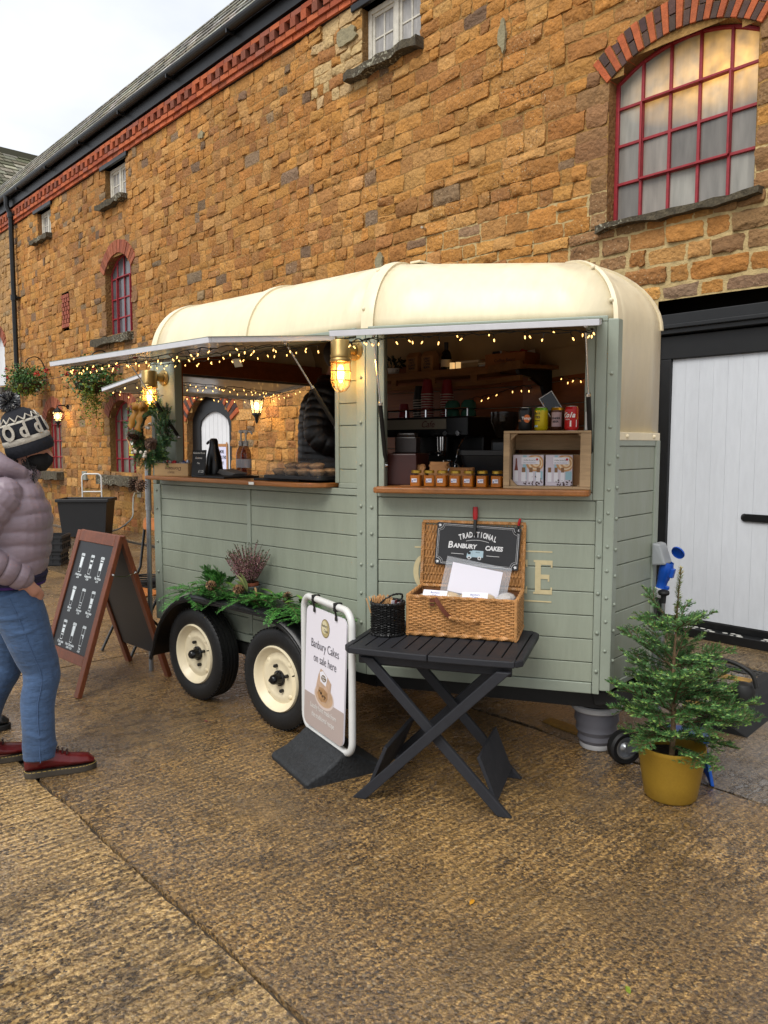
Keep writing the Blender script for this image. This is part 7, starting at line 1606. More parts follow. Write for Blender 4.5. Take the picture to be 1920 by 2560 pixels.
# ---- heather
ht = thing('heather_plant', 'pink and brown heather in a small pot above the mudguard', 'plant', TM @ TR(-.87,-.10,.69))
q = MB(); q.lathe([(.0,.0),(.043,.0),(.055,.085),(.057,.085),(.057,.10),(.05,.10),(.048,.085),(0,.08)],20); q.build('terracotta_pot', mat('terracotta','#7d432a',.8,noise=(20,.2)), ht)
bud_m = mat('heather_buds','#7d5560',.7,attr=True); rh = random.Random(8); q = MB(); st_ = MB()
for i in range(170):
    a = rh.uniform(0,2*pi); sp_ = rh.uniform(.1,1)**.7; tilt = sp_*rh.uniform(.4,1.12); L = rh.uniform(.15,.25)*(1.15-.3*sp_); d = Vector((cos(a)*sin(tilt), sin(a)*sin(tilt)*.75, cos(tilt))); p = Vector((cos(a)*.03*sp_, sin(a)*.03*sp_, .09)); pts = [p]
    for k in range(7): d = (d+Vector((cos(a)*.03, sin(a)*.03, .10*(1 if tilt > .6 else .02)))).normalized(); pts.append(pts[-1]+d*(L/7))
    if pts[-1].y > .09: continue
    st_.tube(pts, [.0012]*8, 3, tint=None)
    for k in range(46):
        t = rh.uniform(.22,1.0); j = min(6,int(t*7)); b = pts[j].lerp(pts[j+1], t*7-j); dr = Vector((rh.uniform(-1,1),rh.uniform(-1,1),rh.uniform(-.3,1))).normalized(); e = b+dr*rh.uniform(.004,.008); w = dr.orthogonal().normalized()*.0021
        c = '#3f4a28' if (t > .93 or rh.random() < .12) else rh.choice(('#a67a80','#94656e','#b3948c','#86605a','#a3806f','#94506f')); q.add([b-w, b+w, e+w*.8, e-w*.8], [(0,1,2,3)], tint=jit(c,.25))
st_.build('stems', mat('heather_stem','#4a3a2c',.8), ht, kind='stuff'); q.build('flower_buds', bud_m, ht, kind='stuff')
q = MB(); q.lathe([(0,0),(.05,0),(.066,.085),(.069,.085),(.069,.09),(.064,.09),(.048,.006)],22); bu = q.build('tin_pail', mat('grey_tin','#6c7072',.4,metal=.5,noise=(10,.2))); tag(bu, 'small grey tin pail with rope handle holding the heather pot', 'pail', M=TM @ TR(-.87,-.10,.681))
q = MB(); twist(q, [Vector(p) for p in catmull([(.068,-.01,.08),(.10,-.03,.07),(.105,-.035,.03),(.08,-.04,.0)],6)], .006, False, 2, .02); q.build('rope_handle', mat('jute_rope','#9a7d55',.85), bu)
# ---- wreath
wr = thing('fir_wreath', 'fir wreath with gold ribbon and cones hanging at the rear corner of the trailer', 'wreath', TM @ TR(-1.90,-.085,1.69))
rw = random.Random(21)
for i in range(72):
    a = 2*pi*i/72+rw.uniform(-.08,.08); R = .155+rw.uniform(-.03,.03); p = Vector((R*cos(a), rw.uniform(-.03,.03), R*sin(a))); tg = Vector((-sin(a),0,cos(a))); rd = Vector((cos(a),0,sin(a)))
    q = MB(); d = tg*1.0+rd*rw.uniform(-.35,.75)+Vector((0,rw.uniform(-.7,.1),0)); L = rw.uniform(.09,.14); P = shoot(q, p, d, L, .026, .0014, r0=.0028, cols=('#3c6044','#476e4c','#34573a','#4d7440'), tip='#5f8250', rg=rw)
    for s2 in (-1,1): shoot(q, P[len(P)//2], d.normalized()*.8+d.cross(Vector((0,1,0))).normalized()*s2*.6, L*.6, .024, .0015, r0=.002, cols=('#3c6044','#476e4c','#4d7440'), rg=rw)
    q.build('fir_sprig', [bark_m, needle_m], wr)
q = MB(); q.tube([(.15*cos(a),0,.15*sin(a)) for a in [2*pi*i/30 for i in range(30)]], .012, 6, closed=True); q.build('ring', bark_m, wr)
rib = mat('gold_ribbon','#8a5c08',.6,noise=(30,.15))
def ribbon(pts, w, nm): 
    q = MB(); P = catmull(pts, 6); vs = []
    for i, p in enumerate(P):
        t_ = (P[min(i+1,len(P)-1)]-P[max(i-1,0)]); wv_ = t_.cross(Vector((0,1,0))).normalized()*w*.62+Vector((0,w*.12*sin(i*.8),0)); vs += [p+wv_, p-wv_]
    q.add(vs, [(2*i,2*i+1,2*i+3,2*i+2) for i in range(len(P)-1)], sm=True); o = q.build(nm, rib, wr); sm_ = o.modifiers.new('t','SOLIDIFY'); sm_.thickness = .001; return o
ribbon([(.03,-.085,.165),(-.01,-.10,.165),(-.04,-.115,.13),(-.08,-.115,.07),(-.11,-.115,.03)], .056, 'ribbon_tail'); ribbon([(.04,-.09,.16),(.03,-.115,.12),(.02,-.12,.07),(.0,-.12,.01)], .056, 'ribbon_tail'); ribbon([(.02,-.10,.165),(-.03,-.13,.175),(-.06,-.11,.17),(-.02,-.09,.16)], .04, 'ribbon_loop'); ribbon([(.03,-.10,.165),(.07,-.12,.18),(.08,-.10,.16),(.04,-.09,.155)], .04, 'ribbon_loop')
q = MB(); q.ball((.03,-.105,.163),.022,10,6); q.build('ribbon_knot', rib, wr)
berry = mat('white_berry','#c4bdb0',.5)
for cx_, cz_ in ((.10,.04),(-.11,-.115),(.02,-.15)):
    for k in range(6): q = MB(); q.ball((cx_+rw.uniform(-.035,.035),-.09+rw.uniform(-.012,.012),cz_+rw.uniform(-.02,.02)),.0115,9,6); q.build('white_berry', berry, wr)
for x0, z0, x1, z1 in ((.02,.03,.12,.05),(-.17,-.03,-.10,-.12)): q = MB(); q.tube([(x0,-.10,z0),(x1,-.105,z1)],.007,7); q.build('cinnamon_stick', mat('cinnamon','#a5835a',.7), wr)
cone('dark pine cone fixed at the left side of the wreath', TM @ TR(-2.03,-.16,1.665) @ RX(70) @ RY(-20), cmB); cone('large dark pine cone fixed at the lower right of the wreath', TM @ TR(-1.80,-.165,1.615) @ RX(75) @ RY(25), cmB)
for dx, rz, l in ((-.055,-18,'left'),(.045,22,'right')): cone('%s one of the two hanging pine cones tied at the counter end'%l, TM @ TR(-2.0+dx,-.155,1.335) @ RY(180+rz) @ RX(8), cmB)
q = MB(); q.tube(catmull([TM @ Vector(p) for p in ((-2.05,-.155,1.375),(-2.02,-.165,1.43),(-1.97,-.15,1.45),(-1.90,-.14,1.46))],6),.002,5); q.tube(catmull([TM @ Vector(p) for p in ((-1.96,-.155,1.375),(-1.97,-.165,1.42),(-1.93,-.15,1.435),(-1.88,-.14,1.44))],6),.002,5); o = q.build('twine', mat('jute_rope','#9a7d55')); tag(o, 'brown twine tying the two hanging pine cones to the sweet box', 'twine')
# ---- hanging baskets on the wall
bl_m = mat('basket_leaf','#3f5c26',.5,attr=True); fl_m = mat('basket_flower','#a82a22',.5,attr=True)
def basket(label, s, z, seed, R, trail, off=.42):
    rb_ = random.Random(seed); t = thing('hanging_basket', label, 'hanging basket', GM @ TR(s,-off,z), group='hanging baskets on the wall')
    q = MB(); P = catmull([(0,off,.02),(0,off-.05,.42),(0,off*.55,.60),(0,.05,.56),(0,-.02,.46)],6); q.tube(P,.012,6); q.tube([(0,-.02,.46),(0,0,.30)],.004,4)
    for a in (0,2.1,4.2): q.tube([(0,0,.32),(R*.6*cos(a),R*.6*sin(a),.0)],.003,4)
    q.build('bracket', blk, t); q = MB(); q.lathe([(0,-.20),(R*.3,-.17),(R*.55,-.08),(R*.62,0)],16); q.build('basket_bowl', mat('moss_liner','#3a2c1a',.9,noise=(20,.4)), t)
    def clump(nm, n, fn, sz, cols, m):
        q = MB()
        for i in range(n):
            c = fn(); d = Vector((rb_.uniform(-1,1),rb_.uniform(-1,1),rb_.uniform(-.8,.6))).normalized(); s_ = d.orthogonal().normalized(); s_ = (Matrix.Rotation(rb_.uniform(0,6.28),3,d) @ s_); l = sz*rb_.uniform(.6,1.3)
            q.add([c, c+d*l*.45+s_*l*.42, c+d*l, c+d*l*.45-s_*l*.42], [(0,1,2,3)], tint=jit(rb_.choice(cols),.3))
        return q.build(nm, m, t, kind='stuff')
    def top():
        while True:
            v = Vector((rb_.gauss(0,.5),rb_.gauss(0,.5),rb_.gauss(.1,.42)));
            if v.length < 1.25: return Vector((v.x*R, v.y*R*.85, .06+v.z*R*.75))
    clump('leaves', 1900, top, .05, ('#2f5020','#3c6228','#4a7030','#27431c'), bl_m)
    tr_ = [(rb_.uniform(-.9,.9), rb_.uniform(-.5,.3), rb_.uniform(.3,1)) for _ in range(34)]
    def tail():
        x, y, l = rb_.choice(tr_); f = rb_.random(); k = max(0, 1-abs(x)*.75); return Vector((x*R*.8*(1-.35*f)+rb_.gauss(0,.02), y*R+rb_.gauss(0,.02), -.05-f*trail*l*k))
    clump('trailing_leaves', 1700, tail, .032, ('#6a7a24','#7d8a2a','#566a22','#8a8f34'), bl_m)
    def fl():
        a = rb_.uniform(0,6.28); return Vector((cos(a)*R*rb_.uniform(.5,1.05), sin(a)*R*.8, rb_.uniform(-.02,.4)*R+.12))
    hd_ = [fl() for _ in range(9)]
    clump('flowers', 190, lambda: rb_.choice(hd_)+Vector((rb_.gauss(0,.022),rb_.gauss(0,.022),rb_.gauss(0,.02))), .04, ('#b8281e','#c8372a','#a32035'), fl_m)
basket('hanging basket with red flowers and long trailing golden leaves', -14.4, 2.78, 3, .54, 1.1); basket('hanging basket with red flowers, further along the wall above the person', -18.0, 2.97, 9, .50, .35)
# ================================================================ people
def blob(parts, name, m, parent, voxel=.008, smooth=6, disp=None):
    q = MB()
    for k in parts: k(q)
    o = q.build(name, m, parent, sharp=0)
    r = o.modifiers.new('remesh','REMESH'); r.mode = 'VOXEL'; r.voxel_size = voxel; r.use_smooth_shade = True
    if smooth: s = o.modifiers.new('smooth','SMOOTH'); s.iterations = smooth; s.factor = .5
    return o
def limb(pts, rs, n=14, k=6): 
    P = catmull(pts, k); R = [Vector((r,0,0)) for r in rs]; R = [v.x for v in catmull(R, k)]
    return lambda q: (q.tube(P, R, n), q.ball(P[0], R[0], 12, 8), q.ball(P[-1], R[-1], 12, 8))
def ell_(c, r, sc, R=None): return lambda q: q.ball(c, r, 20, 14, sc=sc, R=R)
def puff_limb(pts, rs, pitch, amp, n=18, k=10):
    P = catmull(pts, k); R = [v.x for v in catmull([Vector((r,0,0)) for r in rs], k)]; d = 0; RR_ = []
    Q = dense(P, int(sum((b-a).length for a, b in zip(P, P[1:]))/.006), False); m = len(Q)-1
    for i in range(len(Q)):
        f = i/m*(len(R)-1); a = min(len(R)-2, int(f)); r = R[a]+(R[a+1]-R[a])*(f-a); s = abs(sin(pi*d/pitch)); RR_.append(r-amp+amp*2*s**.38); d += .006
    return lambda q: (q.tube(Q, RR_, n), q.ball(Q[0], RR_[0]*.95, 12, 8), q.ball(Q[-1], RR_[-1]*.8, 12, 8))
def puff_torso(secs, pitch, amp, n=30):
    """secs: (z, cx, cy, half depth x, half width y)"""
    def f(q):
        P = catmull([Vector((z, cx, cy)) for z, cx, cy, a, b in secs], 12); S = catmull([Vector((a, b, 0)) for z, cx, cy, a, b in secs], 12); vs = []; z0 = P[0].x
        L = len(P)
        for p, s in zip(P, S):
            for j in range(n):
                a = 2*pi*j/n; w = .006*sin(a*3+p.x*30)
                k = -amp+2*amp*abs(sin(pi*(p.x-z0+w*1.2)/pitch))**.38; ca, sa = cos(a), sin(a); e = .85
                vs.append((p.y+(s.x+k)*abs(ca)**e*(1 if ca > 0 else -1), p.z+(s.y+k)*abs(sa)**e*(1 if sa > 0 else -1), p.x))
        q.add(vs, [(i*n+j, i*n+(j+1)%n, (i+1)*n+(j+1)%n, (i+1)*n+j) for i in range(L-1) for j in range(n)]); q.add(vs[:n], [tuple(range(n-1,-1,-1))]); q.add(vs[-n:], [tuple(range(n))])
    return f
skin_m = mat('skin','#b58470',.55,noise=(12,.08)); hair_m = mat('dark_curly_hair','#1b1513',.6,noise=(60,.4))
def hand(c, d, up, side, s=1.0):
    """palm plus four fingers and a thumb; d along fingers, up = back of the hand"""
    d = Vector(d).normalized(); up = Vector(up).normalized(); w = d.cross(up).normalized()*side; c = Vector(c); o = [limb([c-d*.01*s, c+d*.045*s, c+d*.08*s],[.022*s,.03*s,.027*s],10,3)]
    for k, l in enumerate((.066,.076,.070,.054)):
        b = c+d*.078*s+w*(.027-.018*k)*s; o.append(limb([b, b+d*l*.45*s-up*.006*s, b+d*l*.75*s-up*.022*s, b+d*l*.88*s-up*.04*s],[.0095*s,.009*s,.0085*s,.007*s],8,3))
    b = c+d*.02*s+w*.028*s; o.append(limb([b, b+w*.02*s+d*.025*s-up*.006*s, b+w*.022*s+d*.055*s-up*.02*s],[.012*s,.0105*s,.0085*s],8,3)); return o
def body(parent, J, skin=skin_m):
    """one continuous figure; J holds joint positions"""
    P = [limb([J['pelvis'], J['waist'], J['chest'], J['neckb']],[.13,.115,.13,.07]), limb([J['neckb'], J['neck'], J['head']],[.06,.052,.055],12,4)]
    h = Vector(J['head']); f = Vector(J['face']).normalized(); s = Vector((0,0,1)).cross(f).normalized(); u = f.cross(s)
    R = Matrix((f, s, u)).transposed()
    P += [ell_(h+u*.03, .095, (1.0,.80,1.12), R), ell_(h+f*.035-u*.055, .062, (1.0,.85,1.0), R), limb([h+f*.09+u*.01, h+f*.118-u*.025, h+f*.105-u*.035],[.010,.014,.010],8,3), limb([h+f*.092-u*.058-s*.02, h+f*.098-u*.058, h+f*.092-u*.058+s*.02],[.008,.010,.008],8,3)]
    for sd in (-1,1): P.append(ell_(h+s*sd*.08-u*.01-f*.005, .026, (.8,.3,1.1), R))
    for sd in ('r','l'):
        P += [limb([J['sh'+sd], J['el'+sd], J['wr'+sd]],[.055,.042,.028]), limb([J['hip'+sd], J['kn'+sd], J['an'+sd]],[.085,.06,.04]), limb([J['an'+sd], Vector(J['an'+sd])+Vector((.08,0,-.055)), Vector(J['an'+sd])+Vector((.15,0,-.058))],[.036,.022,.018],10,4)]
        P += hand(J['wr'+sd], J['hd'+sd], (0,-1,.2) if sd == 'r' else (0,1,.2), 1 if sd == 'r' else -1)
    o = blob(P, 'body', skin, parent, .008, 4)
    for sd in (-1,1):
        q = MB(); q.ball(h+f*.083+s*sd*.032+u*.022, .0125, 10, 8); q.build('eye', mat('eye_white','#c9c4bc',.2), parent); q = MB(); q.ball(h+f*.0915+s*sd*.033+u*.022, .006, 8, 6); q.build('iris', mat('iris','#2a1c14',.2), parent)
    return o
denim = mat('blue_denim','#3a5273',.85,noise=(3.2,.42),noise2=(45,.16),bump=(20,.007),stretch=(.8,.8,2.2),sheen=.1)
lilac = mat('lilac_nylon','#83747c',.40,noise=(9,.08),bump=(22,.003),stretch=(1,1,2.0)); 
boot_m = mat('cherry_leather','#560f12',.28,noise=(14,.2),bump=(50,.0008)); sole_m = mat('boot_sole','#3c352b',.65,noise=(20,.3)); stitch = mat('welt_stitch','#b59a4a',.6)
def boot(M, m, parent, sole=sole_m, welt=True, h=.11):
    secs = [(-.06,.024,.12,.028),(-.04,.038,.135,.03),(.0,.043,.145,.034),(.05,.044,.138,.036),(.10,.046,.112,.036),(.145,.049,.092,.036),(.19,.051,.084,.036),(.23,.045,.076,.033),(.258,.028,.052,.028)]
    def up(q):
        n = 18; vs = []
        for x, w, top, b in secs:
            for j in range(n): a = 2*pi*j/n; vs.append(M @ Vector((x, w*cos(a)*(1 if sin(a) < .3 else .82), .03+max(0,(top-.03)*.5+(top-.03)*.5*sin(a)) if sin(a) > -1 else .03)))
        q.add(vs, [(i*n+j, i*n+(j+1)%n, (i+1)*n+(j+1)%n, (i+1)*n+j) for i in range(len(secs)-1) for j in range(n)]); q.add(vs[:n],[tuple(range(n-1,-1,-1))]); q.add(vs[-n:],[tuple(range(n))])
    o = blob([up, limb([M @ Vector((-.0,0,.10)), M @ Vector((-.008,0,.22))],[.046,.052],14,4)], 'boot', m, parent, .005, 5)
    out_ = [(-.062,0),(-.055,-.025),(-.03,-.04),(.04,-.043),(.10,-.046),(.15,-.052),(.20,-.054),(.24,-.042),(.262,-.02),(.268,0),(.262,.02),(.24,.042),(.20,.054),(.15,.052),(.10,.046),(.04,.043),(-.03,.04),(-.055,.025)]
    q = MB(); P = catmull([(x,y,0) for x, y in out_+out_[:1]],3); poly = [(p.x,p.y) for p in P[:-1]]; q.prism(poly, .0, .03, M); q.build('sole', sole, parent, bevel=.004)
    if welt:
        q = MB(); n = len(poly)
        for i in range(0, n): a = Vector((*poly[i],.0308)); b = Vector((*poly[(i+1)%n],.0308)); q.tube([M @ (a*.985+Vector((.0015,0,.0008))).lerp(b*.985+Vector((.0015,0,.0008)),.15), M @ (a*.985+Vector((.0015,0,.0008))).lerp(b*.985+Vector((.0015,0,.0008)),.8)], .0012, 4)
        q.build('welt_stitching', stitch, parent)
    for k in range(4): q = MB(); x = .070+k*.020; z = .134-k*.0098; q.tube([M @ Vector((x,-.030,z-.010)), M @ Vector((x+.004,-.012,z+.002)), M @ Vector((x+.004,.012,z+.002)), M @ Vector((x,.030,z-.010))], .0032, 6); q.build('lace', mat('dark_lace','#2a0f10',.7), parent)
    return o
# ---- person in the lilac jacket
PAM = TR(-1.80,3.69,0) @ RZ(head_rz(64))
pa = thing('person', 'person in lilac quilted jacket, jeans, red boots and bobble hat looking at the trailer', 'person', PAM)
JA = dict(pelvis=(-.02,0,.93), waist=(-.03,0,1.08), chest=(-.02,0,1.28), neckb=(.015,0,1.42), neck=(.045,0,1.49), head=(.080,0,1.60), face=(1,-.05,-.22),
          shr=(-.02,-.17,1.38), elr=(-.17,-.25,1.12), wrr=(.045,-.185,.985), hdr=(.5,.28,-.82), shl=(-.02,.17,1.38), ell=(-.12,.26,1.12), wrl=(.0,.2,.985), hdl=(.5,-.28,-.82),
          hipr=(-.01,-.085,.90), knr=(.105,-.085,.50), anr=(.085,-.106,.10), hipl=(-.03,.085,.90), knl=(-.06,.11,.50), anl=(-.20,.16,.10))
body(pa, JA)
def folds(r, z, a): return r
def jeans(parent, J, m, w=1.0):
    legs = []
    for sd in ('r','l'):
        hp_, kn, an = Vector(J['hip'+sd]), Vector(J['kn'+sd]), Vector(J['an'+sd])
        P = [hp_+Vector((0,0,.02)), hp_.lerp(kn,.35)+Vector((.008,0,0)), hp_.lerp(kn,.7)+Vector((.006,0,0)), kn+Vector((.004,0,0)), kn.lerp(an,.35)+Vector((-.012,0,0)), kn.lerp(an,.7)+Vector((-.006,0,0)), an+Vector((0,0,-.012))]
        R = [.118*w,.112*w,.098*w,.085*w,.079*w,.075*w,.078*w]; Q = catmull(P, 12); Rr = [v.x for v in catmull([Vector((r,0,0)) for r in R],12)]; nn = len(Q)
        Rr = [r+.002*sin(i*.7)*(1 if .44 < i/nn < .58 or i/nn > .86 else .2) for i, r in enumerate(Rr)]
        legs.append((lambda Q, Rr: lambda q: q.tube(Q, Rr, 18))(Q, Rr))
        for i in range(7):            # creases behind the knee, at the hip and at the cuff
            f = (.47,.53,.58,.86,.91,.12,.2)[i]; c = Q[int(f*(nn-1))]; r = Rr[int(f*(nn-1))]; a0 = (2.0,2.6,2.2,-.4,1.2,-.8,-.5)[i]
            legs.append((lambda c, r, a0, i: limb([c+Vector((cos(a)*r*.97, sin(a)*r*.97, .02*sin((a-a0)*1.3+i))) for a in [a0-.9+.45*k for k in range(5)]], [.002,.0075,.009,.0075,.002], 8, 4))(c, r, a0-1.2, i))
    pv = Vector(J['pelvis']); legs.append(ell_(pv+Vector((-.012,0,-.03)), .16, (.98*w,1.12*w,.80))); legs.append(limb([pv+Vector((0,-.03,-.02)), pv+Vector((-.01,.03,.06))],[.135*w,.13*w],18,4))
    return blob(legs, 'jeans', m, parent, .0075, 3)
jeans(pa, JA, denim)
hp_, kn, an = (Vector(JA[k_]) for k_ in ('hipr','knr','anr')); P_ = catmull([hp_+Vector((-.01,-.117,-.0)), hp_.lerp(kn,.35)+Vector((.0,-.1125,0)), hp_.lerp(kn,.7)+Vector((-.0,-.098,0)), kn+Vector((.0,-.0855,0)), kn.lerp(an,.35)+Vector((-.015,-.0795,0)), kn.lerp(an,.7)+Vector((-.008,-.0755,0)), an+Vector((0,-.0785,-.01))],10)
q = MB(); q.tube(P_, .0020, 5); q.build('side_seam', mat('seam_thread','#43597a',.85), pa)
hem = MB(); n = 26
hem.tube([(-.025+.165*cos(2*pi*k/n), .20*sin(2*pi*k/n), .985) for k in range(n)], .020, 8, closed=True); hem.tube([(-.02+.155*cos(2*pi*k/n), .19*sin(2*pi*k/n), .962) for k in range(n)], .017, 8, closed=True)
hem.build('jumper_hem', mat('navy_jumper','#22203a',.85,noise=(40,.2)), pa)
q = MB(); q.tube([(-.02+.158*cos(2*pi*k/n), .193*sin(2*pi*k/n), .945) for k in range(n)], .010, 8, closed=True); q.build('purple_hem', mat('purple_top','#3a1a5c',.8), pa)
tor = puff_torso([(.985,-.025,0,.165,.20),(1.06,-.02,0,.185,.215),(1.16,-.015,0,.195,.22),(1.27,-.01,0,.195,.225),(1.36,-.01,0,.165,.205),(1.42,.01,0,.12,.145),(1.47,.03,0,.085,.09)], .074, .0062)
arms = [puff_limb([JA['sh'+s_], Vector(JA['sh'+s_])*.45+Vector(JA['el'+s_])*.55+Vector((-.02,0,0)), JA['el'+s_], Vector(JA['el'+s_])*.45+Vector(JA['wr'+s_])*.55, JA['wr'+s_]], [.090,.084,.078,.070,.054], .066, .006) for s_ in 'rl']
hood = [limb([(.05,-.10,1.475),(-.03,-.115,1.51),(-.09,-.07,1.55),(-.105,0,1.565),(-.09,.07,1.55),(-.03,.115,1.51),(.05,.10,1.475)],[.035,.05,.058,.06,.058,.05,.035],14,6), limb([(-.05,-.05,1.45),(-.06,.05,1.45)],[.075,.075]), limb([(.06,-.08,1.46),(.10,-.03,1.465),(.105,.03,1.465),(.06,.08,1.46)],[.035,.036,.036,.035],12,5)]
blob([tor]+arms+hood, 'quilted_jacket', lilac, pa, .005, 1)
for k_, (w0, w1) in enumerate(((JA['wrr'], JA['hdr']),)):
    pass
seam_m = mat('lilac_stitching','#54474e',.7)
SEC = [(.985,-.025,.165,.20),(1.06,-.02,.185,.215),(1.16,-.015,.195,.22),(1.27,-.01,.195,.225),(1.36,-.01,.165,.205),(1.42,.01,.12,.145)]
q = MB(); k_ = 1
while .985+k_*.074 < 1.40:
    z_ = .985+k_*.074; i_ = next(i for i in range(len(SEC)-1) if SEC[i+1][0] >= z_); f_ = (z_-SEC[i_][0])/(SEC[i_+1][0]-SEC[i_][0]); c_, a_, b_ = [SEC[i_][j]+(SEC[i_+1][j]-SEC[i_][j])*f_ for j in (1,2,3)]
    pts = []
    for j in range(40):
        a = 2*pi*j/40; ca, sa = cos(a), sin(a); w = .006*sin(a*3+z_*30); pts.append((c_+(a_-.0028)*abs(ca)**.85*(1 if ca > 0 else -1), (b_-.0028)*abs(sa)**.85*(1 if sa > 0 else -1), z_-w*1.2))
    q.tube(pts, .0022, 4, closed=True); k_ += 1
for s_ in 'rl':
    PP = catmull([JA['sh'+s_], Vector(JA['sh'+s_])*.45+Vector(JA['el'+s_])*.55+Vector((-.02,0,0)), JA['el'+s_], Vector(JA['el'+s_])*.45+Vector(JA['wr'+s_])*.55, JA['wr'+s_]], 10); RR2 = [v.x for v in catmull([Vector((r,0,0)) for r in (.090,.084,.078,.070,.054)],10)]
    d_ = 0; nx = .066
    for i in range(1, len(PP)):
        d_ += (PP[i]-PP[i-1]).length
        if d_ >= nx:
            t_ = (PP[i]-PP[i-1]).normalized(); u_ = t_.orthogonal().normalized(); v_ = t_.cross(u_); r_ = RR2[i]-.0035
            q.tube([PP[i]+(u_*cos(2*pi*j/24)+v_*sin(2*pi*j/24))*r_ for j in range(24)], .002, 4, closed=True); nx += .066
q.build('quilting_seams', seam_m, pa, kind='stuff')
boot(TR(*[JA['anr'][0]-.01, JA['anr'][1], 0]) @ RZ(-2), boot_m, pa); boot(TR(JA['anl'][0]-.01, JA['anl'][1], 0) @ RZ(4), boot_m, pa)
# hat
HT = TR(.092,0,1.612) @ RY(-19) @ RX(4)
navy = mat('navy_knit','#15171f',.9,noise=(70,.25),bump=(140,.003)); creamk = mat('cream_knit','#b3ada0',.9,noise=(70,.2),bump=(140,.003)); greyk = mat('grey_knit','#77757a',.9,noise=(70,.3),bump=(140,.003))
def band(z0, r0, z1, r1, m, nm, bulge=.004, lift=0):
    q = MB(); zz = [z0+(z1-z0)*i/5 for i in range(6)]; q.lathe([(r0+(r1-r0)*i/5+bulge*sin(pi*i/5)+lift, zz[i]) for i in range(6)], 40, HT); return q.build(nm, m, pa)
def sc_(o): return o
band(-.045,.104,.012,.108,navy,'hat_cuff',.006); band(.0125,.1075,.040,.107,creamk,'hat_stripe',.003); band(.0405,.1065,.108,.097,navy,'hat_band',.003); band(.1085,.0965,.118,.0915,creamk,'hat_stripe',.001)
q = MB(); q.lathe([(.091,.1165),(.08,.138),(.062,.158),(.04,.172),(.0,.178)],40,HT); q.build('hat_crown', navy, pa)
q = MB(); nzg = 14
for i in range(nzg):
    a0, a1, a2 = [2*pi*(i+t)/nzg for t in (0,.5,1)]; pt = lambda a, r, z: HT @ Vector((r*cos(a), r*sin(a), z))
    q.tube([pt(a0,.0935,.1185), pt(a1,.080,.142), pt(a2,.0935,.1185)], .0042, 5)
q.build('hat_zigzag', creamk, pa)
for i, c in enumerate('Oddballs'):
    a = -128+i*38; text('hat_letter', c, .098, creamk, pa, HT @ RZ(a+90) @ TR(0,-.108,.072) @ RX(-6) @ TXT, ext=.002, offset=.0035, sx=.8)
pomd = [mat('pom_black','#1a1b20',.9), mat('pom_grey','#77787c',.9), mat('pom_white','#b9b9b4',.9)]; q = MB(); rp = random.Random(3); pc = HT @ Vector((-.012,0,.212))
q.ball(pc,.030,12,8,mi=0)
for i in range(1500):
    d = Vector((rp.gauss(0,1),rp.gauss(0,1),rp.gauss(0,1))).normalized(); l = .05*rp.uniform(.82,1.08); w = d.orthogonal().normalized()*.0016; e = d*l+Vector((rp.uniform(-.005,.005),)*3); q.add([pc+d*.02-w, pc+d*.02+w, pc+e+w*1.3, pc+e-w*1.3],[(0,1,2,3)],mi=rp.choice((0,0,1,1,2)))
q.build('pompom', pomd, pa)
# mask and curls
hh_ = Vector(JA['head']); ff = Vector(JA['face']).normalized(); ss = Vector((0,0,1)).cross(ff).normalized(); uu = ff.cross(ss); Rm = Matrix((ff, ss, uu)).transposed()
blob([ell_(hh_+ff*.050-uu*.062,.064,(1.0,.96,.86),Rm), limb([hh_+ff*.096-uu*.022, hh_+ff*.114-uu*.042, hh_+ff*.098-uu*.088],[.015,.02,.016],10,4)], 'face_mask', mat('black_mask','#0c0c0e',.8,bump=(40,.002)), pa, .006, 3)
q = MB(); q.tube(catmull([hh_+ff*.06-ss*.062-uu*.02, hh_+ff*.02-ss*.078-uu*.01, hh_-ss*.082-uu*.005+ff*.0],5),.0018,5); q.tube(catmull([hh_+ff*.06-ss*.062-uu*.075, hh_+ff*.02-ss*.074-uu*.055, hh_-ss*.08-uu*.03],5),.0018,5); q.build('mask_strap', mat('black_mask','#0c0c0e'), pa)
q = MB(); rc = random.Random(5)
for i in range(60):
    a = rc.uniform(2.2,4.1); b = hh_+Vector((.085*cos(a)*-1*-1*.9, .085*sin(a)*.8, -.055)); p = [b]
    for k in range(7): p.append(p[-1]+Vector((.008*cos(k*1.7+i), .008*sin(k*1.7+i), -.008)))
    q.tube(p, .0022, 4)
for i in range(26):
    b = hh_+ff*rc.uniform(.0,.06)-ss*.062-uu*rc.uniform(.06,.09); p = [b]
    for k in range(8): p.append(p[-1]+Vector((.007*cos(k*1.5+i), -.004+.005*sin(k*1.9+i), -.008)))
    q.tube(p, .002, 4)
q.build('curly_hair', hair_m, pa, kind='stuff')
q = MB(); q.tube(catmull([hh_-ss*.07-uu*.02, Vector((.10,-.085,1.46)), Vector((.13,-.09,1.36)), Vector((.16,-.10,1.27))],6),.0022,5); q.build('earphone_wire', wire_m, pa)
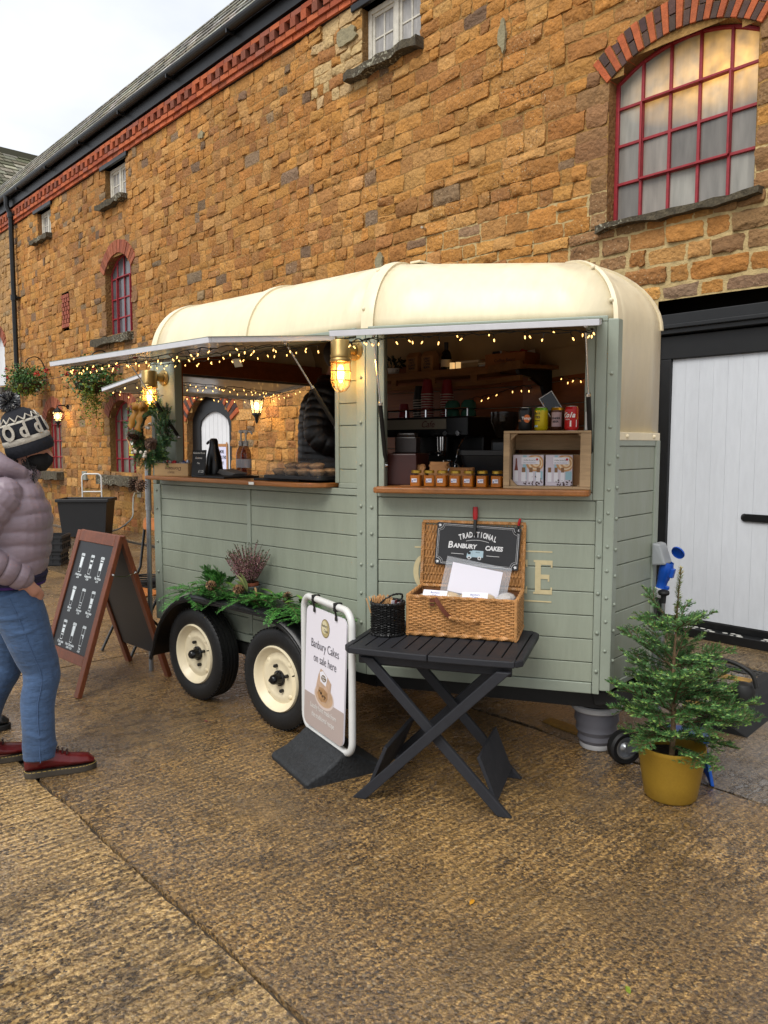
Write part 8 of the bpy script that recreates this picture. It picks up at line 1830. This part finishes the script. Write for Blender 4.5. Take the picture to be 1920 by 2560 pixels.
# ---- second person, mostly out of frame
pb = thing('person', 'person in dark coat and black shoes standing behind at the left edge', 'person', TR(-2.50,4.27,0) @ RZ(head_rz(74)))
JB = dict(pelvis=(0,0,.95), waist=(0,0,1.1), chest=(.0,0,1.3), neckb=(.01,0,1.45), neck=(.02,0,1.52), head=(.04,0,1.63), face=(1,0,-.1), shr=(0,-.18,1.42), elr=(-.04,-.25,1.14), wrr=(.05,-.24,.90), hdr=(.2,0,-1), shl=(0,.18,1.42), ell=(-.04,.25,1.14), wrl=(.05,.24,.90), hdl=(.2,0,-1), hipr=(0,-.09,.92), knr=(.02,-.10,.51), anr=(.10,-.11,.10), hipl=(0,.09,.92), knl=(.0,.10,.51), anl=(-.10,.12,.10))
body(pb, JB); jeans(pb, JB, mat('dark_denim','#1c2430',.8,noise=(5,.2)), .95)
blkcloth = mat('black_coat','#15161a',.6,noise=(9,.2),bump=(14,.008))
blob([puff_torso([(.88,0,0,.16,.20),(1.0,0,0,.165,.205),(1.2,0,0,.165,.21),(1.36,0,0,.15,.20),(1.45,.01,0,.10,.13),(1.5,.02,0,.07,.075)],.3,.002)]+[limb([JB['sh'+s_],JB['el'+s_],JB['wr'+s_]],[.075,.065,.055]) for s_ in 'rl'], 'coat', blkcloth, pb, .009, 4)
blob([ell_(Vector(JB['head'])+Vector((-.012,0,.045)),.103,(1.0,.88,1.0))], 'hair', hair_m, pb, .008, 2)
boot(TR(JB['anr'][0]-.01,JB['anr'][1],0), mat('black_shoe_leather','#0e0e0f',.35), pb, mat('black_sole','#121212',.6), False); boot(TR(JB['anl'][0]-.01,JB['anl'][1],0), MATS['black_shoe_leather'], pb, MATS['black_sole'], False)
# ---- person serving inside the trailer
pc_ = thing('person', 'person in black puffer jacket working inside the trailer', 'person', TM @ TR(-.86,.58,ZB+.052) @ RZ(35) @ Matrix.Scale(1.06,4))
JC = dict(JB); JC.update(head=(.07,0,1.62), elr=(-.02,-.28,1.16), wrr=(.2,-.22,1.08), hdr=(1,.1,-.2), ell=(-.02,.28,1.16), wrl=(.2,.22,1.08), hdl=(1,-.1,-.2), anr=(.02,-.11,.10), anl=(.0,.11,.10))
body(pc_, JC); jeans(pc_, JC, MATS['dark_denim'], .95)
puffm = mat('black_puffer_nylon','#0c0c0d',.45)
blob([puff_torso([(.86,0,0,.19,.235),(.96,0,0,.195,.235),(1.1,0,0,.195,.235),(1.25,0,0,.19,.235),(1.38,0,0,.165,.215),(1.46,.01,0,.11,.14),(1.53,.02,0,.085,.09)],.048,.006)]+[puff_limb([JC['sh'+s_],JC['el'+s_],JC['wr'+s_]],[.088,.078,.06],.048,.005) for s_ in 'rl'], 'puffer_jacket', puffm, pc_, .0065, 1)
blob([ell_(Vector(JC['head'])+Vector((-.012,0,.045)),.104,(1.0,.88,1.0))], 'hair', hair_m, pc_, .008, 2)
boot(TR(.01,-.11,0), MATS['black_shoe_leather'], pc_, MATS['black_sole'], False); boot(TR(-.01,.11,0), MATS['black_shoe_leather'], pc_, MATS['black_sole'], False)
